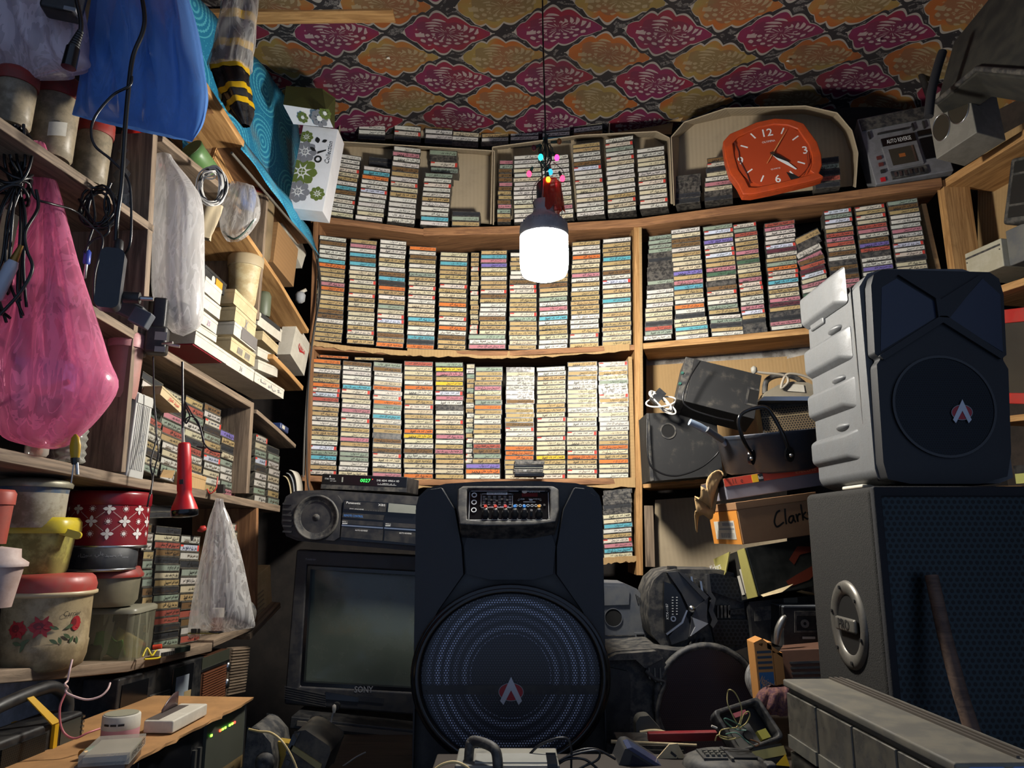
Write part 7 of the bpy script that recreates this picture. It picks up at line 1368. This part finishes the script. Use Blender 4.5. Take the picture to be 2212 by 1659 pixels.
# radios on the tray
def radios():
    fr,w,h=frame(atl(240,1622,.0),atl(432,1542,.0),atl(226,1476,.0)); t=thing('cassette_radio','black upright cassette radio with paper in its window, lower left','radio',m=fr); M().box(0,w,0,.08,0,h).obj('radio_body',K,t,bev=.004)
    for i in range(14): M().box(w*.33,w*.57,-.002,.001,h*(.08+.04*i),h*(.1+.04*i)).obj('grille_rib',KD,t)
    M().box(w*.58,w*.84,-.003,.002,h*.22,h*.95).obj('tape_door',KG,t,bev=.002); M().box(w*.62,w*.78,-.004,0,h*.32,h*.78).obj('paper_insert',P('#8d959c',.6),t); M().box(w*.73,w*.82,-.0046,-.003,h*.3,h*.5).obj('tan_sticker',P('#9a845c',.7),t); M().box(w*.03,w*.3,-.002,0,h*.1,h*.9).obj('side_panel',KG,t)
    fr,w,h=frame(atl(428,1535,.0),atl(488,1505,.0),atl(420,1428,.0)); t=thing('wooden_radio','old brown radio with slatted grille and two chrome knobs under the low shelf','radio',m=fr); M().box(0,w,0,.07,0,h).obj('radio_body',mat('radio_brown','#4a2e1e',.5,var=.2),t,bev=.003); M().box(0,w,-.002,.0,h*.78,h*1.0).obj('dial_window',P('#3c3e34',.3),t); M().box(0.,w,-.004,.002,h*.73,h*.78).obj('bright_rail',STEEL,t)
    for i in range(13): M().box(w*.06,w*.9,-.004,.001,h*(.06+.05*i),h*(.085+.05*i)).obj('grille_slat',mat('slat_brown','#6e422c',.5),t)
    for z in (.62,.28): M().lathe([(.008,0),(.007,.006),(0,.007)],14,T=MX.Translation((w*.97,-.001,h*z))@MX.Rotation(pi/2,4,'X'),sy=1.7).obj('chrome_knob',STEEL,t)
    fr,w,h=frame(atl(490,1504,-.01),atl(528,1496,-.01),atl(488,1400,-.01)); t=thing('ribbed_wood','brown ribbed wooden piece right of the old brown radio','panel',m=fr)
    M().box(0,w,.002,.02,0,h).obj('panel_board',WOODD,t)
    for i in range(16): M().box(0,w,-.003,.003,h*(.02+.0615*i),h*(.055+.0615*i)).obj('rib',WOODD,t)
    fr,w,h=frame(atl(-70,1770,.06),atl(170,1655,.06),atl(-70,1628,.06)); t=thing('handled_radio','black portable radio with top handle and yellow tape, lower left corner','radio',m=fr); M().box(0,w,0,.07,0,h).obj('radio_body',K,t,bev=.006)
    M().tube(smooth([V((w*a,.03,h*b)) for a,b in ((.18,.95),(.16,1.25),(.25,1.45),(.7,1.55),(.86,1.45),(.97,1.2),(.985,.95))],5),.011,8).obj('carry_handle',K,t); M().box(w*.2,w*.6,-.003,.001,h*.04,h*.86).obj('speaker_grille',hole_mat('radio_mesh','#2a2a26','#0a0a0a',.004,.3),t)
    M().box(w*.66,w*.7,-.006,.074,h*.0,h*.98).obj('yellow_tape',mat('yellow_tape2','#c99b18',.4,var=.1),t); M().add([(w*.62,-.007,h*.98),(w*.70,-.007,h*.98),(w*.55,.02,h*1.5),(w*.49,.02,h*1.5)],[(0,1,2,3)]).obj('yellow_tape',mat('yellow_tape2','#c99b18',.4,var=.1),t,solid=.002)
    M().box(w*.72,w*.98,-.003,.001,h*.05,h*.95).obj('deck_panel',KG,t); M().box(w*.74,w*.95,-.004,.0,h*.55,h*.92).obj('tape_window',P('#3a3d38',.25),t); M().box(w*.75,w*.94,-.0045,0,h*.28,h*.5).obj('label_plate',P('#1f2226',.3),t)
    for z in range(4): M().box(w*.955,w*.98,-.006,0,h*(.62+.09*z),h*(.66+.09*z)).obj('side_key',STEEL,t)
    M().text('DE-31U',h*.1,w*.87,h*.2,-.0042,w=w*.12).obj('badge_print',INKW,t); 
    for a,b in ((.8,.4),(.88,.42),(.78,.15)): M().box(w*a,w*(a+.05),-.008,0,h*b,h*(b+.06)).obj('chrome_piece',STEEL,t)
radios()
p=atz(258,1600,ZT); t=thing('round_speaker','small round white and pink speaker on the cardboard sheet','speaker',loc=p); k=kpx(258,1600,Y=p.y); M().lathe([(36*k,0),(38*k,.003),(38*k,.022)],32).obj('pink_band',mat('pink_mesh','#c08a90',.7,var=.15),t); M().lathe([(38*k,.022),(38.5*k,.024),(38*k,.043),(36*k,.045),(30*k,.0455)],32).obj('white_ring',WHITE,t); M().lathe([(0,.046),(34*k,.046)],32,cap=False).obj('top_mesh',P('#8d8a76',.7),t)
for a in (-1.9,-1.5,-1.1): M().box(38.6*k,38.9*k,-.005,.005,.03,.0335,T=MX.Rotation(a,4,'Z')).obj('port',K,t)
def onz(px,py,z): return atz(px,py,z)
a,b,c=atz(372,1588,ZT),atz(438,1552,ZT),None; fr,w,h=frame(a,b,a+V((0,0,1))); t=thing('white_power_box','white slim charger box with open flap on the cardboard sheet','charger',m=fr); M().box(0,w*1.15,0,.055,.002,.024).obj('charger_body',WHITE,t,bev=.003); M().box(.006,w*1.0,.03,.054,.0235,.0245).obj('dark_recess',P('#57504c',.4),t); M().grid(lambda u,v:V((w*(.45+.5*u),.05+.0*v,.024+.028*sin(1.6*u+.2)*v)),6,3).obj('smoky_flap',P('#4a3838',.25),t,solid=.0015)
for i,(lb,px,py,z) in enumerate((('brownish cassette case under the clear labelled case at the frame bottom',262,1655,0),('clear cassette case with pencilled spine on top of the pile at the frame bottom',272,1632,.018))):
    q_=atz(px,py,ZT+z); t=thing('cassette_case',lb,'cassette case',loc=q_+V((-.02,0,0)),group='clear cassette cases on the cardboard sheet'); M().box(-.035,.035,-.055,.055,0,.017).obj('case_shell',[mat('brown_clear','#5d4c40',.25,alpha=.9),mat('frosty_clear','#b5b1a6',.2,alpha=.45,var=.2,vs=20)][i],t,bev=.001); t.rotation_euler=(0,0,.25); M().box(-.03,.03,-.05,.05,.004,.012).obj('inlay_card',[P('#4d3a30',.7),P('#a59c8a',.7)][i],t)
    if i: 
        v,f,tw,th=textgeo('IRFAN SWEETS',2,0.); M().add([(.0356,-.045+x*.09/tw,.004+y*.09/tw) for x,y in v],f).obj('pencil_mark',INK,t)
t=thing('battery_cell','green-ended battery cell beside the cassette cases','battery',loc=atz(182,1640,ZT)+V((0,0,.008))); M().cyl((0,0,0),(.012,.045,0),.0075,n=14).obj('cell_body',P('#2f7a56',.4),t); M().cyl((-.002,-.006,0),(0,0,0),.0075,n=14).obj('brass_end',mat('brass','#8a6a34',.35,metal=.7),t)
# floor-level pieces by the television
t,q,L=flat('black_moulding','black rounded plastic part with spiral boss in the lower left','part',560,1680,1.62); M().prism(L((520,1700),(535,1570),(560,1575),(585,1605),(592,1650),(585,1720)),0,.12).obj('moulded_body',KD,t,bev=.015,seg=3); c=q(572,1646); M().lathe([(.02,0),(.016,.012),(.006,.014),(.0,.010)],18,T=MX.Translation((c[0],.0,c[1]))@MX.Rotation(pi/2,4,'X')).obj('boss',KD,t)
t,q,L=flat('yellow_pad','worn yellow plastic sheet under the dusty radio','pad',612,1680,1.66); M().prism(L((580,1605),(600,1602),(625,1606),(650,1640),(620,1720),(585,1720)),0,.03).obj('pad_sheet',mat('worn_yellow','#b3912c',.5,dirt='#6a5a2c',da=.5),t)
t,q,L=flat('dusty_radio','dusty dark radio with taped band lying tilted by the television','radio',655,1700,1.58); M().prism(L((596,1690),(636,1580),(660,1577),(712,1612),(714,1625),(690,1690)),0,.12).obj('radio_body',mat('dusty_shell','#2e2c28',.6,dirt='#6e6655',da=.5),t,bev=.01,seg=3); M().prism(L((626,1617),(632,1608),(696,1650),(692,1664)),-.004,.05).obj('tape_band',P('#8d8250',.5),t); M().prism(L((618,1625),(634,1584),(650,1581),(634,1612),(624,1632)),-.004,.02).obj('front_panel',KG,t)
for i in range(3): M().prism(L((620+i*14,1640+i*8),(628+i*14,1644+i*8),(624+i*14,1654+i*8),(616+i*14,1650+i*8)),-.003,.01).obj('key',P('#3a3a38',.4),t)
cord('cream_wire_lead','cream cord arching from the deck over the yellow sheet',[at(538,1575,1.6),at(560,1580,1.57),at(585,1583,1.55),at(608,1600,1.54),at(628,1630,1.54),at(642,1665,1.54),at(645,1700,1.54)],.0022,mat('cream_wire','#c9b27c',.5))
t=thing('white_lead','white lead with bright plug tip standing before the television','lead',loc=at(722,1528,1.9)); o0=t.location; M().tube(smooth([at(a,b,1.9)-o0 for a,b in ((722,1532),(715,1560),(714,1590),(720,1620),(726,1665),(728,1720))],6),.0022,8).obj('lead_wire',mat('grey_lead','#8d8d88',.5),t); M().lathe([(.003,-.012),(.0048,-.004),(.0045,.004),(.001,.007)],12).obj('plug_tip',WHITE,t); M().prism(circ(.002,-.0,.009,14),.006,.02).obj('jack_socket',K,t)
cord('grey_lead','thin grey lead lying across the dark in front of the television',[at(730,1662,1.85),at(748,1650,1.85),at(770,1635,1.86),at(790,1625,1.87)],.0018,mat('grey_lead','#8d8d88',.5))
# front centre: handled device
ZF=at(1100,1659,1.30).z-.03
t=thing('low_carton','low dark carton on the table under the foreground clutter','box',loc=V((.08,1.33,TABLE))); M().box(-.22,.36,-.14,.16,.001,ZF-TABLE).obj('carton_body',P('#2a211a',.8),t,bev=.003)
t=thing('handled_device','white-fronted device with black carry handle at the bottom centre','device',loc=V((at(1100,1659,1.30).x,1.30,ZF))); o0=t.location; q=Qf(o0,1.30)
M().box(q(1005,0)[0],q(1190,0)[0],0,.1,0,.034).obj('device_body',mat('device_grey','#6d6c66',.4,dirt='#8a8470',da=.3),t,bev=.003); M().box(q(1088,0)[0],q(1168,0)[0],-.002,0,.008,.03).obj('white_label',WHITE,t); M().box(q(1168,0)[0],q(1186,0)[0],-.003,.06,.006,.037).obj('black_end',KG,t); M().box(q(1040,0)[0],q(1180,0)[0],.01,.06,.034,.036).obj('glossy_top',P('#9a9a94',.2),t); v=M().text('Audio',.01,q(1130,0)[0],.016,-.003,w=.03).obj('label_print',mat('faded_red','#a8564e',.6),t)
M().tube(smooth([V((q(1028,0)[0],.03,q(0,1655)[1])),V((q(1030,0)[0],.03,q(0,1625)[1])),V((q(1036,0)[0],.03,q(0,1612)[1])),V((q(1062,0)[0],.01,q(0,1612)[1])),V((q(1078,0)[0],-.005,q(0,1622)[1])),V((q(1082,0)[0],-.01,q(0,1660)[1]))],5),.0085,8).obj('carry_handle',KD,t)
M().tube(smooth([V((*[q(x,y)[0]],-.01,q(x,y)[1])) for x,y in ((930,1668),(955,1648),(985,1642),(1012,1655),(1018,1668))],5),.0022,6).obj('cream_lead',mat('cream_wire','#c9b27c',.5),t)
for i,pp in enumerate((((1135,1640),(1165,1610),(1210,1594),(1232,1605),(1234,1660)),((1195,1652),(1225,1635),(1260,1625),(1292,1622),(1292,1640),(1262,1655),(1240,1668)),((1200,1655),(1225,1640),(1262,1640),(1290,1660)),((1205,1650),(1240,1625),(1285,1618),(1330,1640)))): cord('black_lead',['thick black lead arching beside the handled device','black lead looping right of the handled device','short black lead under the loop by the handled device','faint black lead behind the loop by the handled device'][i],[at(a,b,1.36+.03*(i==3)) for a,b in pp],.0022,CABLE)
# front right clutter
t,q,L=flat('red_bar','long red plastic bar lying across the dark speaker foot','bar',1450,1602,1.62); M().box(*[q(1348,0)[0],q(1562,0)[0]],0,.02,-.001,.016).obj('bar_body',mat('dark_red_bar','#7a1a20',.4,dirt='#5a2a26',da=.3),t,bev=.002); t.rotation_euler=(0,-.02,0)
t=thing('white_stick','thin cream stick with rounded end below the red bar','stick',loc=at(1320,1602,1.60)); e=at(1505,1610,1.58)-t.location; M().tube([V((0,0,0)),e],lambda u:.0036 if u<.1 else .0026,8).obj('stick_shaft',CREAM,t)
t,q,L=flat('slatted_unit','dark slatted unit below the cream stick','unit',1400,1680,1.60); M().prism(L((1340,1610),(1480,1612),(1480,1690),(1340,1690)),0,.1).obj('unit_body',KD,t,bev=.003)
for i in range(3): M().prism(L((1345,1618+i*14),(1476,1620+i*14),(1476,1626+i*14),(1345,1624+i*14)),-.004,.001).obj('slat',P('#4a453c',.6),t)
t,q,L=flat('curved_shell','grey curved plastic shell by the big speaker foot','shell',1400,1585,1.74); M().prism(L((1374,1560),(1382,1548),(1402,1546),(1432,1580),(1430,1660),(1378,1660)),0,.04).obj('shell_body',P('#55534c',.5),t,bev=.006); M().tube(smooth([V((q(x,y)[0],-.004,q(x,y)[1])) for x,y in ((1382,1582),(1405,1578),(1430,1580),(1446,1588))],4),.004,6).obj('pale_rim',CREAM,t)
t,q,L=flat('clear_case','clear-topped bluish black case at the bottom edge','case',1390,1690,1.42); M().prism(L((1318,1700),(1350,1618),(1366,1616),(1440,1662),(1460,1700)),0,.08).obj('case_body',P('#3a3a3a',.35),t,bev=.004); M().prism(L((1352,1690),(1366,1630),(1430,1668),(1440,1690)),-.004,.0).obj('dark_window',mat('blue_black','#141c2c',.15),t); M().prism(L((1354,1616),(1364,1613),(1440,1660),(1432,1664)),-.003,.05).obj('clear_edge',mat('violet_clear','#4a5270',.1,alpha=.7),t)
t,q,L=flat('white_pcb_cover','cream card with two black slots beside the round black unit','card',1450,1690,1.46); M().prism(L((1418,1640),(1446,1608),(1464,1606),(1482,1640),(1478,1700),(1418,1700)),0,.004).obj('card_plate',CREAM,t); M().prism(L((1450,1622),(1462,1632),(1459,1636),(1448,1627)),-.001,.001).prism(L((1463,1636),(1468,1640),(1464,1648),(1460,1642)),-.001,.001).obj('slot',K,t)
def unit():
    c=at(1568,1668,1.42); t=thing('round_remote_unit','round black controller unit with buttons lying at the bottom edge','unit',loc=c); k=kpx(1568,1660,Y=1.42)
    M().lathe([(80*k,-.03),(92*k,-.012),(94*k,.008),(86*k,.022),(70*k,.028),(0,.03)],40,sy=.9).obj('unit_shell',KD,t); M().box(-55*k,-4*k,-40*k,30*k,.027,.032).obj('button_plate',P('#3c3c3a',.5,dirt='#6a675c',da=.4),t)
    for i in range(4):
        for j in range(3): M().box((-48+12*i)*k,(-41+12*i)*k,(-30+16*j)*k,(-22+16*j)*k,.032,.036).obj('button',P('#57564f',.4),t)
    M().box(8*k,60*k,-35*k,30*k,.024,.032).obj('battery_bay',P('#0a0a0a',.6),t); M().box(66*k,88*k,-75*k,-45*k,-.02,.03).obj('end_lug',KD,t,bev=.004); M().box(0,6*k,-50*k,40*k,.026,.034).obj('divider',KD,t)
unit()
t=thing('open_black_case','open black plastic case holding a grey plate in front of the drawers','case',m=pose(at(1642,1600,1.52),.4,-.7,-.15)); k=kpx(1640,1600,Y=1.52)
M().ring(rrect(-70*k,70*k,-10*k,88*k,.01),rrect(-60*k,60*k,-2*k,78*k,.008),0,.022).obj('case_rim',KD,t,bev=.003); M().prism(rrect(-68*k,68*k,-8*k,86*k,.01),.022,.026).obj('case_base',K,t)
M().box(-50*k,10*k,.01,.014,0,44*k).obj('grey_plate',P('#5d5b55',.5),t); M().prism(circ(-14*k,20*k,11*k,16),.006,.012).obj('plate_hole',P('#080808',.8),t); M().box(-30*k,8*k,-.004,.0,58*k,68*k).obj('pink_block',P('#8d4a50',.5),t); M().box(14*k,40*k,.006,.016,2*k,22*k).obj('yellow_bit',P('#8f8a3c',.5),t)
t=thing('taped_mesh_unit','grey mesh unit with cream tape and yellow triangle against the drawers','unit',m=frame(at(1652,1690,1.40),at(1704,1680,1.40),at(1652,1622,1.42))[0]); M().box(0,.05,0,.05,-.02,.055).obj('unit_body',hole_mat('fine_mesh','#2c2d2d','#141414',.003,.3),t); M().box(-.005,.052,-.003,.0,.035,.05).obj('cream_tape',P('#a39a5c',.5),t); M().add([(.026,-.005,.022),(.05,-.005,.016),(.05,-.005,.036)],[(0,1,2)]).obj('yellow_triangle',P('#d8b01c',.4),t,solid=.001)
WY=mat('yellow_wire','#b3a468',.4); WG=mat('green_wire2','#4f7a68',.4)
t=thing('loose_wires','loops of thin yellow and green wire springing up by the open case','wire',loc=at(1596,1575,1.44)); o0=t.location
for pp,m in ((((1600,1575),(1585,1550),(1572,1520),(1572,1495),(1578,1490),(1590,1500),(1602,1530),(1598,1560),(1590,1572)),WY),(((1598,1570),(1606,1545),(1616,1537),(1620,1545),(1612,1562),(1598,1572)),WY),(((1590,1572),(1565,1575),(1556,1580),(1555,1592),(1575,1598),(1600,1592)),WY),(((1545,1600),(1550,1588),(1565,1592),(1590,1594)),WY),(((1612,1575),(1590,1562),(1568,1552),(1566,1558),(1588,1575),(1612,1578)),WG),(((1568,1586),(1590,1583),(1612,1600),(1628,1612)),WG),(((1620,1598),(1628,1600),(1640,1606),(1632,1612),(1618,1604)),mat('copper_wire','#8a5a38',.4))): M().tube(smooth([at(a,b,1.44+R.uniform(-.012,.012))-o0 for a,b in pp],6),.0011,6).obj('wire',m,t)
o=M().tube([V((0,0,0)),V((.01,.0,-.004))],.002,6).obj('wire_tip',WHITE,t); o.location=at(1537,1568,1.44)-o0
